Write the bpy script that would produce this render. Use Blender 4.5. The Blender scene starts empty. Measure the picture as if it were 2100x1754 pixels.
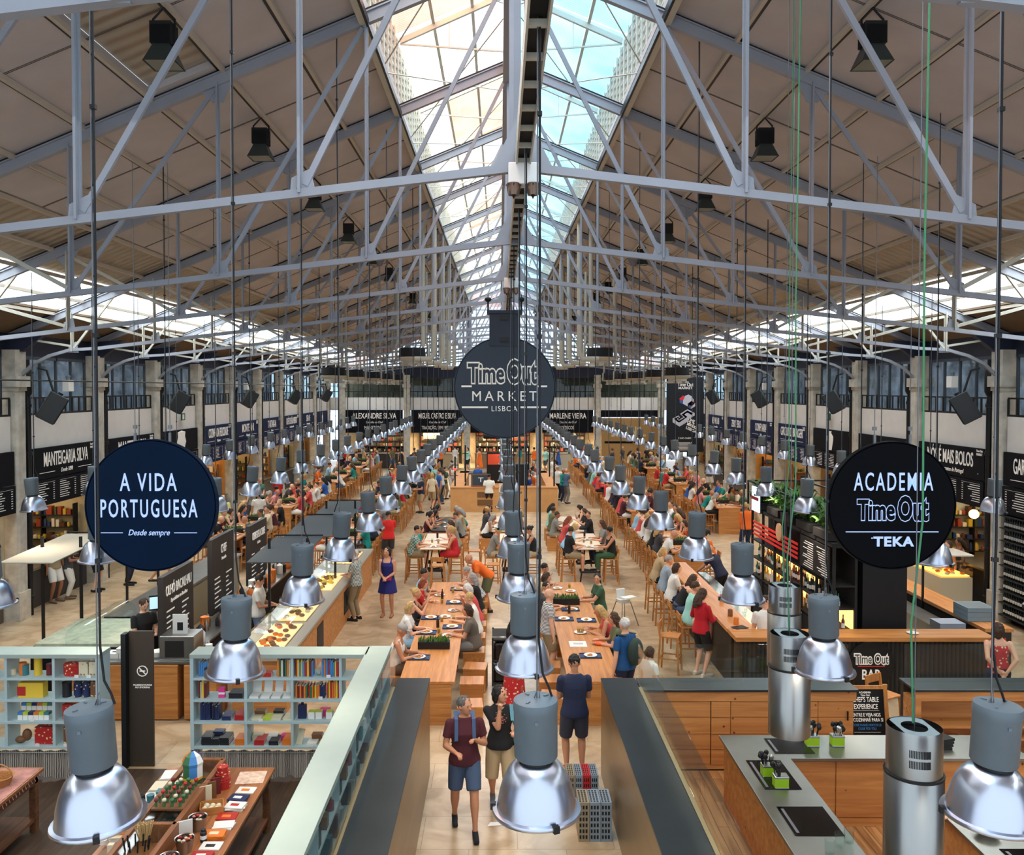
import bpy, math, random
from mathutils import Vector, Matrix, Quaternion
S = bpy.context.scene; COL = S.collection
rnd = random.Random(7)
# ---------------------------------------------------------------- camera
FPX, PPX, PPY, CAMX, CAMZ, TILT = 1750., 1025., 838., -0.22, 5.7, math.radians(1.4)
cd = bpy.data.cameras.new('camera'); cam = bpy.data.objects.new('camera', cd); COL.objects.link(cam)
cam.location = (CAMX, 0, CAMZ); cam.rotation_euler = (math.pi/2-TILT, 0, 0)
cd.sensor_width = 36; cd.lens = FPX/2100*36; cd.shift_x = (1050-PPX)/2100; cd.shift_y = -(877-PPY)/2100
cd.clip_start = .05; cd.clip_end = 300; S.camera = cam
# ---------------------------------------------------------------- exposure, world, daylight
vs = S.view_settings; vs.view_transform = 'Standard'; vs.look = 'None'; vs.gamma = 1; vs.use_curve_mapping = False
vs.exposure = 0.06
cy = S.cycles
try:
    cy.use_denoising = True; cy.use_light_tree = True; cy.use_adaptive_sampling = True; cy.adaptive_threshold = .025
    cy.max_bounces = 6; cy.diffuse_bounces = 3; cy.glossy_bounces = 3; cy.transmission_bounces = 4; cy.transparent_max_bounces = 10
    cy.sample_clamp_indirect = 4; cy.caustics_reflective = False; cy.caustics_refractive = False
except Exception: pass
w = bpy.data.worlds.new('world'); S.world = w; w.use_nodes = True
bg = w.node_tree.nodes['Background']; bg.inputs[0].default_value = (.74, .87, 1, 1); bg.inputs[1].default_value = 1.5
def area(name, loc, sx, sy, power, col, rot=(0, 0, 0), shape='RECTANGLE', spread=None):
    l = bpy.data.lights.new(name, 'AREA'); l.shape = shape; l.size = sx; l.size_y = sy; l.energy = power; l.color = col
    if spread: l.spread = spread
    o = bpy.data.objects.new(name, l); o.location = loc; o.rotation_euler = rot; COL.objects.link(o); return o
WALLY = 60.6
# daylight above the lantern glazing and above the two side rooflights
for s in (-1, 1):
    area('daylight_lamp', (s*1.6, 31, 14.6), 3.2, 62, 6200 if s < 0 else 5000, (1, .97, .92) if s < 0 else (.86, .94, 1), (0, s*.38, 0))
    area('daylight_lamp', (s*10.9, 31, 9.2), 2.0, 62, 6200, (.95, .98, 1), (0, s*.1, 0))
area('daylight_lamp', (0, 5, 9.5), 14, 7, 300, (.93, .96, 1), (math.radians(-20), 0, 0))  # added fill lamp under the near roof, not above any glazing
# ---------------------------------------------------------------- helpers
def cs(c):
    "sRGB 0-255 -> linear"
    return tuple(((x/255)/12.92 if x/255 <= .04045 else ((x/255+.055)/1.055)**2.4) for x in c)
def ray(px, py):
    u = (px-PPX)/FPX; v = (PPY-py)/FPX
    return u, math.cos(TILT)+v*math.sin(TILT), v*math.cos(TILT)-math.sin(TILT)
def atZ(px, py, z):
    r = ray(px, py); t = (z-CAMZ)/r[2]; return CAMX+t*r[0], t*r[1]
def atY(px, py, Y):
    r = ray(px, py); t = Y/r[1]; return CAMX+t*r[0], CAMZ+t*r[2]
MATS = {}
def mat(name, col, rough=.6, metal=0., emis=None, es=0., var=0., vscale=3., bump=0., bscale=40., alpha=1., trans=0., ior=1.45, coat=0., wave=None, lin=False, stretch=None):
    if name in MATS: return MATS[name]
    m = bpy.data.materials.new(name); m.use_nodes = True; nt = m.node_tree; b = nt.nodes['Principled BSDF']
    c = col if lin else cs(col); I = b.inputs
    I['Base Color'].default_value = (*c, 1); I['Roughness'].default_value = rough; I['Metallic'].default_value = metal
    I['IOR'].default_value = ior; I['Alpha'].default_value = alpha
    if trans: I['Transmission Weight'].default_value = trans
    if coat: I['Coat Weight'].default_value = coat
    if emis: I['Emission Color'].default_value = (*cs(emis), 1); I['Emission Strength'].default_value = es
    if var or bump or wave:
        tc = nt.nodes.new('ShaderNodeTexCoord'); mp = nt.nodes.new('ShaderNodeMapping'); nt.links.new(tc.outputs['Object'], mp.inputs[0])
        if stretch: mp.inputs['Scale'].default_value = stretch
    if var:
        n = nt.nodes.new('ShaderNodeTexNoise'); n.inputs['Scale'].default_value = vscale; n.inputs['Detail'].default_value = 5
        nt.links.new(mp.outputs[0], n.inputs['Vector'])
        r = nt.nodes.new('ShaderNodeValToRGB'); e = r.color_ramp.elements
        e[0].position = .3; e[1].position = .7
        e[0].color = (*[x*(1-var) for x in c], 1); e[1].color = (*[min(1, x*(1+var)) for x in c], 1)
        nt.links.new(n.outputs['Fac'], r.inputs[0]); nt.links.new(r.outputs[0], I['Base Color'])
    if bump:
        n2 = nt.nodes.new('ShaderNodeTexNoise'); n2.inputs['Scale'].default_value = bscale
        nt.links.new(mp.outputs[0], n2.inputs['Vector'])
        bn = nt.nodes.new('ShaderNodeBump'); bn.inputs['Strength'].default_value = bump; bn.inputs['Distance'].default_value = .01
        nt.links.new(n2.outputs['Fac'], bn.inputs['Height']); nt.links.new(bn.outputs[0], I['Normal'])
    if wave:   # (direction axis, scale, strength, darken)
        wv = nt.nodes.new('ShaderNodeTexWave'); wv.bands_direction = wave[0]; wv.inputs['Scale'].default_value = wave[1]
        nt.links.new(mp.outputs[0], wv.inputs['Vector'])
        bn = nt.nodes.new('ShaderNodeBump'); bn.inputs['Strength'].default_value = wave[2]; bn.inputs['Distance'].default_value = .05
        nt.links.new(wv.outputs['Fac'], bn.inputs['Height']); nt.links.new(bn.outputs[0], I['Normal'])
    MATS[name] = m; return m
def objmat(name, rough=.8, pattern=None):
    "material whose colour is the object's own colour"
    if name in MATS: return MATS[name]
    m = bpy.data.materials.new(name); m.use_nodes = True; nt = m.node_tree; b = nt.nodes['Principled BSDF']
    oi = nt.nodes.new('ShaderNodeObjectInfo'); b.inputs['Roughness'].default_value = rough
    src = oi.outputs['Color']
    if pattern:
        tc = nt.nodes.new('ShaderNodeTexCoord')
        if pattern in 'ZX':
            t = nt.nodes.new('ShaderNodeTexWave'); t.bands_direction = pattern; t.inputs['Scale'].default_value = 12
        elif pattern == 'flower':
            t = nt.nodes.new('ShaderNodeTexVoronoi'); t.inputs['Scale'].default_value = 16
        elif pattern == 'camo':
            t = nt.nodes.new('ShaderNodeTexNoise'); t.inputs['Scale'].default_value = 14
        else:
            t = nt.nodes.new('ShaderNodeTexChecker'); t.inputs['Scale'].default_value = 22
        nt.links.new(tc.outputs['Object'], t.inputs['Vector'])
        r = nt.nodes.new('ShaderNodeValToRGB'); e = r.color_ramp.elements
        e[0].position = .42; e[1].position = .5; e[0].color = (0, 0, 0, 1); e[1].color = (1, 1, 1, 1)
        if pattern == 'flower': e[0].position = .2; e[1].position = .3
        nt.links.new(t.outputs['Distance' if pattern == 'flower' else 'Fac'], r.inputs[0])
        mx = nt.nodes.new('ShaderNodeMix'); mx.data_type = 'RGBA'
        second = {'Z': (.75, .75, .72, 1), 'X': (.75, .75, .72, 1), 'flower': (.75, .62, .45, 1), 'camo': (.05, .06, .03, 1)}.get(pattern, (.45, .5, .45, 1))
        mx.inputs['B'].default_value = second
        nt.links.new(r.outputs[0], mx.inputs['Factor']); nt.links.new(src, mx.inputs['A'])
        if pattern == 'flower':
            nt.links.new(src, mx.inputs['B']); mx.inputs['A'].default_value = second
            for l in list(nt.links):
                if l.to_socket == mx.inputs['A']: nt.links.remove(l)
        src = mx.outputs['Result']
    nt.links.new(src, b.inputs['Base Color']); MATS[name] = m; return m
def wood(name, c1, c2, axis='X', scale=1.5, rough=.45, plank=0., knots=False):
    if name in MATS: return MATS[name]
    m = bpy.data.materials.new(name); m.use_nodes = True; nt = m.node_tree; b = nt.nodes['Principled BSDF']; N = nt.nodes.new; L = nt.links.new
    tc = N('ShaderNodeTexCoord'); mp = N('ShaderNodeMapping'); L(tc.outputs['Object'], mp.inputs[0])
    k = {'X': (.25, 4, 4), 'Y': (4, .25, 4), 'Z': (4, 4, .25)}[axis]; mp.inputs['Scale'].default_value = [x*scale for x in k]
    n = N('ShaderNodeTexNoise'); n.inputs['Scale'].default_value = 3; n.inputs['Detail'].default_value = 6; n.inputs['Distortion'].default_value = .8
    L(mp.outputs[0], n.inputs['Vector'])
    r = N('ShaderNodeValToRGB'); e = r.color_ramp.elements; e[0].position = .35; e[1].position = .65
    e[0].color = (*cs(c1), 1); e[1].color = (*cs(c2), 1); L(n.outputs['Fac'], r.inputs[0]); out = r.outputs[0]
    if plank:   # individual boards with a slightly different tone and dark joints
        br = N('ShaderNodeTexBrick'); br.inputs['Scale'].default_value = 1; br.inputs['Mortar Size'].default_value = .004
        br.inputs['Brick Width'].default_value = 1.3; br.inputs['Row Height'].default_value = plank
        br.inputs['Color1'].default_value = (1, 1, 1, 1); br.inputs['Color2'].default_value = (.6, .6, .6, 1); br.inputs['Mortar'].default_value = (.25, .25, .25, 1)
        m2 = N('ShaderNodeMapping'); L(tc.outputs['Object'], m2.inputs[0])
        m2.inputs['Rotation'].default_value = {'X': (0, 0, 0), 'Y': (0, 0, math.pi/2), 'Z': (math.pi/2, 0, 0)}[axis]
        L(m2.outputs[0], br.inputs['Vector'])
        mx = N('ShaderNodeMix'); mx.data_type = 'RGBA'; mx.blend_type = 'MULTIPLY'; mx.inputs['Factor'].default_value = 1
        L(out, mx.inputs['A']); L(br.outputs[0], mx.inputs['B']); out = mx.outputs['Result']
    if knots:
        v = N('ShaderNodeTexVoronoi'); v.inputs['Scale'].default_value = 4.5; L(tc.outputs['Object'], v.inputs['Vector'])
        r2 = N('ShaderNodeValToRGB'); e = r2.color_ramp.elements; e[0].position = .05; e[1].position = .1
        e[0].color = (.25, .12, .05, 1); e[1].color = (1, 1, 1, 1); L(v.outputs['Distance'], r2.inputs[0])
        mx = N('ShaderNodeMix'); mx.data_type = 'RGBA'; mx.blend_type = 'MULTIPLY'; mx.inputs['Factor'].default_value = 1
        L(out, mx.inputs['A']); L(r2.outputs[0], mx.inputs['B']); out = mx.outputs['Result']
    L(out, b.inputs['Base Color']); b.inputs['Roughness'].default_value = rough; MATS[name] = m; return m
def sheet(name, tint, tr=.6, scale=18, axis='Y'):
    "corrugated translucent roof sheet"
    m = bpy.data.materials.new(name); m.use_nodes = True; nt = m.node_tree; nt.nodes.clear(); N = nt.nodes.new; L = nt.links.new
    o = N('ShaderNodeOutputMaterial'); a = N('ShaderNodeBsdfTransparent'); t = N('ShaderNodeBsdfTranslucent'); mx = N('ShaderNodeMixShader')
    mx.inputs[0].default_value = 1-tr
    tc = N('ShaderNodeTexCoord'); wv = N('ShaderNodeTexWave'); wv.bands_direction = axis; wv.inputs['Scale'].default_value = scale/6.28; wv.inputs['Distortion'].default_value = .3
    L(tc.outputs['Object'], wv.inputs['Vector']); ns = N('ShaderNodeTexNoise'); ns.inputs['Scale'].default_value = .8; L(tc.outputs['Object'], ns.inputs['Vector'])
    r = N('ShaderNodeValToRGB'); e = r.color_ramp.elements; e[0].color = (*[x*.72 for x in tint], 1); e[1].color = (*tint, 1); L(wv.outputs['Fac'], r.inputs[0])  # stripes in the tint paint the light and shade of the corrugation
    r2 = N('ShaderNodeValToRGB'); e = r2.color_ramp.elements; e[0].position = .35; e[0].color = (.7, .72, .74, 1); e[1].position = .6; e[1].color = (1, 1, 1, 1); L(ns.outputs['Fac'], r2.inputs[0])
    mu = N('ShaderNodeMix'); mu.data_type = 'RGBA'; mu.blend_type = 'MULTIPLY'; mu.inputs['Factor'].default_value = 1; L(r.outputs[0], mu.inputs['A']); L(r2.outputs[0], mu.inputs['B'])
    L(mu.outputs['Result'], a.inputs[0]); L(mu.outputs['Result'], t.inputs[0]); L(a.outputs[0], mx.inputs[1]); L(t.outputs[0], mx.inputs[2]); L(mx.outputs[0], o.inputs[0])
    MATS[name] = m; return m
def glass(name, tint, dens=.12, rough=.02):
    m = bpy.data.materials.new(name); m.use_nodes = True; nt = m.node_tree; nt.nodes.clear(); N = nt.nodes.new; L = nt.links.new
    o = N('ShaderNodeOutputMaterial'); a = N('ShaderNodeBsdfTransparent'); a.inputs[0].default_value = (*tint, 1)
    g = N('ShaderNodeBsdfGlossy'); g.inputs['Roughness'].default_value = rough; lw = N('ShaderNodeLayerWeight'); lw.inputs[0].default_value = .5; fr = N('ShaderNodeMath'); fr.operation = 'POWER'; fr.inputs[1].default_value = 4
    L(lw.outputs['Facing'], fr.inputs[0]); sc_ = N('ShaderNodeMath'); sc_.operation = 'MULTIPLY_ADD'; sc_.inputs[1].default_value = .35+dens; sc_.inputs[2].default_value = .02+dens*.1; L(fr.outputs[0], sc_.inputs[0]); fr = sc_
    mx = N('ShaderNodeMixShader'); L(fr.outputs[0], mx.inputs[0]); L(a.outputs[0], mx.inputs[1]); L(g.outputs[0], mx.inputs[2]); L(mx.outputs[0], o.inputs[0])
    MATS[name] = m; return m
class MB:
    "collects boxes, bars, tubes, lathes and prisms and links them as ONE mesh object"
    def __init__(s): s.v = []; s.f = []; s.m = []; s.cur = 0; s.sm = []
    def add(s, vs, fs, smooth=False):
        o = len(s.v); s.v += [tuple(p) for p in vs]; s.f += [tuple(i+o for i in q) for q in fs]; s.m += [s.cur]*len(fs); s.sm += [smooth]*len(fs); return s
    def use(s, i): s.cur = i; return s
    def box(s, x0, x1, y0, y1, z0, z1, M=None):
        p = [(x, y, z) for z in (z0, z1) for y in (y0, y1) for x in (x0, x1)]
        if M: p = [M @ Vector(q) for q in p]
        return s.add(p, [(0, 2, 3, 1), (4, 5, 7, 6), (0, 1, 5, 4), (2, 6, 7, 3), (0, 4, 6, 2), (1, 3, 7, 5)])
    def cbox(s, c, d, rz=0, M=None):
        R = Matrix.Translation(c) @ Matrix.Rotation(rz, 4, 'Z')
        if M: R = M @ R
        return s.box(-d[0]/2, d[0]/2, -d[1]/2, d[1]/2, -d[2]/2, d[2]/2, R)
    def bar(s, a, b, w, h=None, up=(0, 0, 1)):
        a, b = Vector(a), Vector(b); d = b-a; L = d.length
        if L < 1e-6: return s
        z = d/L; u = Vector(up)
        if abs(z.dot(u)) > .98: u = Vector((1, 0, 0)) if abs(z.x) < .9 else Vector((0, 1, 0))
        x = u.cross(z).normalized(); y = z.cross(x); h = h or w
        p = [q+x*i*w/2+y*j*h/2 for q in (a, b) for j in (-1, 1) for i in (-1, 1)]
        return s.add(p, [(0, 2, 3, 1), (4, 5, 7, 6), (0, 1, 5, 4), (2, 6, 7, 3), (0, 4, 6, 2), (1, 3, 7, 5)])
    def tube(s, pts, r, n=8, caps=True):
        pts = [Vector(p) for p in pts]; rs = r if isinstance(r, (list, tuple)) else [r]*len(pts); vs = []; fs = []
        d0 = (pts[1]-pts[0]).normalized(); u = Vector((0, 0, 1)) if abs(d0.z) < .9 else Vector((1, 0, 0)); x = d0.cross(u).normalized()
        for i, p in enumerate(pts):
            d = (pts[min(i+1, len(pts)-1)]-pts[max(i-1, 0)]).normalized(); x = (x-d*x.dot(d)).normalized(); y = d.cross(x)
            vs += [p+(x*math.cos(2*math.pi*k/n)+y*math.sin(2*math.pi*k/n))*rs[i] for k in range(n)]
        for i in range(len(pts)-1):
            for k in range(n): fs.append((i*n+k, i*n+(k+1) % n, (i+1)*n+(k+1) % n, (i+1)*n+k))
        s.add(vs, fs, True)
        if caps: s.add(vs[:n], [tuple(range(n))[::-1]]); s.add(vs[-n:], [tuple(range(n))])
        return s
    def lathe(s, prof, c=(0, 0, 0), n=24, sx=1, sy=1, M=None, smooth=True):
        vs = [Vector((r*math.cos(2*math.pi*k/n)*sx+c[0], r*math.sin(2*math.pi*k/n)*sy+c[1], z+c[2])) for r, z in prof for k in range(n)]
        if M: vs = [M @ v for v in vs]
        runs = [0]
        for i in range(1, len(prof)-1):
            a = Vector((prof[i][0]-prof[i-1][0], prof[i][1]-prof[i-1][1])); b = Vector((prof[i+1][0]-prof[i][0], prof[i+1][1]-prof[i][1]))
            if a.length > 1e-6 and b.length > 1e-6 and abs(a.angle(b)) > .75: runs.append(i)
        runs.append(len(prof)-1)
        for a, b in zip(runs[:-1], runs[1:]):
            s.add(vs[a*n:(b+1)*n], [(i*n+k, i*n+(k+1) % n, (i+1)*n+(k+1) % n, (i+1)*n+k) for i in range(b-a) for k in range(n)], smooth)
        return s
    def prism(s, poly, z0, z1, M=None):
        n = len(poly); vs = [Vector((x, y, z)) for z in (z0, z1) for x, y in poly]
        if M: vs = [M @ v for v in vs]
        return s.add(vs, [tuple(range(n))[::-1], tuple(range(n, 2*n))]+[(i, (i+1) % n, n+(i+1) % n, n+i) for i in range(n)])
    def ell(s, c, r, n=12, m=8, M=None):
        vs = []; fs = []
        for i in range(m+1):
            t = math.pi*i/m
            for k in range(n): vs.append(Vector((c[0]+r[0]*math.sin(t)*math.cos(2*math.pi*k/n), c[1]+r[1]*math.sin(t)*math.sin(2*math.pi*k/n), c[2]+r[2]*math.cos(t))))
        for i in range(m):
            for k in range(n): fs.append((i*n+k, (i+1)*n+k, (i+1)*n+(k+1) % n, i*n+(k+1) % n))
        if M: vs = [M @ v for v in vs]
        return s.add(vs, fs, True)
    def quad(s, a, b, c, d): return s.add([a, b, c, d], [(0, 1, 2, 3)])
    def mesh(s, name, mats):
        me = bpy.data.meshes.new(name); me.from_pydata(s.v, [], s.f)
        for m in (mats if isinstance(mats, (list, tuple)) else [mats]): me.materials.append(m)
        me.polygons.foreach_set('material_index', s.m); me.polygons.foreach_set('use_smooth', s.sm); me.update(); return me
    def build(s, name, mats, parent=None, bevel=0, loc=None, rz=0, **kw):
        return link(name, s.mesh(name, mats), parent, bevel, loc, rz, **kw)
def link(name, me, parent=None, bevel=0, loc=None, rz=0, **kw):
    o = bpy.data.objects.new(name, me); COL.objects.link(o)
    if parent: o.parent = parent
    if loc: o.location = loc
    if rz: o.rotation_euler.z = rz
    if bevel:
        b = o.modifiers.new('bevel', 'BEVEL'); b.width = bevel; b.segments = 2; b.limit_method = 'ANGLE'
    for k, v in kw.items(): o[k] = v
    return o
def thing(name, label, cat, loc=(0, 0, 0), rz=0, group=None):
    o = bpy.data.objects.new(name, None); COL.objects.link(o); o.location = loc; o.rotation_euler = (0, 0, rz); o.empty_display_size = .1
    return tag(o, label, cat, group)
def tag(o, label, cat, group=None):
    o['label'] = label; o['category'] = cat
    if group: o['group'] = group
    return o
def struct(o): o['kind'] = 'structure'; return o
KIDS = {}
def copy_tree(o, loc=None, rz=None, label=None, group=None, parent=None):
    c = o.copy(); COL.objects.link(c)
    if parent: c.parent = parent
    if loc is not None: c.location = loc
    if rz is not None: c.rotation_euler = (0, 0, rz)
    if label: c['label'] = label
    if group: c['group'] = group
    if o.name not in KIDS: KIDS[o.name] = list(o.children)
    for ch in KIDS[o.name]: copy_tree(ch, parent=c)
    return c
TMP = bpy.data.scenes.new('tmp')
def bake(o):
    "evaluated mesh of an object, worked out in a scratch scene so the main one is not re-evaluated"
    TMP.collection.objects.link(o)
    with bpy.context.temp_override(scene=TMP, view_layer=TMP.view_layers[0]):
        dg = bpy.context.evaluated_depsgraph_get(); dg.update(); me = bpy.data.meshes.new_from_object(o.evaluated_get(dg))
    bpy.data.objects.remove(o); return me
class Pool:
    "first request returns the prototype itself, later ones copies of it"
    def __init__(s, root): s.root = root; s.used = False
    def get(s, loc, rz=0, label=None, group=None):
        if not s.used:
            s.used = True; o = s.root; o.location = loc; o.rotation_euler = (0, 0, rz)
            if label: o['label'] = label
            if group: o['group'] = group
            return o
        return copy_tree(s.root, loc, rz, label, group)
def text(s, size, M, parent, m, xs=1., bold=0., outline=0., name='lettering', align='CENTER', ext=.004, space=1., shear=0):
    c = bpy.data.curves.new(name, 'FONT'); c.body = s; c.size = size; c.align_x = align; c.align_y = 'CENTER'; c.extrude = ext
    c.space_character = space; c.offset = bold*size*1.2; c.shear = shear; c.resolution_u = 3
    if outline: c.fill_mode = 'NONE'; c.extrude = 0; c.bevel_depth = outline; c.bevel_resolution = 1
    c.materials.append(m); o = bpy.data.objects.new(name, c); me = bake(o)
    me.name = name; me.transform(M @ Matrix.Diagonal((xs, 1, 1, 1))); return link(name, me, parent)
def face(loc, ang=0):
    "frame of an upright board seen from direction ang (0: seen from -Y, front toward the camera)"
    return Matrix.Translation(loc) @ Matrix.Rotation(ang, 4, 'Z') @ Matrix.Rotation(math.pi/2, 4, 'X')
# ---------------------------------------------------------------- materials
G = dict(
 steel=mat('painted_steel', (146, 149, 158), .5, var=.06, vscale=2), steel2=mat('steel_cream_and_lit', (184, 180, 166), .5, var=.06, vscale=2),
 dark=mat('dark_navy_paint', (34, 40, 60), .6, var=.1), black=mat('black_paint', (16, 16, 18), .5), blackm=mat('black_matt', (24, 23, 24), .75),
 white=mat('white_plaster', (236, 231, 225), .7, var=.03), stone=mat('weathered_limestone', (192, 185, 172), .85, var=.22, vscale=4, bump=.3),
 tan=mat('roof_panel', (184, 178, 178), .9, var=.07, vscale=1.3, bump=.15, bscale=60), corr=mat('corrugated_sheet', (164, 152, 134), .6, wave=('Y', 1.2, 1, 0)),
 brown=mat('roof_board', (112, 92, 70), .8, var=.1), navy=mat('sign_navy', (30, 42, 76), .7, ior=1.25), signblk=mat('sign_black', (22, 22, 27), .7, ior=1.2),
 cream=mat('sign_letters', (238, 232, 224), .6, emis=(238, 232, 224), es=.15), grey=mat('lamp_grey', (100, 112, 120), .45, var=.06, vscale=6),
 chrome=mat('spun_aluminium', (204, 208, 222), .28, 1., bump=.06, bscale=10), inox=mat('brushed_steel', (165, 165, 162), .28, 1., var=.1, vscale=3, stretch=(1, 1, .1)),
 mint=mat('mint_shelf_paint', (176, 196, 198), .55, var=.05), mint2=mat('mint_top_paint', (160, 174, 166), .5, var=.04),
 oak=wood('oak_top', (176, 112, 58), (205, 140, 80), 'Y', 1.4, .35), oakx=wood('oak_boards', (170, 108, 52), (198, 136, 74), 'X', 1.4, .5),
 stoolw=wood('stool_wood', (168, 108, 54), (196, 134, 72), 'Z', 2, .5), pine=wood('knotty_pine', (176, 112, 58), (204, 142, 80), 'X', 1, .55, knots=True),
 pinez=wood('pine_boards', (168, 104, 52), (200, 136, 74), 'X', 1, .55, knots=True), walnut=wood('old_table_wood', (84, 50, 30), (122, 76, 46), 'Y', 1.6, .45),
 bronze=mat('dark_steel_ledge', (62, 68, 70), .3, .75, var=.12, vscale=1.5), bronze2=mat('bronzed_steel_side', (140, 118, 84), .35, .6, var=.12, vscale=1.2, stretch=(1, .3, 3)),
 leaf=mat('leaf_green', (70, 112, 44), .6, var=.3, vscale=20), plate=mat('white_china', (236, 236, 232), .25), tray=mat('blue_tray', (36, 56, 92), .5), red=mat('red', (190, 40, 38), .5),
 paper=mat('paper', (236, 234, 228), .7), cord=mat('black_cord', (20, 20, 22), .6), wire=mat('steel_wire', (120, 122, 126), .4, .8))
GLS = glass('clear_glass', (.93, .97, .96)); GLD = glass('gallery_glass', (.55, .72, .78), .3)
# ================================================================ SETTING
BAY = 4.17; COLY = [20.85+BAY*k for k in range(-5, 10)]; Y0 = -1.5
def zr(x): return 11.9-.41*abs(x)           # rafter centre line
def zb(x): return 7.84-.118*abs(x)          # bottom chord
def zs(x): return zr(x)+.16                 # underside of roof
# floor: large cream limestone slabs
fm = bpy.data.materials.new('limestone_floor'); fm.use_nodes = True; nt = fm.node_tree; b = nt.nodes['Principled BSDF']; N = nt.nodes.new; L = nt.links.new
tc = N('ShaderNodeTexCoord'); br = N('ShaderNodeTexBrick'); br.inputs['Scale'].default_value = 1; br.inputs['Brick Width'].default_value = 1.2; br.inputs['Row Height'].default_value = .8
br.inputs['Mortar Size'].default_value = .004; br.inputs['Color1'].default_value = (*cs((204, 182, 152)), 1); br.inputs['Color2'].default_value = (*cs((192, 168, 138)), 1); br.inputs['Mortar'].default_value = (*cs((150, 130, 104)), 1)
L(tc.outputs['Object'], br.inputs['Vector']); ns = N('ShaderNodeTexNoise'); ns.inputs['Scale'].default_value = 1.7; ns.inputs['Detail'].default_value = 9; ns.inputs['Distortion'].default_value = 1.2; L(tc.outputs['Object'], ns.inputs['Vector'])
rp = N('ShaderNodeValToRGB'); e = rp.color_ramp.elements; e[0].position = .38; e[0].color = (.68, .62, .55, 1); e[1].position = .62; e[1].color = (1, 1, 1, 1); L(ns.outputs['Fac'], rp.inputs[0])
mx = N('ShaderNodeMix'); mx.data_type = 'RGBA'; mx.blend_type = 'MULTIPLY'; mx.inputs['Factor'].default_value = 1; L(br.outputs[0], mx.inputs['A']); L(rp.outputs[0], mx.inputs['B']); L(mx.outputs['Result'], b.inputs['Base Color'])
b.inputs['Roughness'].default_value = .28; G['floor'] = fm
struct(MB().box(-17, 17, Y0, 66, -.2, 0).build('floor', fm))
# roof
for s, side in ((-1, 'left'), (1, 'right')):
    def slab(name, x0, x1, m, t=.1, y0=Y0, y1=WALLY+.5, off=0):
        q = MB(); a, c = (s*x0, zs(x0)+off), (s*x1, zs(x1)+off)
        q.add([(a[0], y0, a[1]), (c[0], y0, c[1]), (c[0], y1, c[1]), (a[0], y1, a[1]), (a[0], y0, a[1]+t), (c[0], y0, c[1]+t), (c[0], y1, c[1]+t), (a[0], y1, a[1]+t)],
              [(0, 1, 2, 3), (4, 7, 6, 5), (0, 4, 5, 1), (1, 5, 6, 2), (2, 6, 7, 3), (3, 7, 4, 0)])
        return struct(q.build(name, m))
    if s < 0:
        slab('ceiling', 2.16, 4.22, G['tan']); slab('ceiling', 5.25, 8.0, G['tan']); slab('ceiling', 4.22, 5.25, G['tan'], y1=8.9); slab('ceiling', 4.22, 5.25, G['tan'], y0=12.3)
        slab('ceiling', 4.2, 5.27, G['corr'], .05, 8.8, 12.4, .13)
    else: slab('ceiling', 2.16, 8.0, G['tan'])
    slab('ceiling', 8.0, 9.65, G['corr'], off=.06); slab('ceiling', 11.0, 13.2, G['brown'])
    # purlins: pale batten beside a dark joint
    for i, x in enumerate((3.2, 4.22, 5.25, 6.25, 7.27, 8.05, 8.9, 9.62, 10.35, 11.05)):
        q = MB(); q.bar((s*x, Y0, zs(x)-.035), (s*x, WALLY, zs(x)-.035), .055, .07); q.use(1)
        if x < 8: q.bar((s*(x+.06), Y0, zs(x)-.02), (s*(x+.06), WALLY, zs(x)-.02), .06, .05)
        struct(q.build('trim_%d' % (i+1), [mat('batten', (190, 180, 166), .7), G['black']]))
    q = MB()
    for y in COLY:
        for dy in (BAY/2, BAY/2+.03): q.bar((s*2.2, y+dy, zs(2.2)-.002), (s*8.0, y+dy, zs(8)-.002), .012, .006, (0, 1, 0))
    struct(q.build('trim_30', mat('panel_joint', (96, 84, 76), .9)))
    # eaves board above the gallery
    struct(MB().box(min(s*12.25, s*12.6), max(s*12.25, s*12.6), Y0, WALLY, 6.45, 7.1).build('wall_%s' % side, G['dark']))
    # side rooflight sheets, one per bay
    for k in range(len(COLY)+0):
        y0 = max(Y0, COLY[k]-BAY+.04) if k == 0 else COLY[k-1]+.04; y1 = COLY[k]-.04
        q = MB(); q.quad((s*9.66, y0, zs(9.66)+.05), (s*11, y0, zs(11)+.05), (s*11, y1, zs(11)+.05), (s*9.66, y1, zs(9.66)+.05))
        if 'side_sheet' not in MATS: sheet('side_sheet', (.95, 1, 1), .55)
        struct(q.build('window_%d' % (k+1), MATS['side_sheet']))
    q = MB(); y0 = COLY[-1]+.04; q.quad((s*9.66, y0, zs(9.66)+.05), (s*11, y0, zs(11)+.05), (s*11, WALLY, zs(11)+.05), (s*9.66, WALLY, zs(9.66)+.05)); struct(q.build('window_16', MATS['side_sheet']))
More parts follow.
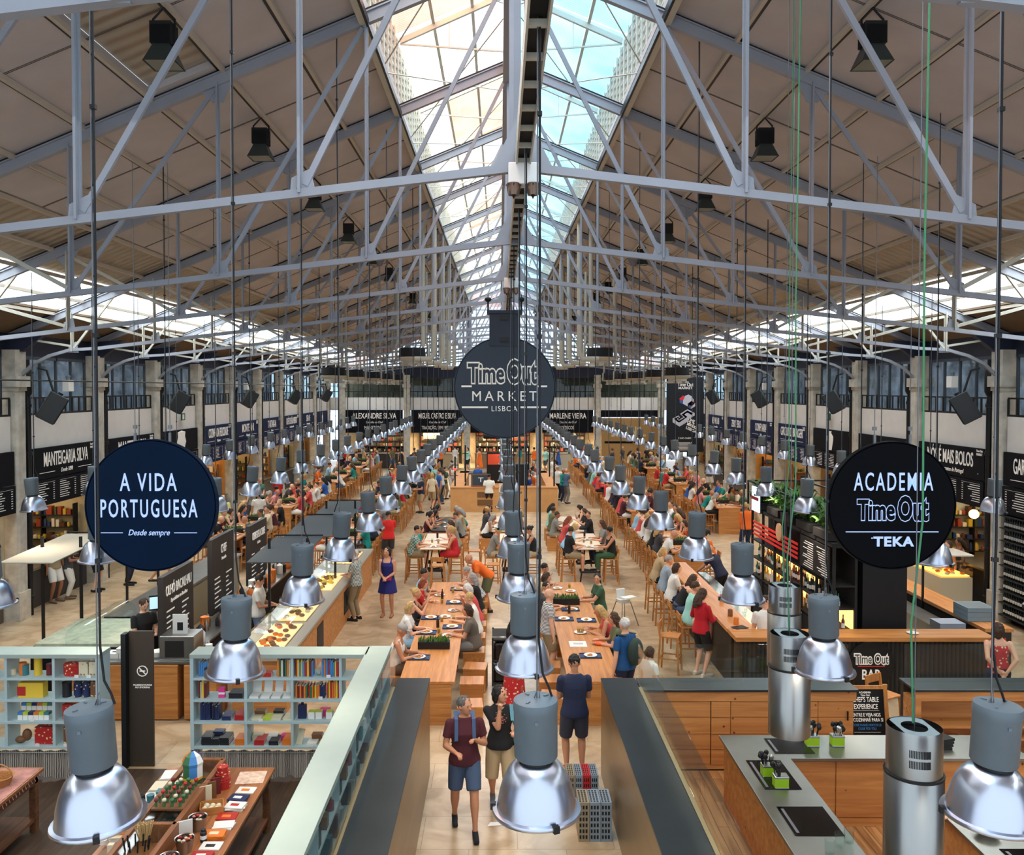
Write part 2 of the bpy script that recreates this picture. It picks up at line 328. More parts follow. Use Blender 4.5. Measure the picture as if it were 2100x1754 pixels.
# lantern
sheet('lantern_white', (1, .99, .96), .85); sheet('lantern_sunlit_salmon', (.86, .5, .36), .8, 26); sheet('lantern_blue', (.36, .66, .84), .7, 26)  # salmon: sun on some left sheets put into their tint
def zl(x): return 12.5+.41*(2.3-abs(x))
for s, side in ((-1, 'left'), (1, 'right')):
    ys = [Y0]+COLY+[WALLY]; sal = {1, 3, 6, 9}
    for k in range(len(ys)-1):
        m = MATS['lantern_blue'] if s > 0 else (MATS['lantern_sunlit_salmon'] if k in (4,) else MATS['lantern_white'])
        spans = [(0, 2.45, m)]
        if s < 0 and k in (2, 3, 6, 9): spans = [(0, 1.55, MATS['lantern_sunlit_salmon']), (1.55, 2.45, MATS['lantern_white'])]
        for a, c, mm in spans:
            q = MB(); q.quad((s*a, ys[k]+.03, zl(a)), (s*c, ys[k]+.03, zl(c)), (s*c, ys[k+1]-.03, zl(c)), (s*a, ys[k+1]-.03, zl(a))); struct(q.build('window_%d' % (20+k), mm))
    q = MB()   # louvred side of the lantern
    for i in range(9):
        z = 11.1+i*.155; q.add([(s*2.2, Y0, z), (s*2.2, WALLY, z), (s*2.32, WALLY, z+.1), (s*2.32, Y0, z+.1), (s*2.2, Y0, z+.02), (s*2.2, WALLY, z+.02), (s*2.32, WALLY, z+.12), (s*2.32, Y0, z+.12)], [(0, 1, 2, 3), (4, 7, 6, 5), (0, 4, 5, 1), (3, 2, 6, 7)])
    y = Y0
    while y < WALLY: q.box(min(s*2.18, s*2.24), max(s*2.18, s*2.24), y, y+.05, 11.0, 12.5); y += .52
    struct(q.build('window_%s' % side, G['steel2']))
    q = MB(); q.bar((s*2.2, Y0, 11.02), (s*2.2, WALLY, 11.02), .1, .16); q.use(1).bar((s*2.13, Y0, 10.98), (s*2.13, WALLY, 10.98), .04, .1); struct(q.build('trim_21', [G['steel2'], G['black']]))
    q = MB(); q.bar((s*2.25, Y0, 12.48), (s*2.25, WALLY, 12.48), .08, .1)
    for x in (.75, 1.5): q.bar((s*x, Y0, zl(x)-.05), (s*x, WALLY, zl(x)-.05), .06, .09)
    struct(q.build('trim_22', G['steel2']))
struct(MB().bar((0, Y0, 13.36), (0, WALLY, 13.36), .12, .16).build('trim_23', G['steel']))
struct(MB().box(-.16, -.02, Y0, WALLY, 11.6, 12.0).build('trim_24', G['steel']))
# longitudinal service beam at chord level
q = MB(); q.box(-.07, -.055, 2, 54, 7.78, 8.0); q.box(.055, .07, 2, 54, 7.78, 8.0); y = 2
while y < 54: q.box(-.06, .06, y, y+.04, 7.8, 7.84); y += .5
q.use(1).box(-.06, .06, 2, 54, 7.86, 7.9)
tag(q.build('service_beam', [G['steel2'], G['blackm']]), 'long cream tray beam running under the roof along the centre of the hall', 'beam')
# trusses
def truss():
    t = thing('roof_truss', '', 'roof truss'); st = G['steel']; P = 2.16
    for s in (-1, 1):
        q = MB(); a, c = (s*.02, 0, zr(0)+.02), (s*12.15, 0, zr(12.15)+.02); q.bar(a, c, .1, .15); q.bar((a[0], 0, a[2]+.085), (c[0], 0, c[2]+.085), .17, .02); q.use(1).bar((a[0], 0, a[2]+.115), (c[0], 0, c[2]+.115), .1, .05); q.build('top_chord', [st, G['blackm']], t)
        q = MB(); q.bar((0, 0, zb(0)), (s*10.0, 0, zb(10)), .08, .08)
        pts = [Vector((s*x, 0, z)) for x, z in ((10, zb(10)), (10.7, 6.62), (11.2, 6.48), (11.6, 6.28), (11.95, 5.95))]
        for i in range(4): q.bar(pts[i], pts[i+1], .08, .07)
        q.build('bottom_chord', st, t)
        for k in range(1, 6):
            x = P*k-(.15 if k == 5 else 0)
            q = MB(); w = .04
            for d in (-.022, .022): q.bar((s*x, d*1.6, zb(x)), (s*x, d*1.6, zr(x)), .062, .026)
            q.bar((s*x, 0, zb(x)), (s*x, 0, zr(x)), .02, .06); q.build('post', st if k < 4 else G['steel2'], t)  # outer posts cream: light near the wall put into their colour
            q = MB()
            if k <= 3: a, c = (s*(x-.05), 0, zb(x)+.08), (s*(P*(k-1)+.05), 0, zr(P*(k-1))-.1)
            else: a, c = (s*(P*(k-1)+.05), 0, zb(P*(k-1))+.08), (s*(x-.04), 0, zr(x)-.1)
            q.bar(a, c, .04, .06); q.build('diagonal', st if k < 4 else G['steel2'], t)  # outer diagonals likewise carry the wall-side light as cream
            q = MB(); q.prism([(s*(x-.16), zb(x)-.03), (s*(x+.1), zb(x)-.03), (s*(x+.08), zb(x)+.15), (s*(x-.1), zb(x)+.24)], -.012, .012, Matrix.Rotation(math.pi/2, 4, 'X'))
            for bx in (-.1, -.03, .04): q.bar((s*(x+bx), -.03, zb(x)+.04), (s*(x+bx), .03, zb(x)+.04), .018)
            q.build('gusset', st, t); q = MB()
            if k in (2, 4): q.prism([(s*(x-.25), zr(x-.25)-.02), (s*(x+.25), zr(x+.25)-.02), (s*(x+.08), zr(x)-.28), (s*(x-.08), zr(x)-.28)], -.012, .012, Matrix.Rotation(math.pi/2, 4, 'X'))
            if q.v: q.build('gusset', st, t)
        q = MB(); q.bar((s*10.65, 0, zb(10)+.05), (s*12.1, 0, zr(12.1)), .05); q.bar((s*9.6, 0, zr(9.6)), (s*10.65, 0, zb(10.4)), .05); q.build('brace', G['steel2'], t)  # cream again puts the light near the wall into the braces
        q = MB(); q.bar((s*2.1, .0, 11.05), (s*.1, 0, 12.0), .05); q.bar((s*2.15, 0, 12.4), (s*.05, 0, zl(0)-.12), .07, .1)
        q.bar((s*2.15, 0, 12.35), (s*.05, 0, 12.2), .03); q.bar((s*1.2, 0, 12.3), (s*1.2, 0, zl(1.2)-.1), .02)
        q.tube([(s*2.15, -1.9, 11.1), (s*.1, 1.9, 12.1)], .012, 5); q.tube([(s*2.15, 1.9, 11.1), (s*.1, -1.9, 12.1)], .012, 5); q.build('lantern_frame', G['steel2'], t)
    q = MB()
    for d in (-.05, .05): q.bar((d, 0, zb(0)), (d, 0, zr(0)+1.3), .03, .07)
    q.build('king_post', st, t)
    q = MB(); q.prism([(-.32, 7.78), (.32, 7.78), (.1, 8.22), (-.1, 8.22)], -.015, .015, Matrix.Rotation(math.pi/2, 4, 'X')); q.build('centre_plate', st, t)
    return t
tp = Pool(truss()); ORD = ['first', 'second', 'third', 'fourth', 'fifth', 'sixth', 'seventh', 'eighth', 'ninth', 'tenth', 'eleventh', 'twelfth', 'thirteenth', 'fourteenth', 'fifteenth', 'sixteenth', 'seventeenth', 'eighteenth', 'nineteenth', 'twentieth', 'twenty-first', 'twenty-second', 'twenty-third']
TR = [y for y in COLY if y > 3]
for i, y in enumerate(TR): tp.get((0, y, 0), 0, 'pale grey steel roof truss spanning the hall, %s one from the camera' % ORD[i], 'roof trusses')
# emergency light boxes on the king posts
for i, y in enumerate((8.05, 16.4)):
    t = thing('emergency_light', 'white twin-lamp emergency light box on the centre of the %s truss' % ('first full' if i == 0 else 'third'), 'emergency light', (0, y, 7.6), 0, 'emergency lights')
    MB().box(-.14, .14, -.06, .06, 0, .2).build('housing', G['white'], t, .008)
    for s in (-1, 1):
        q = MB(); q.lathe([(.0, -.1), (.05, -.1), (.065, -.04), (.065, .01), (0, .01)], (s*.09, -.02, 0), 14); q.build('spot', mat('lamp_glass_bronze', (120, 96, 80), .2, .5), t)
        q = MB()
        for a in range(4): q.tube([(s*.09+.07*math.cos(a*.785), -.02+.07*math.sin(a*.785), 0), (s*.09, -.02, -.13), (s*.09-.07*math.cos(a*.785), -.02-.07*math.sin(a*.785), 0)], .005, 4)
        q.build('guard', G['black'], t)
# floodlights under the roof
def flood():
    t = thing('floodlight', '', 'floodlight')
    q = MB(); q.box(-.12, .12, -.12, .12, -.1, .12); 
    for i in range(6): q.box(-.13, .13, -.12+i*.042, -.11+i*.042, -.1, .16)
    q.build('housing', G['blackm'], t)
    q = MB(); q.lathe([(.14, -.1), (.26, -.32), (.27, -.33)], n=4, M=Matrix.Rotation(math.pi/4, 4, 'Z'), smooth=False); q.build('reflector', mat('reflector_dark', (60, 68, 66), .4, .3), t)
    MB().box(-.17, .17, -.17, .17, -.325, -.315).build('lens', mat('flood_lens', (120, 120, 104), .2), t)
    q = MB(); q.tube([(-.13, 0, 0), (-.13, 0, .22), (0, 0, .36), (.13, 0, .22), (.13, 0, 0)], .015, 6); q.build('bracket', G['black'], t)
    return t
fp = Pool(flood())
for s in (-1, 1):
    for k in range(11):
        y = 10.35+BAY*k; fp.get((s*4.25, y, zs(4.25)-.42), 0, 'black square floodlight under the %s roof slope, %s from the camera' % ('left' if s < 0 else 'right', ORD[k]), 'roof floodlights')
# columns, drainpipes, gallery fronts, white bands
for s, side in ((-1, 'left'), (1, 'right')):
    def B(q, x0, x1, *a): return q.box(min(s*x0, s*x1), max(s*x0, s*x1), *a)
    n = 0
    for y in COLY:
        if y < 9: continue
        n += 1
        c = MB(); X = s*12.1
        oc = lambda w, d, ch: [(X-w+ch, y-d), (X+w-ch, y-d), (X+w, y-d+ch), (X+w, y+d-ch), (X+w-ch, y+d), (X-w+ch, y+d), (X-w, y+d-ch), (X-w, y-d+ch)]
        c.prism(oc(.24, .24, .02), 0, .7); c.prism(oc(.2, .2, .05), .7, 5.62); c.prism(oc(.23, .23, .05), 5.62, 5.72); c.prism(oc(.29, .29, .06), 5.72, 5.98); c.prism(oc(.22, .22, .05), 5.98, 6.62)
        struct(c.build('column_%s' % side, G['stone']))
        c = MB(); c.prism([(s*12.3, 6.45), (s*12.3, 7.0), (s*11.2, 7.1), (s*11.35, 6.95), (s*11.8, 6.6)], -.1, .1, Matrix.Translation((0, y, 0)) @ Matrix.Rotation(math.pi/2, 4, 'X')); struct(c.build('beam_%s' % side, G['dark']))
        q = MB(); py_ = y+.42; q.tube([(s*11.98, py_, 0), (s*11.98, py_, 5.3), (s*12.0, py_, 5.5), (s*12.0, py_, 6.4)], .07, 8)
        for z in (.4, 1.6, 2.8, 4.0, 5.2): q.lathe([(.07, z), (.09, z+.01), (.09, z+.09), (.07, z+.1)], (s*11.98, py_, 0), 8)
        q.lathe([(.07, 5.5), (.12, 5.6), (.12, 6.1), (.07, 6.2)], (s*11.98, py_, 0), 8)
        tag(q.build('drainpipe', G['black']), 'black iron drainpipe beside the %s stone column from the camera on the %s wall' % (ORD[n-1], side), 'drainpipe', 'wall drainpipes')
    for k, y in enumerate(COLY[:-1]):
        if y < 8: continue
        a, c = y+.55, y+BAY-.24
        struct(B(MB(), 12.05, 12.35, a, c, 4.15, 5.0).build('wall_%s' % side, G['white']))
        # gallery glazing
        t = thing('gallery_window', 'dark framed glazed gallery front above the white band, %s bay on the %s wall' % (ORD[k-1], side), 'window', group='gallery windows'); t['kind'] = 'structure'
        q = MB(); m0, m1 = a+.1, c-.1
        for i in range(5): yy = m0+(m1-m0)*i/4; B(q, 12.2, 12.26, yy-.03, yy+.03, 5.0, 6.5)
        B(q, 12.2, 12.26, m0, m1, 6.42, 6.5); B(q, 12.2, 12.26, m0, m1, 5.0, 5.05); q.build('frame', mat('gallery_frame', (62, 72, 84), .4), t)
        q = MB(); q.quad((s*12.24, m0, 5.0), (s*12.24, m1, 5.0), (s*12.24, m1, 6.5), (s*12.24, m0, 6.5)); q.build('pane', GLD, t)
        q = MB(); B(q, 12.05, 12.09, a, c, 5.42, 5.46); B(q, 12.05, 12.09, a, c, 5.0, 5.05); nb = 9
        for i in range(nb+1): yy = a+(c-a)*i/nb; B(q, 12.055, 12.085, yy-.03, yy+.03, 5.0, 5.42)
        tag(q.build('gallery_railing', G['black']), 'low black metal railing under the gallery glass, %s bay on the %s wall' % (ORD[k-1], side), 'railing', 'gallery railings')
    # gallery room behind: floor, back wall, warm lights
    struct(B(MB(), 12.35, 16.5, Y0, WALLY, 4.6, 4.75).build('floor_gallery', mat('gallery_floor', (70, 60, 52), .6)))
    struct(B(MB(), 16.4, 16.6, Y0, WALLY, 0, 7.2).build('wall_%s' % side, mat('gallery_wall', (150, 160, 188), .8, var=.6, vscale=1.5)))
    struct(B(MB(), 12.6, 16.5, Y0, WALLY, 7.0, 7.15).build('ceiling', G['brown']))
    for y in COLY[1:-1]:
        q = MB(); B(q, 14.2, 14.7, y+1, y+3.1, 6.86, 6.9); tag(q.build('ceiling_light', mat('strip_light', (255, 250, 240), emis=(255, 248, 235), es=16)), 'strip light behind the gallery glass, %s wall' % side, 'light', 'gallery strip lights')
# far wall
FY = WALLY
q = MB()
for a, c in ((-12.3, -11.6), (-11.2, -7.0), (-6.6, -2.7), (2.7, 6.5), (6.9, 11.0), (11.4, 12.3)): q.box(a, c, FY, FY+.2, 4.1, 5.0)
q.box(-2.7, 2.7, FY, FY+.2, 4.1, 5.0); struct(q.build('wall_far', G['white']))
q = MB(); q.box(-12.3, 12.3, FY+.02, FY+.2, 6.4, 7.1); struct(q.build('wall_far', G['dark']))
q = MB(); q.box(-12.3, 12.3, FY+3.5, FY+3.6, 0, 2.9); q.box(-12.3, 12.3, FY+4, FY+4.1, 4.6, 7.1); struct(q.build('wall_far', mat('far_stall_wall', (206, 184, 148), .7, var=.5, vscale=1.2))); struct(MB().box(-12.3, 12.3, FY+.2, FY+4.1, 4.5, 4.6).build('floor_gallery', G['brown'])); struct(MB().box(-12.3, 12.3, FY+.2, FY+4.1, 7.1, 7.2).build('ceiling', G['brown']))
# gable: frame wall between glazing and roof, glazing bars, pane
q = MB(); ins = [(-10.6, 7.15), (-2.5, 10.55), (-2.2, 11.4), (2.2, 11.4), (2.5, 10.55), (10.6, 7.15)]; out = [(-12.4, 7.1), (-2.2, 11.2), (-2.2, 12.5), (2.2, 12.5), (2.2, 11.2), (12.4, 7.1)]
for i in range(5): q.add([(ins[i][0], FY, ins[i][1]), (ins[i+1][0], FY, ins[i+1][1]), (out[i+1][0], FY, out[i+1][1]), (out[i][0], FY, out[i][1])], [(0, 1, 2, 3)])
struct(q.build('wall_gable', mat('gable_pink', (206, 176, 178), .8)))
q = MB()
def ztop(x): x = abs(x); return 11.4 if x < 2.2 else 10.55-(x-2.5)*(3.4/8.1)
x = -10.34
while x < 10.4: q.bar((x, FY, 7.1), (x, FY, max(7.15, ztop(x))), .07 if abs(x) > 2.4 else .05); x += .94
z = 7.2
while z < 11.3:
    xm = 2.2 if z > 10.5 else min(10.5, 2.5+(10.55-z)*8.1/3.4); q.bar((-xm, FY, z), (xm, FY, z), .05); z += .5
q.bar((-2.4, FY-.02, 7.1), (-2.4, FY-.02, 10.9), .25); q.bar((2.4, FY-.02, 7.1), (2.4, FY-.02, 10.9), .25)
struct(q.build('window_40', mat('gable_bars', (110, 116, 150), .6)))
q = MB(); q.add([(a, FY+.05, c) for a, c in ins], [(0, 1, 2, 3, 4, 5)]); struct(q.build('window_41', GLS))
q = MB()   # far gallery frames
x = -12
while x < 12.2: q.bar((x, FY+.05, 5), (x, FY+.05, 6.4), .08); x += 1.05
q.box(-12.2, 12.2, FY-.04, FY, 5.4, 5.45); x = -12
while x < 12.2: q.bar((x, FY-.02, 5), (x, FY-.02, 5.42), .03); x += .35
struct(q.build('window_42', G['black'])); q = MB(); q.quad((-12.2, FY+.1, 5), (12.2, FY+.1, 5), (12.2, FY+.1, 6.4), (-12.2, FY+.1, 6.4)); struct(q.build('window_43', GLD))
for X in (-11.4, -6.8, -2.55, 2.55, 6.7, 11.2):
    c = MB(); c.box(X-.22, X+.22, FY-.3, FY+.1, 0, 5.7); c.box(X-.3, X+.3, FY-.36, FY+.1, 5.7, 5.95); c.box(X-.22, X+.22, FY-.3, FY+.1, 5.95, 6.6); struct(c.build('column_far', G['stone']))
# ---------------------------------------------------------------- signboards
W_ = G['cream']
def signboard(s, k, txt, sub, m, extra=None):
    y0, y1 = COLY[k]+.56, COLY[k]+BAY-.25; cy_ = (y0+y1)/2; side = 'left' if s < 0 else 'right'
    nm = '"%s"' % txt if txt else 'no readable words'
    t = thing('signboard', 'dark stall signboard with %s, %s bay on the %s wall' % (nm, ORD[k-1], side), 'signboard', (s*12.0, cy_, 0), 0, 'stall signboards')
    MB().box(-.04 if s > 0 else -.04, .04, -(y1-y0)/2, (y1-y0)/2, 3.35, 4.15).build('board', m, t)
    a = math.pi/2 if s < 0 else -math.pi/2; fx = .045 if s < 0 else -.045
    if txt:
        wd = y1-y0; n = len(txt); sz = .52; xs = min(.62, (wd-.5)/(n*sz*.66))
        text(txt, sz, face((fx, 0, 3.82), a), t, W_, xs, .006)
        text(sub, .16, face((fx, 0, 3.5), a), t, W_, .8, shear=.25)
        q = MB(); ww = len(sub)*.05+.12
        for e in (-1, 1): q.box(fx-.002, fx+.002, min(e*ww, e*(wd/2-.3)), max(e*ww, e*(wd/2-.3)), 3.495, 3.51)
        q.build('rule', W_, t)
        text('Time Out\nMARKET', .09, face((fx, wd/2-.22 if s < 0 else -(wd/2-.22), 4.04), a), t, W_, .8, name='small_logo')
    elif extra: 
        q = MB(); q.lathe([(0, 0), (.16, 0), (.3, .38), (.3, .5), (.12, .62), (.12, .66), (.15, .7), (0, .7)] if extra == 'vase' else ([(0, 0), (.14, 0), (.16, .3), (.14, .45), (.04, .55), (.04, .68), (0, .7)] if extra == 'bottle' else [(0, 0), (.3, .05), (.45, .3), (.34, .5), (.38, .66), (0, .72)]), (fx, 0, 3.4), 20, sx=.08)
        q.build('cutout', W_, t)
    return t
def menu(s, k, m, rows=True):
    y0, y1 = COLY[k]+.56, COLY[k]+BAY-.25; side = 'left' if s < 0 else 'right'
    t = thing('menu_board', 'dark menu board below the signboard, %s bay on the %s wall' % (ORD[k-1], side), 'menu board', (s*11.97, (y0+y1)/2, 0), 0, 'stall menu boards')
    MB().box(-.03, .03, -(y1-y0)/2, (y1-y0)/2, 2.66, 3.32).build('board', m, t)
    fx = .033 if s < 0 else -.033; q = MB(); wd = (y1-y0)
    for c in range(3):
        x0 = -wd/2+.15+c*wd/3
        q.box(fx-.001, fx+.001, x0, x0+wd/3-.25, 3.245, 3.25)
        for r in range(8): z = 3.19-r*.058; L1 = rnd.uniform(.45, .8)*(wd/3-.4); q.box(fx-.001, fx+.001, x0, x0+L1, z, z+.018); q.box(fx-.001, fx+.001, x0+wd/3-.34, x0+wd/3-.27, z, z+.018)
    o = q.build('menu_lines', W_, t); o['kind'] = 'stuff'
    return t
LN = {3: ('', ''), 4: ('', ''), 5: ('MANTEIGARIA SILVA', 'Desde 1890'), 6: ('MANTEIGARIA', 'Desde 1890'), 7: ('', ''), 8: ('COZINHA DA FELICIDADE', 'Petiscos'), 9: ('MONTE MAR', 'Marisqueira'), 10: ('TARTAR-IA', 'Tartares'), 11: ('CAFÉ DE SÃO BENTO', 'Os melhores bifes'), 12: ('SEA ME', 'Peixaria moderna'), 13: ('', '')}
RN = {3: ('', ''), 4: ('GARRAFEIRA NACIONAL', 'Vinhos'), 5: ('NÓS É MAIS BOLOS', 'Doces e cantos de Portugal'), 6: ('', ''), 7: ('', ''), 8: ('GROUND BURGER', 'Hambúrgueres'), 9: ('CONFRARIA', 'Sushi'), 10: ('ZERO ZERO', 'Pizzeria'), 11: ('ASIAN LAB', 'Sabores asiáticos'), 12: ('', ''), 13: ('', '')}
for s, D in ((-1, LN), (1, RN)):
    for k, (a, c) in D.items():
        if k < 4 and s > 0: continue
        ex = {(-1, 7): 'hand', (1, 7): 'vase', (-1, 13): 'bottle'}.get((s, k))
        m = G['signblk'] if k < 8 else G['navy']; signboard(s, k, a, c, m, ex)
        menu(s, k, m)
def farsign(x0, x1, txt, sub, m=None, z0=2.5):
    t = thing('signboard', 'black signboard reading "%s" on the far wall' % txt if txt else 'black signboard behind the round hanging sign on the far wall', 'signboard', ((x0+x1)/2, FY-.1, 0), 0, 'stall signboards')
    MB().box(-(x1-x0)/2, (x1-x0)/2, -.04, .04, z0, 4.12).build('board', m or G['signblk'], t)
    if txt: text(txt, .55, face((0, -.05, 3.68), 0), t, W_, min(.7, (x1-x0-.4)/(len(txt)*.36)), .01); text(sub[0], .22, face((0, -.05, 3.25), 0), t, W_, .8, shear=.2); text(sub[1], .34, face((0, -.05, 2.85), 0), t, W_, .6)
farsign(-11.15, -7.1, 'ALEXANDRE SILVA', ('Cozinha de Chef', 'MARKET FOOD')); farsign(-6.5, -2.8, 'MIGUEL CASTRO E SILVA', ('Cozinha de Chef', 'TRADIÇÃO, SEM MEDOS')); farsign(-2.3, 2.3, '', ('', ''))
farsign(2.8, 6.4, 'MARLENE VIEIRA', ('Cozinha de Chef', 'PETISCOS'))
t = thing('hoarding', 'tan boarding reading "LOADING..." with a progress bar on the far wall', 'hoarding', (9.0, FY-.15, 0))
MB().box(-2, 2, -.04, .04, 0, 3.55).build('board', mat('kraft_board', (164, 126, 78), .8), t); text('LOADING...', .95, face((-.1, -.05, 2.55), 0), t, mat('pale_letters', (214, 196, 160)), .5, .03)
MB().box(-1.8, .2, -.05, -.04, 1.75, 1.9).box(.25, 1.6, -.05, -.04, 1.78, 1.86).build('progress_bar', G['signblk'], t)
struct(MB().box(6.95, 11.0, FY-.06, FY, 3.6, 4.1).build('wall_far', G['signblk']))
for X, c in ((-9.1, (90, 70, 50)), (-4.6, (60, 50, 44)), (0, (220, 190, 140)), (4.6, (230, 200, 150))):
    area('stall_light', (X, FY+1.6, 2.4), 3, 1.5, 130 if X < -5 else 300, (1, .8, .52))
for i, (x0, x1, c) in enumerate(((-11.1, -7.1, (52, 44, 40)), (-6.5, -2.8, (186, 160, 124)), (-2.3, 2.3, (150, 116, 78)), (2.8, 6.4, (196, 186, 164)))):
    nm = ORD[i]; t = thing('stall_counter', 'long service counter of the %s far-wall stall from the left' % nm, 'counter', ((x0+x1)/2, FY-.55, 0), 0, 'far stall counters'); w2 = (x1-x0)/2-.3
    MB().box(-w2, w2, 0, .5, 1.02, 1.08).build('top', G['inox'], t); MB().box(-w2+.03, w2-.03, .03, .47, 0, 1.02).build('front', mat('far_front%d' % i, c, .6), t)
    t = thing('wall_shelf', 'stocked dark shelving at the back of the %s far-wall stall' % nm, 'shelf', ((x0+x1)/2, FY+3.2, 0), 0, 'far stall shelves'); q = MB()
    for z in (.9, 1.3, 1.7, 2.1): q.box(-w2, w2, -.1, .2, z, z+.04)
    for j in range(6): x = -w2+2*w2*j/5; q.box(x-.03, x+.03, -.1, .2, 0, 2.6)
    q.box(-w2, w2, .15, .2, 0, 1.3); q.build('frame', G['blackm'], t); q = MB()
    for z in (.94, 1.34, 1.74, 2.14):
        x = -w2+.1
        while x < w2-.1: q.use(rnd.randrange(4)); r = rnd.uniform(.05, .12); q.box(x-r, x+r, -.05, .12, z, z+rnd.uniform(.12, .3)); x += 2*r+rnd.uniform(.02, .2)
    o = q.build('goods', [mat('fg%d' % j, cc, .6) for j, cc in enumerate([(90, 60, 40), (210, 200, 180), (150, 60, 40), (60, 60, 60)])], t); o['kind'] = 'stuff'
    t = thing('menu_panel', 'wide menu panel inside the %s far-wall stall' % nm, 'menu board', ((x0+x1)/2, FY+1.0, 0), 0, 'far stall menu panels'); MB().box(-w2*.7, w2*.3, -.02, .02, 2.0, 2.48).build('panel', G['signblk'] if i != 1 else mat('menu_added_glow', (240, 220, 180), emis=(240, 215, 170), es=1), t)  # the glowing panel is added to brighten the second stall
# ---------------------------------------------------------------- stall interiors along both sides
SC = [(214, 186, 140), (150, 120, 84), (226, 206, 160), (196, 200, 190), (236, 200, 140), (240, 170, 90)]
for s, side in ((-1, 'left'), (1, 'right')):
    def B(q, x0, x1, *a): return q.box(min(s*x0, s*x1), max(s*x0, s*x1), *a)
    struct(B(MB(), 12.2, 16.4, Y0, WALLY, 2.75, 2.85).build('ceiling_stalls', G['white']))
    for k, y in enumerate(COLY[:-1]):
        if k < 2: continue
        dark = (k in (4, 3)) and s > 0
        struct(B(MB(), 14.6, 14.7, y, y+BAY, 0, 2.8).build('wall_%s' % side, mat('stall_wall%d' % ((k*5+(s > 0)) % 6), (30, 28, 28) if dark else SC[(k*5+(s > 0)) % 6], .7, var=.1)))
        struct(B(MB(), 12.3, 14.7, y-.1, y+.1, 0, 2.8).build('wall_%s' % side, mat('stall_wall%d' % ((k*5+2+(s > 0)) % 6), SC[(k*5+2+(s > 0)) % 6], .7, var=.1) if not dark else mat('stall_dark', (30, 28, 28))))
        if not dark: area('stall_light', (s*13.4, y+BAY/2, 2.7), 1.6, 3, 26 if k > 5 else 34, (1, .78, .48))
        o = B(MB(), 12.25, 12.75, y+.3, y+BAY-.3, 0, 1.0); o.use(1); B(o, 12.15, 12.8, y+.25, y+BAY-.25, 1.0, 1.06)
        o.use(2); B(o, 12.14, 12.16, y+.25, y+.35, 0, 1.0)
        tag(o.build('stall_counter', [mat('counter_front%d' % (k % 3), [(176, 160, 130), (96, 84, 70), (60, 56, 54)][k % 3], .6), G['inox'], G['black']]), 'stall counter with steel top, %s bay on the %s wall' % (ORD[k-1], side), 'counter', 'stall counters')
        # back shelves with goods
        t = thing('wall_shelf', 'shelves of jars behind the stall counter, %s bay, %s wall' % (ORD[k-1], side), 'shelf', (s*14.4, y+BAY/2, 0), 0, 'stall shelves')
        q = MB()
        for z in (1.0, 1.4, 1.8, 2.2): B(q, -.15, .15, -1.5, 1.5, z, z+.03)
        q.build('shelf_boards', G['blackm'] if dark else G['oakx'], t)
        q = MB()
        for z in (1.03, 1.43, 1.83, 2.23):
            yy = -1.4
            while yy < 1.4:
                q.use(rnd.randrange(6)); r = rnd.uniform(.04, .09)
                q.lathe([(0, 0), (r, 0), (r, rnd.uniform(.12, .26)), (r*.4, .28), (0, .29)], (0, yy, z), 6); yy += r*2+rnd.uniform(.02, .1)
        pal = [mat('goods%d' % i, c, .5) for i, c in enumerate([(200, 170, 60), (150, 60, 40), (60, 80, 50), (220, 210, 190), (90, 50, 30), (40, 60, 110)])]
        o = q.build('goods', pal, t); o['kind'] = 'stuff'
        # stocked rack against the far partition, facing the hall's near end
        t = thing('stall_rack', 'stocked rack on the side wall of the stall, %s bay, %s wall' % (ORD[k-1], side), 'shelf', (s*13.5, y+BAY-.32, 0), 0, 'stall racks')
        q = MB()
        for z in (.95, 1.3, 1.65, 2.0): q.box(-.95, .95, -.12, .15, z, z+.025)
        for x_ in (-.95, 0, .93): q.box(x_, x_+.025, -.12, .15, 0, 2.35)
        q.build('frame', G['blackm'] if k % 2 else G['oakx'], t); q = MB()
        for z in (.2, .975, 1.325, 1.675, 2.025):
            xx = -.88
            while xx < .88:
                q.use(rnd.randrange(6)); r = rnd.uniform(.03, .08); h_ = rnd.uniform(.1, .25)
                if rnd.random() < .5: q.lathe([(0, 0), (r, 0), (r, h_*.7), (r*.4, h_), (0, h_)], (xx, 0, z), 6)
                else: q.box(xx-r, xx+r, -.08, .1, z, z+h_)
                xx += r*2+rnd.uniform(.01, .06)
        o = q.build('goods', pal, t); o['kind'] = 'stuff'
        if k > 3 and not dark and k % 2 == (s > 0):
            for j in (-.6, .6):
                b_ = thing('globe_lamp', 'glowing globe lamp in the stall, %s bay, %s wall' % (ORD[k-1], side), 'lamp', (s*12.9, y+BAY/2+j, 2.2), 0, 'stall globe lamps')
                MB().ell((0, 0, 0), (.13, .13, .13)).build('globe', mat('globe_glow', (255, 220, 150), emis=(255, 205, 120), es=7), b_); MB().tube([(0, 0, .12), (0, 0, .55)], .008, 5).build('cord', G['cord'], b_)
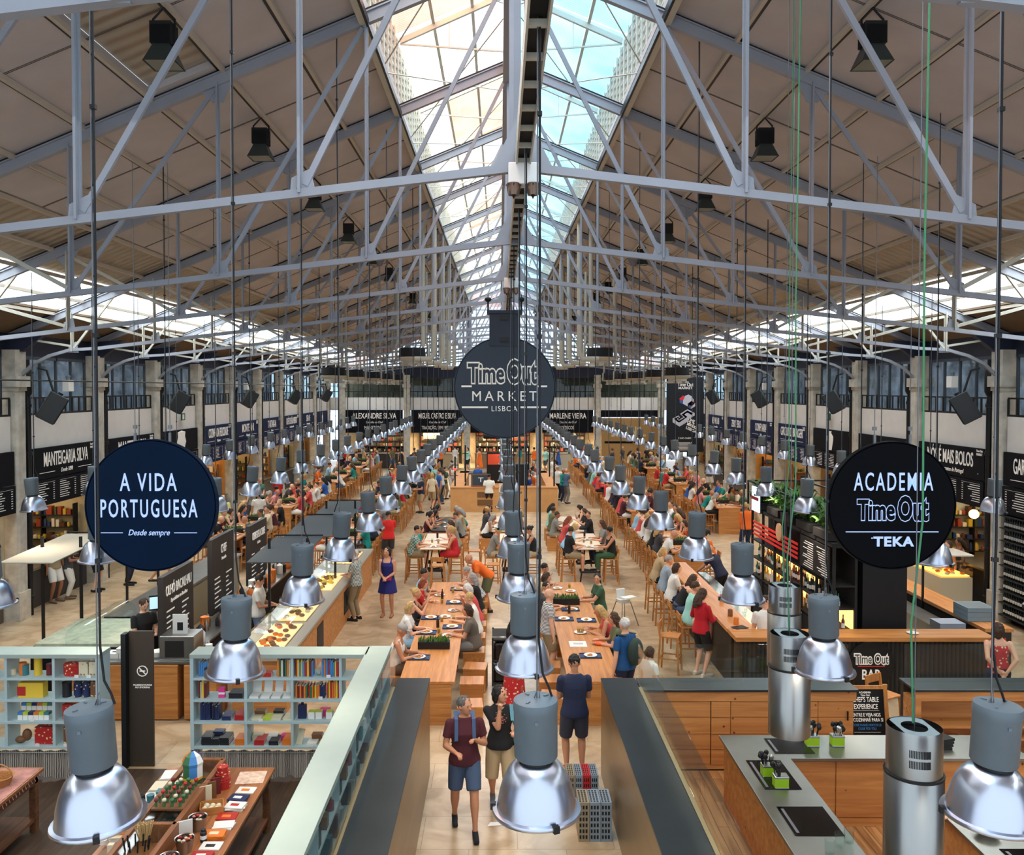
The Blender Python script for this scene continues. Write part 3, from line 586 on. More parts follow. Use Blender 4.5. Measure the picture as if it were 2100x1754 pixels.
# ================================================================ PENDANT LAMPS
def pendant(h):
    t = thing('pendant_lamp', '', 'pendant lamp')
    q = MB(); q.lathe([(0, .66), (.11, .66), (.13, .655), (.133, .64), (.133, .595), (.13, .59), (.128, .32), (.12, .31), (0, .31)], n=28)
    for a in (0.6, 2.2, 4.1): q.cbox((.08*math.cos(a), .08*math.sin(a), .663), (.03, .012, .006), a)
    q.cbox((0, -.131, .56), (.02, .006, .02)); q.build('housing', G['grey'], t)
    MB().lathe([(0, .315), (.1, .315), (.105, .29), (.1, .275), (0, .275)], n=24).build('neck', G['black'], t)
    q = MB(); pr = [(.105, .29), (.135, .275), (.17, .235), (.2, .175), (.222, .1), (.236, .03), (.24, .0)]
    q.lathe(pr+[(.232, .0)]+[(r-.008, z) for r, z in pr[::-1]]+[(0, .28)], n=36); q.build('reflector', G['chrome'], t)
    q = MB(); q.lathe([(.236, .012), (.262, .008), (.266, -.004), (.262, -.016), (.232, -.012), (.234, .004)], n=36)
    q.build('rim', G['chrome'], t)
    for a in (.9, 3.0, 5.1): MB().cbox((.262*math.cos(a), .262*math.sin(a), -.002), (.03, .035, .04), a).build('clip', G['black'], t)
    MB().ell((0, 0, .14), (.05, .05, .09), 10, 6).build('bulb', mat('bulb_added_glow', (255, 236, 205), emis=(255, 225, 180), es=4), t)  # bulb glow added for light; these pendants hang unlit
    q = MB(); q.tube([(0, 0, .66), (0, 0, .7), (0, 0, h)], .0045, 5, False); q.tube([(.015, 0, .66), (.012, 0, .74), (-.015, 0, .66)], .004, 4, False); q.build('hanging_wire', G['wire'], t)
    q = MB(); q.tube([(.09, .02, .66), (.07, .02, .72), (.035, .01, .8), (.012, .012, 1.0), (.016, .0, 1.6), (.01, .01, h)], .0075, 5, False)
    z = 1.5
    while z < h: q.cbox((.012, .005, z), (.03, .03, .025)); z += 1.3
    q.build('cord', G['cord'], t)
    return t
ROWS = [(-9.75, 17.4, 'row nearest the left wall'), (-6.05, 9.75, 'second row from the left wall'), (-2.55, 4.9, 'third row from the left wall'), (0, 5.02, 'centre row'), (2.65, 4.94, 'third row from the right wall'), (6.0, 9.6, 'second row from the right wall'), (9.75, 17.2, 'row nearest the right wall')]
for X, y0, nm in ROWS:
    zt = zs(X)-3.2-.02 if X else 8.6
    P = Pool(pendant(zt)); n = 0; y = y0
    while y < 58 and n < 22:
        if 11.2 < y < 11.8 and abs(X) > 5: y = 11.9
        o = P.get((X+(rnd.uniform(-.04, .04) if n > 2 else 0), y, 3.2), rnd.uniform(0, 6.28) if n > 2 else 0, 'grey and silver bell pendant lamp, %s in the %s' % (ORD[n] if n < 22 else 'last', nm), 'bell pendant lamps')
        if n < 3:
            for c in o.children:
                if not c.name.startswith(('cord', 'hang')): c.rotation_euler = ([.02, 0, .02][n], [-.07, .03, .02][n] * (1 if X < 0 else -.7 if X else .2), 0)
        if True:
            l = bpy.data.lights.get('pl%d' % (n > 8)) or bpy.data.lights.new('pl%d' % (n > 8), 'AREA'); l.shape = 'DISK'; l.size = .34; l.energy = 15; l.color = (1, .86, .68); l.spread = 2.4
            lo = bpy.data.objects.new('pendant_fill', l); COL.objects.link(lo); lo.location = (o.location.x, o.location.y, 3.2+.02); lo.parent = None  # added light under each bell, the pendants themselves being off
        y += 2.55; n += 1
# green ropes hanging down to the extractor hoods
def rope(pts, label, m, r=.008): tag(MB().tube(pts, r, 6).build('hanging_rope', m), label, 'rope', 'hanging ropes')
gm = mat('green_rope', (70, 140, 96), .6)
HOODS = [(2.6, 5.75), (2.5, 7.95), (3.1, 9.9)]
for (hx, hy), nm in zip(HOODS, ('nearest', 'middle', 'farthest')):
    rope([(hx-.01, hy, 3.42), (hx-.03, hy, 4.1), (hx+.05, hy+.02, 4.8), (hx+.03, hy, 6.5), (hx+.06, hy, 10.5)], 'green cord rising from the %s steel extractor hood to the roof' % nm, gm, .007)
# ================================================================ ROUND SIGNS
def disc(loc, r, th, m, label):
    t = thing('round_sign', label, 'sign', loc)
    M = Matrix.Rotation(math.pi/2, 4, 'X')
    MB().lathe([(0, -th/2), (r-.01, -th/2), (r, -th/2+.01), (r, th/2-.01), (r-.01, th/2), (0, th/2)], n=96, M=M, smooth=False).build('disc', m, t)
    MB().lathe([(r-.02, th/2), (r+.004, th/2), (r+.004, -th/2), (r-.02, -th/2), (r-.02, th/2)], n=96, M=M).build('rim', m, t)
    return t
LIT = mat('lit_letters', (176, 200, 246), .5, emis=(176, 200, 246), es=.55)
def hang(t, pts, h):
    for x, z0 in pts:
        q = MB(); q.tube([(x, 0, z0), (x, 0, h)], .005, 5); q.cbox((x, 0, z0+.06), (.03, .03, .12)); q.cbox((x, 0, z0+.2), (.05, .03, .05)); q.build('hanging_wire', G['wire'], t)
def tout(M, w, parent, m, th, name='logo_lettering'):
    "the two-word outlined logo, w wide"
    k = w/3.05
    text('Time', 1.25*k, M @ Matrix.Translation((-.78*k, 0, 0)), parent, m, .66, .045, th, name=name)
    text('Out', 1.5*k, M @ Matrix.Translation((.9*k, .05*k, 0)), parent, m, .56, .045, th, name=name)
x, z = atY(312, 1036, 11.5); R_ = 135/FPX*11.5
t = disc((x, 11.5, z), R_, .1, mat('sign_blue_face', (2, 27, 54), .6, var=.15, vscale=1, ior=1.2), 'round dark blue hanging sign reading "A VIDA PORTUGUESA Desde sempre"'); k = R_/135
f = lambda px, py: face(((px-312)*k, -.056, -(py-1036)*k), 0)
text('A VIDA', 52*k, f(308, 990), t, LIT, .58, .006, space=1.25); text('PORTUGUESA', 52*k, f(308, 1044), t, LIT, .5, .008, space=1.3)
text('Desde sempre', 17*k, f(308, 1092), t, LIT, .85, .003, shear=.3)
MB().box(-102*k, -57*k, -.06, -.055, -(1092.8-1036)*k, -(1091.2-1036)*k).box(48*k, 95*k, -.06, -.055, -(1092.8-1036)*k, -(1091.2-1036)*k).build('rule', LIT, t); hang(t, [(-.22, R_-.03), (.25, R_-.03)], 4.6)
x, z = atY(1826, 1036, 11.3); R_ = 131/FPX*11.3; k = R_/131
t = disc((x, 11.3, z), R_, .1, mat('sign_black_face', (2, 5, 12), .6, var=.15, vscale=1, ior=1.2), 'round black hanging sign reading "ACADEMIA Time Out TEKA"')
f = lambda px, py: face(((px-1826)*k, -.056, -(py-1036)*k), 0)
text('ACADEMIA', 53*k, f(1828, 989), t, LIT, .52, .004, space=1.25); tout(f(1828, 1047), 136*k, t, LIT, .0065)
text('TEKA', 27*k, f(1829, 1111), t, LIT, 1.15, .03, space=1.12); MB().box(-.5*190*k, .5*190*k, -.06, -.055, -(1090.8-1036)*k, -(1089.2-1036)*k).cbox((-41*k, -.057, -(1103-1036)*k), (2.4*k, .004, 3*k)).build('rule', LIT, t); hang(t, [(-.22, R_-.03), (.25, R_-.03)], 4.6)
SY = 17.0; x, z = atY(1035, 795, SY); R_ = 103/FPX*SY; k = R_/103
t = disc((x, SY, z), R_, .3, mat('sign_navy_gloss', (6, 24, 42), .25, var=.2, vscale=.8), 'big round navy hanging sign reading "Time Out MARKET LISBOA" in the middle of the hall'); WH = mat('sign_white_letters', (226, 226, 218), .6, emis=(226, 226, 218), es=.15)
f = lambda px, py: face(((px-1035)*k, -.156, -(py-795)*k), 0)
tout(f(1031, 768), 132*k, t, WH, .016); 
q = MB()
for a, c, y in ((947, 968, 792.5), (1100, 1121, 792.5), (948, 1001, 835), (1067, 1120, 835)): q.box((a-1035)*k, (c-1035)*k, -.17, -.155, -(y+1.8-795)*k, -(y-1.8-795)*k)
q.build('rule', WH, t)
text('MARKET', 29*k, f(1034, 813.5), t, WH, .95, .0, space=1.42); text('LISBOA', 15*k, f(1034, 838.5), t, WH, .95, .004, space=1.2)
q = MB(); q.box(-31*k, 31*k, -.2, .2, 84*k, 155*k); q.box(-36*k, 36*k, -.24, .24, 150*k, 156*k); q.build('top_box', mat('sign_box_navy', (22, 32, 48), .5), t)
q = MB(); q.box(-10*k, 8*k, -.23, -.2, 137*k, 145*k); q.box(-10*k, 8*k, -.23, -.2, 93*k, 102*k); q.build('bracket', G['black'], t)
for e in (-1, 1):
    q = MB(); q.tube([(e*34*k, 0, 156*k), (e*34*k, 0, 182*k)], .02, 6); q.ell((e*34*k, 0, 180*k), (.07, .07, .05), 8, 6); q.tube([(e*34*k, 0, 182*k), (e*34*k, 0, 190*k)], .01, 6); q.build('chain_hoist', G['blackm'], t)
# ================================================================ SPEAKERS, BANNER, AIR DIFFUSERS, PIPES
def speaker():
    t = thing('loudspeaker', '', 'loudspeaker')
    q = MB(); q.prism([(-.2, -.22), (.2, -.22), (.28, .22), (-.28, .22)], -.36, .36); q.build('cabinet', G['black'], t, .02)
    q = MB(); q.box(-.25, .25, .222, .235, -.33, .33); q.build('grille', G['blackm'], t)
    q = MB(); q.tube([(0, -.1, .3), (0, -.55, .75), (0, -.75, .7)], .03, 6); q.tube([(0, 0, .36), (0, 0, .42)], .06, 8); q.build('bracket', G['blackm'], t)
    return t
sp = Pool(speaker())
for s in (-1, 1):
    for k in range(5):
        o = sp.get((s*11.3, 21.1+8.34*k, 5.2), 0, 'black tilted loudspeaker on the %s wall, %s from the camera' % ('left' if s < 0 else 'right', ORD[k]), 'wall loudspeakers')
        o.rotation_euler = (math.radians(-30), 0, s*math.radians(60))
def ebox():
    t = thing('junction_box', '', 'box'); MB().box(-.09, .09, -.13, .13, -.15, .15).build('housing', G['white'], t, .01); MB().lathe([(0, .15), (.05, .15), (.06, .25), (0, .3)], n=12).build('lamp_head', G['grey'], t); return t
eb = Pool(ebox())
for s, y, z in ((-1, 22.6, 6.1), (1, 22.4, 6.2), (-1, 38.5, 6.1), (1, 38.3, 6.1)): eb.get((s*11.65, y, z-.35), 0, 'white box with a small lamp above the loudspeaker on the %s wall, %s one' % ('left' if s < 0 else 'right', 'nearer' if y < 30 else 'farther'), 'white wall boxes')
for s, k in ((-1, 7), (1, 7)):
    t = thing('exit_sign', 'small green emergency exit sign on the white band of the %s wall' % ('left' if s < 0 else 'right'), 'exit sign', (s*11.95, COLY[k]+BAY/2+.3, 4.62)); MB().box(-.02, .02, -.17, .17, -.13, .13).build('panel', mat('exit_green', (24, 84, 60), .5), t)
    q = MB(); q.box(-.028, .028, -.1, -.02, -.09, .09); q.box(-.028, .028, .03, .06, -.09, .09); q.build('symbol', W_, t)
t = thing('banner', 'tall black banner with red-roofed house and big 5 near the right wall', 'banner', (9.55, 45, 0)); k = 45/FPX
MB().box(-.98, .98, -.02, .02, 2.3, 6.25).build('cloth', mat('banner_black', (14, 17, 26), .7), t)
fb = lambda px, py: face(((px-1403.5)*k, -.03, 5.7-(py-795)*k), 0)
text('Time Out', 10*k, fb(1404, 789), t, W_, .8, .01); text('MARKET', 7*k, fb(1404, 796), t, W_, 1.1, .005)
def poly(pts, m, nm):
    q = MB(); q.add([((x-1403.5)*k, -.035, 5.7-(y-795)*k) for x, y in pts], [tuple(range(len(pts)))]); q.build(nm, m, t)
gr = mat('banner_grey', (196, 194, 204)); rd = mat('banner_red', (214, 40, 52)); bl = mat('banner_blue', (44, 86, 150)); bk = mat('banner_ink', (14, 17, 26))
poly([(1399, 822), (1403, 812), (1410, 809), (1417, 813), (1421, 820), (1421, 830), (1410, 834), (1399, 828)], gr, 'house_icon'); poly([(1391, 818), (1399, 811), (1403, 813), (1399, 821), (1395, 822)], rd, 'house_roof'); poly([(1408, 828), (1417, 822), (1424, 827), (1416, 834)], rd, 'house_roof')
poly([(1392, 820), (1399, 822), (1399, 829), (1392, 826)], bl, 'house_wall'); poly([(1409, 829), (1415, 834), (1415, 839), (1409, 835)], bl, 'house_wall'); poly([(1415, 834), (1424, 827), (1424, 833), (1415, 839)], gr, 'house_wall')
poly([(1378, 858), (1390, 852), (1393, 856), (1388, 859), (1391, 861), (1400, 855), (1393, 849), (1408, 839), (1423, 847), (1423, 852), (1410, 860), (1410, 864), (1392, 875), (1378, 866)], gr, 'numeral')
poly([(1380, 859), (1390, 854), (1391, 856), (1386, 859), (1391, 863), (1403, 856), (1396, 850), (1408, 842), (1420, 848), (1416, 851), (1408, 846), (1402, 850), (1408, 855), (1391, 867)], bk, 'numeral_face')
for i, wd in enumerate(('TIME', 'OUT', 'MARKET', 'LISBOA')): text(wd, 8*k, fb(1418+(-2, -3, 2, -2)[i], 862+i*6.5) @ Matrix.Rotation(-.45, 4, 'Z'), t, W_, .9, .02)
text('É NÃO CABEM', 5*k, fb(1403, 899), t, W_, .8); q = MB()
for i in range(7): q.box((-14+i % 3)*k, (14-i % 2)*k, -.033, -.028, 5.7-(907+i*2.6-795)*k, 5.7-(908-795+i*2.6)*k)
q.build('small_print', W_, t)
q = MB()
for e in (-.9, .9): q.tube([(e, 0, 6.25), (e, 0, zs(9.5+e)-.1)], .012, 5)
q.build('hanging_wire', G['wire'], t)
def diffuser():
    t = thing('air_diffuser', '', 'air diffuser')
    MB().lathe([(0, .34), (.44, .34), (.46, .3), (.46, .02), (0, .02)], n=20).build('drum', G['blackm'], t)
    q = MB(); q.lathe([(.5, .02), (.52, 0), (.36, -.12), (.36, -.2), (0, -.2)], n=20)
    for a in range(0, 8): q.cbox((.36*math.cos(a*.785), .36*math.sin(a*.785), -.24), (.12, .18, .08), a*.785)
    q.build('cone', G['steel2'], t)
    q = MB()
    for e in (-1, 1): q.tube([(e*.56, 0, -.05), (e*.56, 0, .45), (e*.5, 0, .5), (e*.5, 0, 3)], .05, 8)
    q.bar((-.56, 0, -.05), (.56, 0, -.05), .04); q.build('pipe', G['steel2'], t); return t
dp = Pool(diffuser())
for s in (-1, 1):
    for i, y in enumerate((33.5, 38, 43, 48, 53)): dp.get((s*6.75, y, 6.15), 0, 'cream round air diffuser with a black drum, %s from the camera in the %s line' % (ORD[i], 'left' if s < 0 else 'right'), 'air diffusers')
    dp.get((s*3.3, 30, 6.75), 0, 'cream round air diffuser with a black drum beside the big round sign, %s side' % ('left' if s < 0 else 'right'), 'air diffusers')
for s in (-1, 1):
    for i in range(4):
        y = 27+i*4; q = MB(); q.tube([(s*2.3, y, 10.9), (s*2.3, y, 6.8), (s*2.4, y, 6.6), (s*2.9, y, 6.6)], .09, 10); q.tube([(s*2.65, y, 10.8), (s*2.65, y, 7.0)], .07, 10)
        tag(q.build('air_pipe', G['steel2']), 'cream bent air pipe, %s from the camera, %s of the big round sign' % (ORD[i], 'left' if s < 0 else 'right'), 'pipe', 'air pipes')
# thin droppers and a long cable line
q = MB(); q.tube([(-11.9, 8, 5.9), (-11.0, 30, 5.85), (-11.0, 58, 5.8)], .02, 5); tag(q.build('cable_line', G['black']), 'long black cable line strung along the left columns at capital height', 'cable')
# ================================================================ PEOPLE
def remesh(q, name, m, voxel, smooth=2):
    me = q.mesh('tmp', m); o = bpy.data.objects.new('tmp', me)
    r = o.modifiers.new('r', 'REMESH'); r.mode = 'VOXEL'; r.voxel_size = voxel; r.use_smooth_shade = True
    if smooth: k = o.modifiers.new('s', 'SMOOTH'); k.factor = .5; k.iterations = smooth
    out = bake(o); out.name = name; bpy.data.meshes.remove(me)
    if not out.materials: out.materials.append(m)
    return out
def limb(q, pts, rs, n=10, flat=False):
    q.tube(pts, rs, n)
    for i, (p, r) in enumerate(zip(pts, rs)):
        if flat and i == len(pts)-1: continue
        q.ell(p, (r, r, r), n, 6)
def loft(q, rings, M, n=16):
    "rings: (cy, z, rx, ry)"
    vs = [M @ Vector((rx*math.cos(2*math.pi*k/n), c+ry*math.sin(2*math.pi*k/n), z)) for c, z, rx, ry in rings for k in range(n)]
    fs = [(i*n+k, i*n+(k+1) % n, (i+1)*n+(k+1) % n, (i+1)*n+k) for i in range(len(rings)-1) for k in range(n)]
    q.add(vs, fs+[tuple(range(n))[::-1], tuple(range(len(vs)-n, len(vs)))], True)
def ik(a, t, l1, l2, pole):
    a, t = Vector(a), Vector(t); d = t-a; L = min(d.length, (l1+l2)*.995); d.normalize(); t = a+d*L
    c = (l1*l1-l2*l2+L*L)/(2*L); h = math.sqrt(max(1e-6, l1*l1-c*c)); p = Vector(pole); p = (p-d*p.dot(d)).normalized()
    return a+d*c+p*h, t
SKIN = objmat('skin', .55); HAIR = objmat('hair', .7); CLO = objmat('cloth', .9); EYE = mat('eye_dark', (30, 24, 22), .3); LIP = mat('lips', (150, 84, 76), .5)
POSE = dict(
 sit=dict(sit=1, lean=12, hl=(.13, -.42, .33), hr=(-.12, -.40, .34)),
 sit_eat=dict(sit=1, lean=18, hl=(.1, -.42, .34), hr=(-.08, -.33, .52), hp=14),
 sit_back=dict(sit=1, lean=-4, hl=(.12, -.28, .16), hr=(-.15, -.4, .33)),
 sit_lean=dict(sit=1, lean=28, hl=(.2, -.5, .34), hr=(-.16, -.48, .34), hp=6),
 sit_turn=dict(sit=1, lean=6, hl=(.2, -.4, .33), hr=(-.1, -.38, .34), hy=45, tw=15),
 sit_phone=dict(sit=1, lean=10, hl=(.07, -.36, .42), hr=(-.07, -.36, .42), hp=22),
 stand=dict(hl=(.27, -.04, .82), hr=(-.27, -.05, .82)),
 stand_phone=dict(hl=(.09, -.3, 1.1), hr=(-.09, -.3, 1.1), hp=25),
 stand_fold=dict(hl=(.03, -.24, 1.0), hr=(-.05, -.26, 1.03), hy=-20),
 walk=dict(hl=(.25, .12, .86), hr=(-.24, -.22, .92), fl=(.1, -.28, .09), fr=(-.1, .26, .14)),
 bend=dict(lean=48, hl=(.2, -.62, .92), hr=(-.15, -.6, .95), hp=-10))
def figure(pose, sex='m', hair='short', top='tee', bot='shorts', voxel=.022, fingers=False, coll=False, build=1.0, pat=None, face_=True, **over):
    p = dict(POSE[pose]); p.update(over); sit = p.get('sit'); fem = sex == 'f'; bw = build*(.93 if fem else 1)
    H = Vector((0, .02, .11)) if sit else Vector((0, 0, .92))
    Mt = Matrix.Translation(H) @ Matrix.Rotation(math.radians(p.get('tw', 0)), 4, 'Z') @ Matrix.Rotation(math.radians(p.get('lean', 2)), 4, 'X')
    Mh = Mt @ Matrix.Translation((0, -.015, .69)) @ Matrix.Rotation(-math.radians(p.get('lean', 2))*.7, 4, 'X') @ Matrix.Rotation(math.radians(p.get('hy', 0)), 4, 'Z') @ Matrix.Rotation(math.radians(p.get('hp', 4)), 4, 'X')
    J = {}
    for s, n_ in ((1, 'l'), (-1, 'r')):
        sh = Mt @ Vector((s*.178*bw, .0, .462)); el, wr = ik(sh, p['h'+n_], .285, .25, p.get('pole'+n_, (s*.5, .5, -.9))); J['sh'+n_], J['el'+n_], J['wr'+n_] = sh, el, wr
        hp = H+Vector((s*.095, 0, -.02))
        ft = p.get('f'+n_) or ((s*.13, -.40, -.34) if sit else (s*.11, .01, .08))
        kn, an = ik(hp, ft, .43, .42, (s*.15, -1, .6 if sit else 0)); J['hp'+n_], J['kn'+n_], J['an'+n_] = hp, kn, an
    TR_ = [(0, -.09, .1*bw, .08), (0, -.03, .158*bw, .115), (.005, .06, .168*bw, .12*build), (0, .2, (.128 if fem else .142)*bw, .1*build), (-.008, .36, .16*bw, .118*build), (0, .44, .166*bw, .1), (.005, .5, .13*bw, .075), (.004, .535, .085*bw, .062), (0, .57, .058, .056)]
    vx = voxel; b = MB(); loft(b, TR_, Mt)
    limb(b, [Mt @ Vector((0, .005, .52)), Mh @ Vector((0, .012, -.07))], [.056, .05])
    for c, r in (((0, .012, .02), (.078, .096, .1)), ((0, -.022, -.045), (.058, .066, .068)), ((0, -.05, -.082), (.03, .032, .026)), ((0, -.02, .0), (.07, .074, .09))): b.ell(c, r, 16, 10, Mh)
    if face_:
        b.ell((0, -.1, -.018), (.013, .02, .018), 8, 6, Mh); b.ell((0, -.088, .01), (.009, .012, .03), 8, 6, Mh); b.ell((0, -.078, .032), (.045, .014, .01), 8, 6, Mh)
        for s in (-1, 1): b.ell((s*.08, .012, -.008), (.012, .02, .032), 8, 6, Mh)
    hd = []
    for s, n_ in ((1, 'l'), (-1, 'r')):
        limb(b, [J['sh'+n_], J['sh'+n_].lerp(J['el'+n_], .4), J['el'+n_]], [.05*bw, .046*bw, .037*bw])
        limb(b, [J['el'+n_], J['el'+n_].lerp(J['wr'+n_], .35), J['wr'+n_]], [.038*bw, .039*bw, .026])
        d = (J['wr'+n_]-J['el'+n_]).normalized(); hdir = p.get('hd'+n_)
        if hdir: d = Vector(hdir).normalized()
        w = J['wr'+n_]; sd = Vector((s, 0, 0)) if abs(d.x) < .8 else Vector((0, 1, 0)); sd = (sd-d*sd.dot(d)).normalized(); up = d.cross(sd)*s
        pc = w+d*.045; Mp = Matrix((( *sd, 0), (*d, 0), (*up, 0), (0, 0, 0, 1))).transposed(); Mp.translation = pc
        b.ell((0, 0, 0), (.037, .052, .016), 10, 6, Mp)
        if fingers:
            cu = p.get('curl', .5)
            for i, (o, L) in enumerate(((-.027, .07), (-.009, .08), (.009, .074), (.026, .058))):
                a0 = pc+d*.04+sd*o; a1 = a0+(d*math.cos(cu*.5)-up*math.sin(cu*.5))*L*.45; a2 = a1+(d*math.cos(cu*1.3)-up*math.sin(cu*1.3))*L*.3; a3 = a2+(d*math.cos(cu*2)-up*math.sin(cu*2))*L*.25
                limb(b, [a0, a1, a2, a3], [.0098, .0092, .0086, .0078], 8)
            t0 = pc-d*.015-sd*.03*1; t1 = t0+(d*.7-sd*.6-up*.3).normalized()*.035; t2 = t1+(d*.9-sd*.2-up*.4).normalized()*.028; limb(b, [t0, t1, t2], [.013, .0105, .009], 8)
        else:
            b.ell((0, .065, -.008), (.034, .036, .015), 8, 6, Mp); b.ell((-.034, .01, -.004), (.012, .03, .012), 6, 5, Mp)
        limb(b, [J['hp'+n_], J['hp'+n_].lerp(J['kn'+n_], .45), J['kn'+n_]], [.092*bw, .08*bw, .056*bw])
        limb(b, [J['kn'+n_], J['kn'+n_].lerp(J['an'+n_], .3), J['kn'+n_].lerp(J['an'+n_], .8), J['an'+n_]], [.056*bw, .056*bw, .036, .036])
        an = J['an'+n_]; fy = p.get('foot', -.195); limb(b, [an+Vector((0, .03, -.035)), an+Vector((0, -.06, -.045)), an+Vector((s*.01, fy+.01, -.058))], [.034, .033, .024])
    R = {'body': remesh(b, 'person', SKIN, vx, 2)}
    # hair
    if hair != 'bald':
        q = MB(); q.ell((0, .022, .034), (.087, .094, .094), 14, 10, Mh)
        if hair in ('long', 'pony', 'bob'):
            q.ell((0, .045, -.0), (.092, .075, .1), 12, 8, Mh)
            for s in (-1, 1): limb(q, [Mh @ Vector((s*.072, .0, .03)), Mh @ Vector((s*.078, .02, -.08))], [.026, .022])
        if hair == 'long': limb(q, [Mh @ Vector((0, .07, -.02)), Mh @ Vector((0, .095, -.14)), Mh @ Vector((0, .1, -.27))], [.07, .075, .045]); limb(q, [Mh @ Vector((.05, .06, -.05)), Mh @ Vector((.07, .07, -.2))], [.05, .035]); limb(q, [Mh @ Vector((-.05, .06, -.05)), Mh @ Vector((-.07, .07, -.2))], [.05, .035])
        if hair == 'bob': limb(q, [Mh @ Vector((0, .06, -.02)), Mh @ Vector((0, .055, -.09))], [.075, .065])
        if hair == 'pony': limb(q, [Mh @ Vector((0, .1, .05)), Mh @ Vector((0, .15, .0)), Mh @ Vector((0, .14, -.12))], [.03, .034, .018])
        if hair == 'bun': q.ell((0, .11, .07), (.045, .045, .045), 10, 8, Mh)
        if hair == 'cap':
            q = MB(); q.ell((0, .008, .05), (.092, .105, .08), 14, 10, Mh); q.ell((0, -.11, .045), (.07, .075, .012), 12, 6, Mh)
        R['hair'] = remesh(q, 'hair', HAIR, max(.0085, vx*.7), 1); from mathutils import noise
        if hair != 'cap':
            for v in R['hair'].vertices:
                c = v.co; f_ = noise.noise(Vector((c.x*70, c.y*70, c.z*18)))*.009+noise.noise(c*26)*.008; v.co = c+v.normal*f_
    if face_ and voxel < .02:
        q = MB()
        for s in (-1, 1): q.ell((s*.031, -.08, .014), (.011, .008, .006), 8, 6, Mh)
        R['eyes'] = q.mesh('eyes', EYE); q = MB(); q.ell((0, -.08, -.05), (.022, .008, .006), 10, 5, Mh); R['mouth'] = q.mesh('mouth', LIP)
        q = MB()
        for s in (-1, 1): q.ell((s*.031, -.084, .034), (.018, .006, .004), 8, 5, Mh)
        R['eyebrows'] = q.mesh('eyebrows', HAIR)
    # clothes
    e = .014; tm = objmat('cloth_'+pat, .9, pat) if pat else CLO
    q = MB(); z0 = {'sit': -.02}.get('', -.05)
    rings = [(c, z, rx+e, ry+e) for c, z, rx, ry in TR_ if -.01 < z or z == -.03]
    if top in ('tank', 'dress'):
        rings = [(0, -.03, .165*bw+e, .115+e), (.005, .06, .165*bw+e, .12+e), (0, .2, .135*bw+e, .1*build+e), (-.008, .36, .158*bw+e, .118*build+e), (-.005, .44, .14*bw+e, .1+e)]
        loft(q, rings, Mt)
        for s in (-1, 1): limb(q, [Mt @ Vector((s*.1*bw, -.08, .42)), Mt @ Vector((s*.105*bw, -.01, .535)), Mt @ Vector((s*.1*bw, .07, .42))], [.022]*3, 8)
    else:
        rings[-1] = (.0, .55, .07, .066); rings = [(0, -.06, .2*bw, .142*build), (0, 0, .196*bw, .142*build), (.003, .09, .172*bw, .124*build)]+[r for r in rings if r[1] > .1]; loft(q, rings, Mt)
        f_ = {'tee': .62, 'long': 1, 'polo': .62}.get(top, .62)
        for s, n_ in ((1, 'l'), (-1, 'r')):
            sh, el, wr = J['sh'+n_], J['el'+n_], J['wr'+n_]
            if f_ < 1: limb(q, [sh, sh.lerp(el, f_*.5), sh.lerp(el, f_)], [.06*bw, .061*bw, .061*bw], 10, True)
            else: limb(q, [sh, el], [.06*bw, .052*bw]); limb(q, [el, el.lerp(wr, .5), el.lerp(wr, .93)], [.052*bw, .047, .038], 10, True)
    if top == 'dress' or bot == 'skirt':
        L = p.get('skirt', .5); q2 = q if top == 'dress' else MB()
        if sit:
            loft(q2, [(0, .08, .16*bw, .13), (0, -.04, .19*bw, .15)], Mt); 
            for n_ in 'lr': limb(q2, [J['hp'+n_], J['hp'+n_].lerp(J['kn'+n_], .9)], [.115*bw, .095])
            q2.box(-.1, .1, -.36, 0, -.0+H.z-.09, H.z+.05)
        else: loft(q2, [(0, .1, .15*bw, .125), (0, -.03, .2*bw, .16), (0, -L*.6, .225, .2), (0, -L, .25 if L < .7 else .29, .22 if L < .7 else .28)], Matrix.Translation(H))
        if q2 is not q: R['skirt'] = remesh(q2, 'skirt', CLO, max(.014, vx*.9), 2)
    R['dress' if top == 'dress' else 'shirt'] = remesh(q, 'shirt', tm, max(.013, vx*.8), 2)
    if bot in ('shorts', 'pants') and top != 'dress':
        q = MB(); loft(q, [(c, z, rx+e*.8, ry+e*.8) for c, z, rx, ry in TR_[:3]]+[(0, .1, .15*bw, .108*build)], Mt if not sit or abs(p.get('lean', 0)) < 30 else Mt)
        for n_ in 'lr':
            hp, kn, an = J['hp'+n_], J['kn'+n_], J['an'+n_]
            if bot == 'shorts': limb(q, [hp, hp.lerp(kn, .5), hp.lerp(kn, p.get('short', .88))], [.106*bw, .1*bw, .09*bw], 12, True)
            else: limb(q, [hp, hp.lerp(kn, .5), kn], [.104*bw, .094*bw, .072*bw]); limb(q, [kn, kn.lerp(an, .5), kn.lerp(an, .94)], [.072*bw, .066, .056], 12, True)
        R['shorts' if bot == 'shorts' else 'trousers'] = remesh(q, 'trousers', CLO, max(.014, vx*.8), 2)
    for s, n_ in ((1, 'l'), (-1, 'r')):
        q = MB(); an = J['an'+n_]; fy = p.get('foot', -.195)
        limb(q, [an+Vector((0, .04, -.038)), an+Vector((0, -.06, -.042)), an+Vector((s*.01, fy-.005, -.052))], [.04, .041, .032], 10)
        if voxel < .02: q.box(an.x-.035, an.x+.035, an.y+fy-.02, an.y+.075, an.z-.082, an.z-.06)
        R['shoe'+n_] = remesh(q, 'shoe', CLO, .012 if voxel < .02 else .02, 1)
    return R
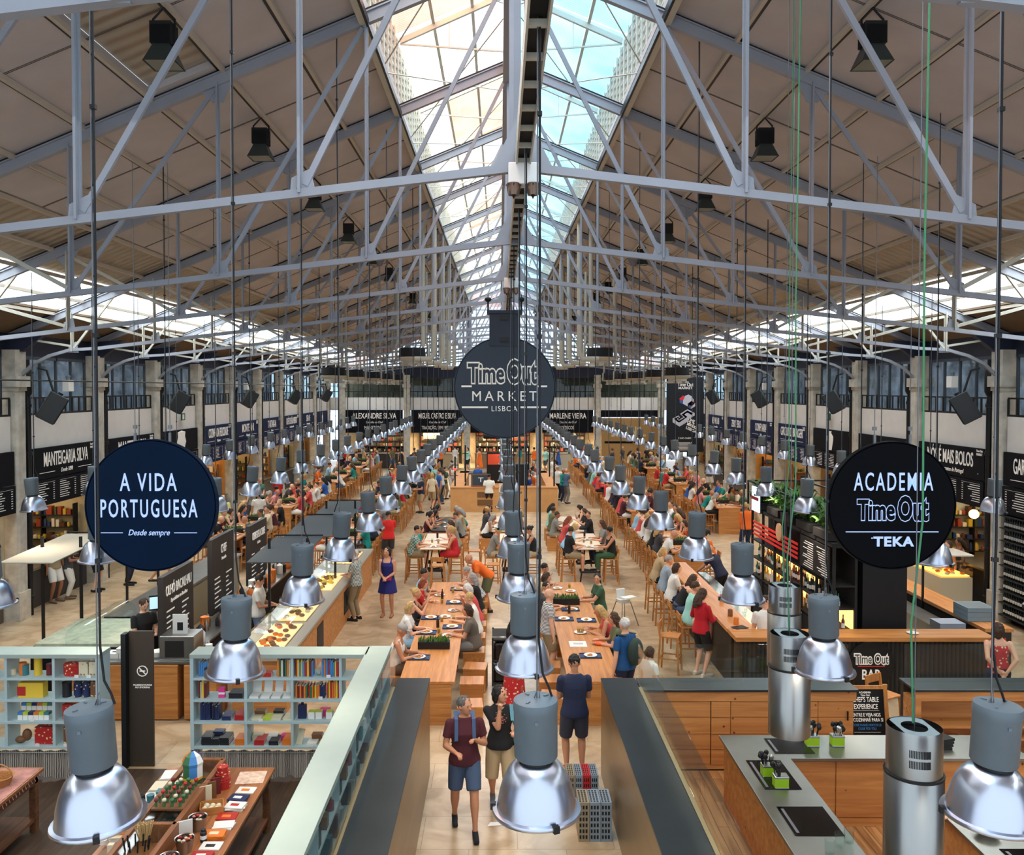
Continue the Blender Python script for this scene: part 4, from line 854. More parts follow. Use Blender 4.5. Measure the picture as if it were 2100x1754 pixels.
CN = dict(white=(226, 224, 218), black=(24, 24, 26), navy=(30, 38, 66), red=(186, 34, 38), orange=(226, 104, 30), grey=(128, 126, 122), blue=(44, 92, 170), sky=(146, 186, 214), green=(52, 84, 58), teal=(24, 136, 128), cream=(222, 206, 176), beige=(176, 152, 116),
          maroon=(72, 24, 34), pink=(214, 140, 140), coral=(206, 78, 76), charcoal=(62, 62, 66), denim=(66, 84, 112), khaki=(148, 128, 98), brown=(92, 66, 48), olive=(96, 98, 68), mint=(150, 206, 196), lemon=(214, 214, 140), purple=(90, 56, 110), royal=(30, 60, 190))
HC = dict(black=(22, 18, 16), brown=(62, 40, 26), blond=(186, 152, 98), grey=(150, 146, 142), white=(206, 202, 196), red=(128, 60, 30))
SK = [(222, 168, 138), (206, 148, 116), (188, 130, 98), (150, 98, 70), (228, 180, 152)]
lin = lambda c: (*cs(c), 1)
def assemble(R, skin, hairc, topc, botc, shoec, loc, rz, label, scale=1., group=None):
    o = link('person', R['body']); o.color = lin(skin); o.location = loc; o.rotation_euler = (0, 0, rz); o.scale = (scale,)*3; tag(o, label, 'person', group)
    for k, me in R.items():
        if k == 'body': continue
        nm = 'shoe' if k.startswith('shoe') else k; c = link(nm, me, o)
        c.color = lin({'hair': hairc, 'eyebrows': hairc, 'shirt': topc, 'dress': topc, 'skirt': botc, 'shorts': botc, 'trousers': botc, 'shoe': shoec}.get(nm, skin))
    return o
def person(label, loc, rz, pose, sex='m', hair='short', hairc='brown', top='tee', topc='grey', bot='shorts', botc='beige', skin=1, shoe=(40, 38, 40), scale=1., near=True, **kw):
    R = figure(pose, sex, hair, top, bot, voxel=.0105 if near else .016, fingers=near, **{'build': 1.07, **kw})
    hc = HC.get(hairc) or CN.get(hairc) or hairc
    return assemble(R, SK[skin], hc, CN.get(topc, topc), CN.get(botc, botc), shoe, loc, rz, label, scale)
PROTO = {}
def proto(kind):
    if kind not in PROTO:
        D = dict(a=('sit', 'm', 'short', 'tee', 'shorts'), b=('sit_eat', 'm', 'short', 'tee', 'pants'), c=('sit_lean', 'f', 'long', 'tank', 'pants'), d=('sit_back', 'f', 'bob', 'tee', 'shorts'), e=('sit_turn', 'm', 'short', 'long', 'pants'), f=('sit_eat', 'f', 'pony', 'tank', 'shorts'), g=('sit_phone', 'f', 'long', 'tee', 'pants'), h=('sit_lean', 'm', 'bald', 'tee', 'shorts'), i=('sit_turn', 'f', 'bun', 'tee', 'pants'),
                 s=('stand', 'm', 'short', 'tee', 'shorts'), t=('stand_phone', 'f', 'long', 'tank', 'pants'), u=('stand_fold', 'm', 'short', 'long', 'pants'), v=('walk', 'f', 'pony', 'tee', 'shorts'), w=('stand', 'f', 'bob', 'dress', ''), x=('stand_phone', 'm', 'short', 'tee', 'pants'))[kind]
        PROTO[kind] = figure(*D, voxel=.024, face_=True); PROTO[kind+'i'] = D
    return PROTO[kind], PROTO[kind+'i']
TW = {'tee': 't-shirt', 'long': 'long-sleeved shirt', 'tank': 'sleeveless top', 'dress': 'dress', 'polo': 'polo shirt'}
HW = {'short': 'short', 'long': 'long', 'bob': 'bobbed', 'pony': 'tied-back', 'bun': 'pinned-up', 'bald': 'no'}
def extra(kind, loc, rz, where, group, topc=None):
    R, D = proto(kind); tn = topc or rnd.choice(['white', 'white', 'black', 'black', 'navy', 'grey', 'cream', 'blue', 'green', 'red', 'pink', 'charcoal', 'sky', 'coral', 'beige', 'teal', 'olive', 'orange', 'white', 'maroon', 'mint'])
    hn = rnd.choice(['black', 'brown', 'brown', 'black', 'blond', 'grey']) if D[2] != 'bald' else 'no'
    b_ = rnd.choice(['denim', 'khaki', 'black', 'navy', 'charcoal', 'beige', 'white'])
    lab = 'person in %s %s%s, %s' % (tn, TW[D[3]], '' if hn == 'no' else ', %s hair' % hn, where)
    return assemble(R, rnd.choice(SK), HC.get(hn, (60, 50, 40)), CN[tn], CN[b_], rnd.choice([(230, 230, 228), (30, 30, 32), (110, 90, 70)]), loc, rz, lab, rnd.uniform(.95, 1.05), group)
# ================================================================ FURNITURE OF THE EATING AREA
def bar_chair():
    t = thing('bar_stool', '', 'stool'); w = G['stoolw']
    MB().box(-.19, .19, -.19, .19, .72, .75).build('seat', w, t, .006)
    for sx in (-1, 1):
        MB().bar((sx*.165, -.165, .72), (sx*.2, -.2, 0), .034).build('leg', w, t)
        MB().bar((sx*.2, .21, 0), (sx*.165, .17, .72), .034).bar((sx*.165, .17, .7), (sx*.165, .215, 1.0), .034).build('leg', w, t)
    q = MB()
    for z in (.3,):
        for sx in (-1, 1): q.bar((sx*.185, -.185, z), (sx*.185, .19, z), .02, .03)
        for sy in (-1, 1): q.bar((-.185, sy*.188, z), (.185, sy*.188, z), .02, .03)
    q.build('rail', w, t); MB().cbox((0, .21, .94), (.36, .02, .13)).build('backrest', w, t, .004)
    return t
def far_stool():
    "the same stool as one mesh, for the seats too small to show their parts"
    q = MB(); q.box(-.19, .19, -.19, .19, .72, .75)
    for sx in (-1, 1): q.bar((sx*.165, -.165, .72), (sx*.2, -.2, 0), .034); q.bar((sx*.2, .21, 0), (sx*.165, .17, .72), .034); q.bar((sx*.165, .17, .7), (sx*.165, .215, 1.0), .034)
    for sy in (-1, 1): q.bar((-.185, sy*.188, .3), (.185, sy*.188, .3), .02, .03)
    q.cbox((0, .21, .94), (.36, .02, .13)); o = q.build('bar_stool', G['stoolw']); return tag(o, '', 'stool')
NEAR = Pool(bar_chair()); FAR = Pool(far_stool())
def cube():
    t = thing('cube_stool', '', 'stool'); w = G['oakx']
    MB().box(-.215, .215, -.215, .215, .42, .45).build('seat', G['oak'], t, .004); MB().box(-.21, .21, -.21, -.19, 0, .42).build('side_panel', w, t); MB().box(-.21, .21, .19, .21, 0, .42).build('side_panel', w, t)
    MB().box(-.21, -.19, -.19, .19, 0, .42).build('side_panel', w, t); MB().box(.19, .21, -.19, .19, 0, .42).build('side_panel', w, t)
    return t
CUBE = Pool(cube())
def planter():
    t = thing('planter_box', '', 'planter'); MB().box(-.3, .3, -.09, .09, 0, .14).build('box', G['black'], t, .004)
    q = MB()
    for i in range(90):
        x, y = rnd.uniform(-.28, .28), rnd.uniform(-.07, .07); a = rnd.uniform(0, 6.3); h = rnd.uniform(.04, .1); dx, dy = math.cos(a)*.03, math.sin(a)*.03
        q.add([(x-.012, y, .13), (x+.012, y, .13), (x+dx+.008, y+dy, .14+h), (x+dx, y+dy, .15+h)], [(0, 1, 2, 3)])
    o = q.build('foliage', G['leaf'], t); return t
PLANT = Pool(planter())
def traymeal():
    q = MB(); q.box(-.2, .2, -.14, .14, 0, .012); q.box(-.2, .2, -.14, -.13, .012, .025); q.box(-.2, .2, .13, .14, .012, .025); q.box(-.2, -.19, -.13, .13, .012, .025); q.box(.19, .2, -.13, .13, .012, .025)
    return tag(q.build('tray', G['tray']), '', 'tray')
TRAY = Pool(traymeal())
def platep():
    t = thing('plate', '', 'plate'); MB().lathe([(0, 0), (.07, 0), (.12, .018), (.125, .02), (.12, .025), (.07, .01), (0, .01)], n=20).build('dish', G['plate'], t)
    q = MB(); 
    for i in range(5): q.ell((rnd.uniform(-.04, .04), rnd.uniform(-.04, .04), .02), (.03, .025, .015), 8, 5)
    q.build('food', mat('food', (186, 130, 70), .7, var=.4, vscale=30), t); return t
PLATE = Pool(platep())
def glassp():
    q = MB(); q.lathe([(0, 0), (.028, 0), (.036, .12), (.034, .12), (.027, .006), (0, .006)], n=12); q.use(1).lathe([(0, .008), (.027, .008), (.032, .08), (0, .08)], n=10); return tag(q.build('drinking_glass', [GLS, mat('drink', (190, 140, 50), .2)]), '', 'glass')
GLASS = Pool(glassp())
def bottlep():
    q = MB(); q.lathe([(0, 0), (.032, 0), (.032, .14), (.012, .18), (.012, .23), (0, .23)], n=12); return tag(q.build('bottle', mat('bottle_brown', (60, 34, 18), .15)), '', 'bottle')
BOT = Pool(bottlep())
def long_table(name, X, y0, y1, h, w, where, posts=None):
    t = thing('communal_table', 'long wooden communal table, %s' % where, 'table', (X, (y0+y1)/2, 0)); L = (y1-y0)/2
    MB().box(-w/2, w/2, -L, L, h-.045, h).build('tabletop', G['oak'], t, .004)
    for y in (-L+.04, L-.04)+((0,) if L > 2 else ()): MB().box(-w/2+.06, w/2-.06, y-.03, y+.03, 0, h-.045).build('end_panel', G['oakx'], t)
    return t
long_table('t', -1.45, 14.25, 21.6, .75, .94, 'near one left of the centre aisle')
long_table('t', 1.4, 14.25, 21.6, .75, .94, 'near one right of the centre aisle')
def seat(kind, x, y, rz, where, grp):
    P = {'n': NEAR, 'f': FAR, 'c': CUBE}[kind]
    return P.get((x, y, 0), rz, ('wooden cube stool, ' if kind == 'c' else 'wooden bar stool, ')+where, grp)
NORD = ['first']+ORD[1:]+['twenty-fourth', 'twenty-fifth', 'twenty-sixth', 'twenty-seventh', 'twenty-eighth', 'twenty-ninth', 'thirtieth', 'thirty-first', 'thirty-second', 'thirty-third', 'thirty-fourth', 'thirty-fifth', 'thirty-sixth', 'thirty-seventh', 'thirty-eighth', 'thirty-ninth', 'fortieth', 'forty-first', 'forty-second', 'forty-third', 'forty-fourth']
HP = math.pi/2
# ---- near communal tables: people by name
TL, TRX = -1.45, 1.4; sd = .47+.24
def at_table(X, s, y, label, pose, h=.45, stool='c', **kw):
    x = X+s*sd if h < .6 else X+s*(sd-.02); tn = 'left' if X < 0 else 'right'
    seat(stool, x, y, -s*HP, 'under the %s' % label.split(',')[0], 'cube stools at the near communal tables' if stool == 'c' else 'bar stools at the high tables')
    return person(label, (x, y, h+.005), -s*HP, pose, **kw)
at_table(TL, -1, 15.6, 'man in white tank top and cap, reading beside a tray', 'sit', hair='cap', hairc='grey', top='tank', topc='white', bot='shorts', botc='brown', skin=2, hp=20)
at_table(TL, -1, 17.2, 'blond woman in white t-shirt, at the left communal table', 'sit', sex='f', hair='bob', hairc='blond', topc='white', bot='shorts', botc='sky', skin=0)
at_table(TL, -1, 18.4, 'woman in dark sleeveless top raising both hands, at the left communal table', 'sit', sex='f', hair='bun', hairc='blond', top='tank', topc='charcoal', bot='pants', botc='black', skin=1, hl=(.2, -.35, .55), hr=(-.16, -.38, .6))
at_table(TL, -1, 19.4, 'woman in red patterned blouse, at the left communal table', 'sit_eat', sex='f', hair='bob', hairc='red', topc='red', pat='flower', bot='pants', botc='navy', skin=0)
at_table(TL, -1, 20.4, 'dark-haired man in pale blue t-shirt, far end of the left communal table', 'sit', hair='short', hairc='black', topc='sky', skin=2)
at_table(TL, 1, 17.0, 'woman in taupe top seen from the side, right side of the left communal table', 'sit', sex='f', hair='bob', hairc='brown', topc=(104, 94, 84), bot='pants', botc='grey', skin=1, build=1.15)
at_table(TL, 1, 18.0, 'blond person in white shirt, right side of the left communal table', 'sit', hair='short', hairc='blond', topc='white', bot='pants', botc='beige', skin=0)
at_table(TL, 1, 18.9, 'woman with white headscarf, right side of the left communal table', 'sit_eat', sex='f', hair='bob', hairc='white', topc='coral', bot='pants', botc='black', skin=1)
at_table(TL, 1, 19.9, 'woman with long grey hair in black top, right side of the left communal table', 'sit', sex='f', hair='long', hairc='grey', top='tee', topc='black', bot='pants', botc='black', skin=0)
at_table(TL, 1, 21.0, 'grey-haired person in striped t-shirt, right side of the left communal table', 'sit_lean', hair='short', hairc='grey', topc='navy', pat='Z', bot='shorts', botc='navy', skin=1)
at_table(TRX, -1, 19.0, 'man in black t-shirt with glasses, left side of the right communal table', 'sit', hair='short', hairc='black', topc='charcoal', skin=1, hy=-50)
at_table(TRX, -1, 20.1, 'woman in beige top, left side of the right communal table', 'sit_eat', sex='f', hair='bob', hairc='brown', topc='beige', bot='pants', botc='khaki', skin=0)
at_table(TRX, -1, 21.1, 'dark-haired man in cream shirt, left side of the right communal table', 'sit_eat', hair='short', hairc='black', topc='cream', bot='pants', botc='navy', skin=2)
at_table(TRX, 1, 19.8, 'young man in green shirt turning toward the camera, right communal table', 'sit_turn', hair='short', hairc='black', topc='green', bot='shorts', botc='khaki', skin=1, hy=55)
at_table(TRX, 1, 17.2, 'woman with curly blond hair and bare arms, right communal table', 'sit_lean', sex='f', hair='long', hairc='blond', top='tank', topc='coral', bot='pants', botc='denim', skin=2)
at_table(TRX, 1, 16.4, 'woman with long dark hair in olive top, right communal table', 'sit', sex='f', hair='long', hairc='brown', topc='olive', bot='pants', botc='black', skin=1)
for x, y, nm in ((-.72, 14.1, 'in the aisle at the near end of the left communal table'), (-.72, 15.2, 'second in the aisle along the left communal table'), (-.68, 16.0, 'third in the aisle along the left communal table'), (.7, 14.5, 'in the aisle at the near end of the right communal table'), (.7, 15.3, 'second in the aisle along the right communal table'), (.72, 16.1, 'third in the aisle along the right communal table'), (2.1, 14.5, 'beside the parapet at the right communal table'), (.72, 17.6, 'behind the striped standing man')): seat('c', x, y, rnd.uniform(-.1, .1), nm, 'empty cube stools')
MB().box(-2.55, -2.15, 13.9, 15.3, .4, .45).box(-2.53, -2.17, 13.95, 14.0, 0, .4).box(-2.53, -2.17, 15.2, 15.25, 0, .4).build('bench', G['oak']); o = bpy.data.objects['bench']; tag(o, 'low wooden bench at the near left end of the left communal table', 'bench')
# planters, trays, plates and drinks on the communal tables
PLANT.get((TL-.02, 16.1, .75), 0, 'black planter box of green herbs on the left communal table', 'table planters'); PLANT.get((TRX-.1, 19.4, .75), 0, 'black planter box of green herbs on the right communal table', 'table planters')
def dish(x, y, z, where, kinds):
    for kd, dx, dy in kinds:
        P, nm, g = {'t': (TRAY, 'blue serving tray', 'serving trays'), 'p': (PLATE, 'white plate with food', 'plates'), 'g': (GLASS, 'drinking glass', 'glasses'), 'b': (BOT, 'brown glass bottle', 'bottles')}[kd]
        P.get((x+dx, y+dy, z+(.012 if kd == 'p' and ('t', dx, dy) in kinds else 0)), rnd.uniform(0, 3) if kd == 'p' else 0, nm+' '+where, g)
ws = 'on the left communal table'
dish(TL-.25, 15.5, .75, 'in front of the man in the cap', [('t', 0, 0), ('p', 0, 0)])
dish(TL, 17.0, .75, ws+' behind the planter', [('t', -.25, .1), ('p', -.25, .1), ('p', .2, -.1), ('g', 0, .1), ('g', .05, -.2), ('t', .25, .5), ('p', .25, .5), ('b', -.05, .5)])
dish(TL, 18.2, .75, ws+' beside the raised hands', [('t', -.25, 0), ('p', -.25, 0), ('p', .05, .1), ('g', 0, -.25), ('g', .25, -.2), ('p', .2, .6)])
dish(TL, 19.5, .75, ws+' near its far half', [('t', .2, 0), ('p', .2, 0), ('g', -.1, 0), ('b', -.12, .4), ('p', -.2, .7), ('g', .1, 1.0), ('t', .22, 1.3), ('p', .22, 1.3)])
ws = 'on the right communal table'
dish(TRX, 15.6, .75, ws+' near its near end', [('t', .05, 0), ('p', .05, 0)]); dish(TRX, 17.1, .75, ws+' by the curly blond woman', [('p', 0, 0), ('g', -.03, .02), ('g', .04, 0)])
dish(TRX, 18.0, .75, ws+' before the planter', [('t', -.25, .1), ('p', -.25, .1), ('t', .22, 0), ('p', .22, 0), ('b', -.1, .6), ('t', -.05, .9), ('p', .0, .9)]); dish(TRX, 20.6, .75, ws+' at its far end', [('p', .1, 0), ('p', -.2, .3), ('g', .1, .4)])
tag(MB().box(TRX-.28, TRX+.05, 16.15, 16.5, .75, .765).box(TRX-.2, TRX-.02, 16.28, 16.34, .765, .8).build('board', G['white']), 'white slate with a dark spectacle case on the right communal table', 'board')
q = MB(); q.ell((0, 0, .03), (.11, .08, .035), 12, 6); q.tube([(-.08, 0, .05), (-.12, .1, .06), (0, .14, .05)], .01, 5); tag(q.build('handbag', mat('bag_orange', (222, 92, 34), .6), loc=(TRX+.3, 16.3, .75)), 'small orange bag lying on the right communal table', 'bag')
# ---- second row: high trestle tables
def trestle(x, y, L, where):
    t = thing('high_table', 'high table with pale top and black splayed legs, %s' % where, 'table', (x, y, 0), 0)
    MB().box(-.37, .37, -L/2, L/2, 1.02, 1.05).build('tabletop', mat('pale_top', (222, 204, 184), .3), t, .003)
    for sy in (-1, 1):
        for sx in (-1, 1): MB().bar((sx*.14, sy*(L/2-.25), 1.02), (sx*.3, sy*(L/2-.05), 0), .03).build('leg', G['black'], t)
    return t
YT = 24.8
for x, nm in ((-2.15, 'left one'), (.15, 'middle one'), (2.4, 'right one')): trestle(x, YT+1, 2.6, nm)
def hi(x, s, y, label, pose, **kw):
    xx = x+s*.62; seat('n', xx, y, -s*HP, 'under the %s' % label.split(',')[0], 'bar stools at the high tables'); return person(label, (xx, y, .755), -s*HP, pose, near=False, **kw)
hi(-2.15, -1, 24.9, 'man in green plaid shirt, left high table', 'sit', hair='short', hairc='black', topc=(70, 120, 110), pat='check', bot='shorts', botc='khaki', skin=1)
hi(-2.15, -1, 25.7, 'child with brown hair, left high table', 'sit_eat', sex='f', hair='bob', hairc='brown', topc='teal', scale=.85, skin=0)
hi(-2.15, 1, 24.9, 'woman in red dress, left high table', 'sit', sex='f', hair='pony', hairc='blond', top='dress', topc='red', skin=1)
hi(-2.15, 1, 26.1, 'woman in taupe blouse, left high table', 'sit_eat', sex='f', hair='bob', hairc='brown', topc=(150, 136, 120), bot='pants', botc='beige', skin=0)
hi(.15, -1, 24.9, 'man in grey t-shirt and bright green cap, middle high table', 'sit_eat', hair='cap', hairc=(130, 200, 60), topc='grey', bot='shorts', botc='beige', skin=1)
hi(.15, 1, 24.9, 'woman in black tank top with pinned-up hair, middle high table', 'sit', sex='f', hair='bun', hairc='black', top='tank', topc='black', bot='shorts', botc='beige', skin=2)
hi(2.4, -1, 24.7, 'man in black t-shirt and sunglasses drinking, right high table', 'sit_turn', hair='short', hairc='brown', topc='black', bot='shorts', botc='khaki', skin=1, hy=70)
hi(2.4, -1, 25.9, 'woman in light blue shirt with long hair, right high table', 'sit_lean', sex='f', hair='long', hairc='blond', topc='sky', bot='pants', botc='denim', skin=0)
hi(2.4, 1, 24.7, 'woman in black tank top facing the camera, right high table', 'sit_turn', sex='f', hair='short', hairc='black', top='tank', topc='black', bot='pants', botc='green', skin=2, hy=-60)
hi(2.4, 1, 26.0, 'woman with long dark hair in grey top, right high table', 'sit', sex='f', hair='long', hairc='brown', topc='grey', bot='pants', botc='navy', skin=1)
hi(2.4, -1, 26.9, 'person in coral top, far end of the right high table', 'sit_eat', sex='f', hair='long', hairc='red', topc='coral', skin=0)
for x, y, nm in ((-1.95, 23.75, 'standing empty before the left high table'), (-1.0, 25.9, 'empty, right of the woman in taupe'), (-.6, 25.7, 'empty beside the green cap man'), (.8, 25.7, 'empty behind the woman in black'), (-.4, 23.9, 'empty before the middle high table'), (3.1, 25.5, 'empty at the right high table')): seat('n', x, y, rnd.choice([HP, -HP, math.pi]), nm, 'empty bar stools')
for x in (-2.15, .15, 2.4): dish(x, 24.8, 1.05, 'on the high table %s' % ('left' if x < 0 else 'in the middle' if x < 1 else 'right'), [('p', 0, 0), ('g', .1, .5), ('g', -.1, .7), ('p', .05, 1.1), ('b', 0, 1.5)])
# ---- third row: low tables
for x, nm in ((-2.2, 'third row, left'), (-.1, 'third row, middle'), (2.3, 'third row, right')):
    t = thing('low_table', 'low table with cube stools in the %s' % nm, 'table', (x, 31, 0)); MB().box(-.4, .4, -1.6, 1.6, .71, .75).build('tabletop', G['black'] if x < -1 else mat('pale_top', (222, 204, 184)), t)
    for sy in (-1, 1): MB().box(-.35, .35, sy*1.5-.03, sy*1.5+.03, 0, .71).build('end_panel', G['oakx'], t)
    i = 0
    for s in (-1, 1):
        for y in (29.8, 30.8, 31.9):
            wh = '%s at the %s cube-stool table' % (ORD[i], nm.split(', ')[1]); i += 1
            seat('c', x+s*.64, y, 0, wh, 'cube stools of the third row'); k = 'acdbfgehi'[rnd.randrange(9)]; extra(k, (x+s*.64, y, .455), -s*HP+rnd.uniform(-.2, .2), wh, 'third row diners', {(-2.2, -1, 29.8): 'maroon', (-2.2, 1, 29.8): 'grey', (-.1, -1, 29.8): 'white', (-.1, 1, 29.8): 'cream'}.get((x, s, y)))
    dish(x, 30.2, .75, 'on the %s cube-stool table' % nm.split(', ')[1], [('p', .1, 0), ('g', -.1, .4), ('p', -.1, .9), ('g', .1, 1.2)])
# ---- long rows of high tables
RW = [('A', -5.0, [(25.5, 31.5), (33, 39), (41, 47), (49, 55)], 'left centre row'), ('B', -8.75, [(26, 31), (33, 40), (42, 48), (49.5, 55)], 'left wall row'),
      ('C', 5.15, [(24, 30.5), (32, 38), (40, 46), (48, 55)], 'right centre row'), ('D', 8.7, [(33, 39.5), (41, 47), (49, 55)], 'right wall row')]
SPECIAL = {('D', -1, 3): 'orange', ('D', -1, 5): 'blue', ('D', -1, 9): 'red', ('B', 1, 12): 'blue', ('B', 1, 2): 'white', ('C', -1, 9): 'coral', ('C', -1, 4): 'white', ('C', -1, 3): 'white', ('C', 1, 1): 'navy', ('C', -1, 2): 'black', ('A', 1, 3): 'white', ('A', 1, 2): 'navy'}
for nm, X, segs, wh in RW:
    n = 0; cnt = {-1: 0, 1: 0}
    for y0, y1 in segs:
        long_table('t', X, y0, y1, 1.05, .95, '%s table of the %s' % (ORD[n], wh))
        for j in range(2): PLANT.get((X, y0+1.2+j*2.6, 1.05), HP*0, 'black herb planter, %s on the %s table, %s' % (ORD[j], ORD[n], wh), 'table planters')
        dish(X, y0+.5, 1.05, 'on the %s table of the %s' % (ORD[n], wh), [('p', -.2, 0), ('p', .22, .2), ('g', 0, .1), ('t', .2, 1.4), ('g', -.1, 1.6), ('p', -.2, 2.0), ('b', .05, 2.2), ('p', .2, 3.4), ('g', 0, 3.8)])
        for s in (-1, 1):
            y = y0+.4
            while y < y1-.2:
                i = cnt[s]; cnt[s] += 1; x = X+s*.73; w_ = '%s %s-side seat, %s' % (NORD[min(i, 43)], 'left' if s < 0 else 'right', wh)
                yy = y+rnd.uniform(-.05, .05); seat('n' if y < 34 else 'f', x, yy, -s*HP+rnd.uniform(-.12, .12), w_, 'bar stools of the '+wh)
                if rnd.random() < ((.82 if y < 38 else .62) if (nm, s, i) not in SPECIAL else 1): extra('abcdefghi'[rnd.randrange(9)], (x-s*.02, yy, .755), -s*HP+rnd.uniform(-.25, .25), w_, 'diners of the '+wh, SPECIAL.get((nm, s, i)))
                y += .8
        n += 1
# ---- standing people
P_ = person
o = P_('man in maroon t-shirt with backpack straps and denim shorts walking toward the camera', (*atZ(953, 1698, 0), 0), .1, 'walk', hair='short', hairc=(84, 80, 78), topc='maroon', botc='denim', skin=2, shoe=(24, 26, 34), hy=45, hl=(.13, -.2, 1.22), hr=(-.13, -.26, 1.1), fl=(.12, -.24, .08), fr=(-.12, .2, .1), scale=1.0, curl=1.0)
mx_, my_ = atZ(953, 1698, 0)
t = thing('backpack', 'blue backpack worn by the man in the maroon t-shirt', 'backpack', (mx_, my_, 0), .1)
q = MB(); q.ell((0, .24, 1.22), (.16, .1, .24), 14, 10); q.build('bag', mat('bag_blue', (70, 96, 140), .7), t)
for s in (-1, 1): MB().bar((s*.115, .13, 1.48), (s*.11, -.1, 1.45), .045, .012).bar((s*.11, -.1, 1.45), (s*.115, -.148, 1.2), .045, .012, (0, 1, 0)).bar((s*.115, -.148, 1.2), (s*.16, .1, 1.08), .03, .01).build('strap', mat('strap_blue', (62, 84, 120), .7), t)
wx, wy = atZ(1026, 1655, 0)
P_('woman in black t-shirt with beaded pattern and beige shorts walking toward the camera', (wx, wy, 0), .05, 'walk', sex='f', hair='bob', hairc='black', topc='black', botc='beige', skin=1, shoe=(96, 98, 104), hy=55, hr=(-.02, -.17, 1.42), hl=(.2, -.2, 1.15), fl=(.1, -.1, .08), fr=(-.1, .2, .12), scale=.97, build=1.12, short=1.1, curl=1.2)
q = MB(); 
for i in range(60): a, r = rnd.uniform(0, 6.28), rnd.uniform(0, .085); q.ell((wx-.0+r*math.cos(a), wy-.155, 1.28+r*math.sin(a)*1.1), (.007, .004, .007), 6, 4)
o = q.build('beaded_pattern', [mat('beads', (196, 112, 96), .5)]); o.parent = [c for c in bpy.data.objects if c.name.startswith('person') and c.get('label', '').startswith('woman in black t-shirt with beaded')][0]; o.matrix_parent_inverse = (Matrix.Translation(o.parent.location) @ Matrix.Rotation(.05, 4, 'Z') @ Matrix.Scale(.97, 4)).inverted()
t = thing('shoulder_bag', 'teal shoulder bag carried by the woman in the black t-shirt', 'bag', (wx, wy, 0)); q = MB(); q.ell((.27, -.02, .98), (.11, .09, .16), 12, 8); q.build('bag', mat('bag_teal', (84, 136, 150), .7), t); MB().bar((.15, -.04, 1.42), (.17, -.17, 1.25), .06, .012).bar((.17, -.17, 1.25), (.24, -.09, 1.08), .05, .012).build('strap', mat('bag_teal', (84, 136, 150)), t)
P_('man in navy polo shirt and navy shorts seen from behind', (*atZ(1178, 1588, 0), 0), math.pi+.05, 'stand_phone', hair='short', hairc='black', top='polo', topc='navy', botc=(50, 52, 66), skin=2, shoe=(60, 50, 46), scale=1.02)
P_('person in long red floral dress, partly behind a pendant lamp', (*atZ(1054, 1470, 0), 0), HP, 'stand', sex='f', hair='long', hairc='black', top='dress', topc='red', pat='flower', skin=3, skirt=.86, near=False)
P_('elderly bald man in striped t-shirt standing at the right communal table', (.72, 16.75, 0), HP+.2, 'stand', hair='bald', topc='charcoal', pat='Z', bot='shorts', botc='khaki', skin=0, hl=(.25, -.14, .8))
P_('grey-haired man in blue t-shirt with a dark green backpack', (1.95, 14.6, 0), math.pi+.7, 'stand', hair='short', hairc='white', topc=(26, 78, 130), botc='navy', skin=0)
t = thing('backpack', 'dark green backpack worn by the grey-haired man in blue', 'backpack', (1.95, 14.6, 0), math.pi+.7); MB().ell((0, .22, 1.2), (.16, .12, .24), 14, 10).build('bag', mat('bag_green', (38, 56, 50), .7), t)
for s in (-1, 1): MB().bar((s*.11, .12, 1.47), (s*.11, -.1, 1.45), .05, .012).bar((s*.11, -.1, 1.45), (s*.12, -.148, 1.15), .04, .012, (0, 1, 0)).build('strap', mat('bag_green', (38, 56, 50)), t)
P_('girl with ponytail in white top with red hearts, beside the right parapet', (2.25, 14.0, 0), HP+.5, 'stand', sex='f', hair='pony', hairc='brown', top='tee', topc='white', bot='shorts', botc='pink', skin=0, scale=.82)
P_('woman in blue romper with a pink belt bag', (*atZ(795, 1264, 0), 0), -.1, 'stand_fold', sex='f', hair='pony', hairc='black', top='dress', topc=(34, 38, 110), skin=1, skirt=.32, shoe=(180, 120, 90), hl=(.05, -.22, 1.02))
q = MB(); q.ell((0, 0, 0), (.17, .15, .05), 16, 6); q.cbox((.02, -.16, 0), (.18, .05, .09)); X_, Y_ = atZ(795, 1264, 0); tag(q.build('belt_bag', mat('bag_pink', (190, 40, 90), .6), loc=(X_, Y_, .98)), 'pink belt bag worn by the woman in the blue romper', 'bag')
P_('man in grey checked shirt and beige trousers at the kiosk counter', (*atZ(731, 1272, 0), 0), -HP-.3, 'stand_phone', hair='short', hairc='white', top='tee', topc='grey', pat='check', bot='pants', botc='khaki', skin=0, near=False, shoe=(24, 24, 26))
P_('man in bright red t-shirt and dark shorts seen from behind left of the aisle', (*atZ(797, 1160, 0), 0), math.pi+.4, 'stand_phone', hair='short', hairc='black', topc=(222, 40, 34), botc='charcoal', skin=2, near=False)
P_('man in orange t-shirt bending over the left communal table', (-.5, 21.6, 0), -HP+.2, 'bend', hair='bald', topc='orange', botc='olive', skin=2, hl=(.2, -.58, .9), hr=(-.15, -.56, .86))
P_('woman in red top and black shorts standing at the bar', (*atZ(1437, 1386, 0), 0), HP+.5, 'stand_phone', sex='f', hair='long', hairc='brown', top='long', topc=(180, 22, 36), botc='black', skin=0, shoe=(210, 206, 200), hl=(.3, -.3, 1.12), hr=(-.05, -.34, 1.12))
P_('man in white t-shirt and grey shorts at the bar front counter', (*atZ(1570, 1408, 0), 0), math.pi+.05, 'stand_phone', hair='short', hairc='brown', topc='white', botc='grey', skin=0)
P_('man in pale green shirt and khaki shorts standing in the left aisle', (*atZ(893, 1021, 0), 0), .6, 'stand', hair='short', hairc='black', topc='mint', botc='khaki', skin=2, near=False)
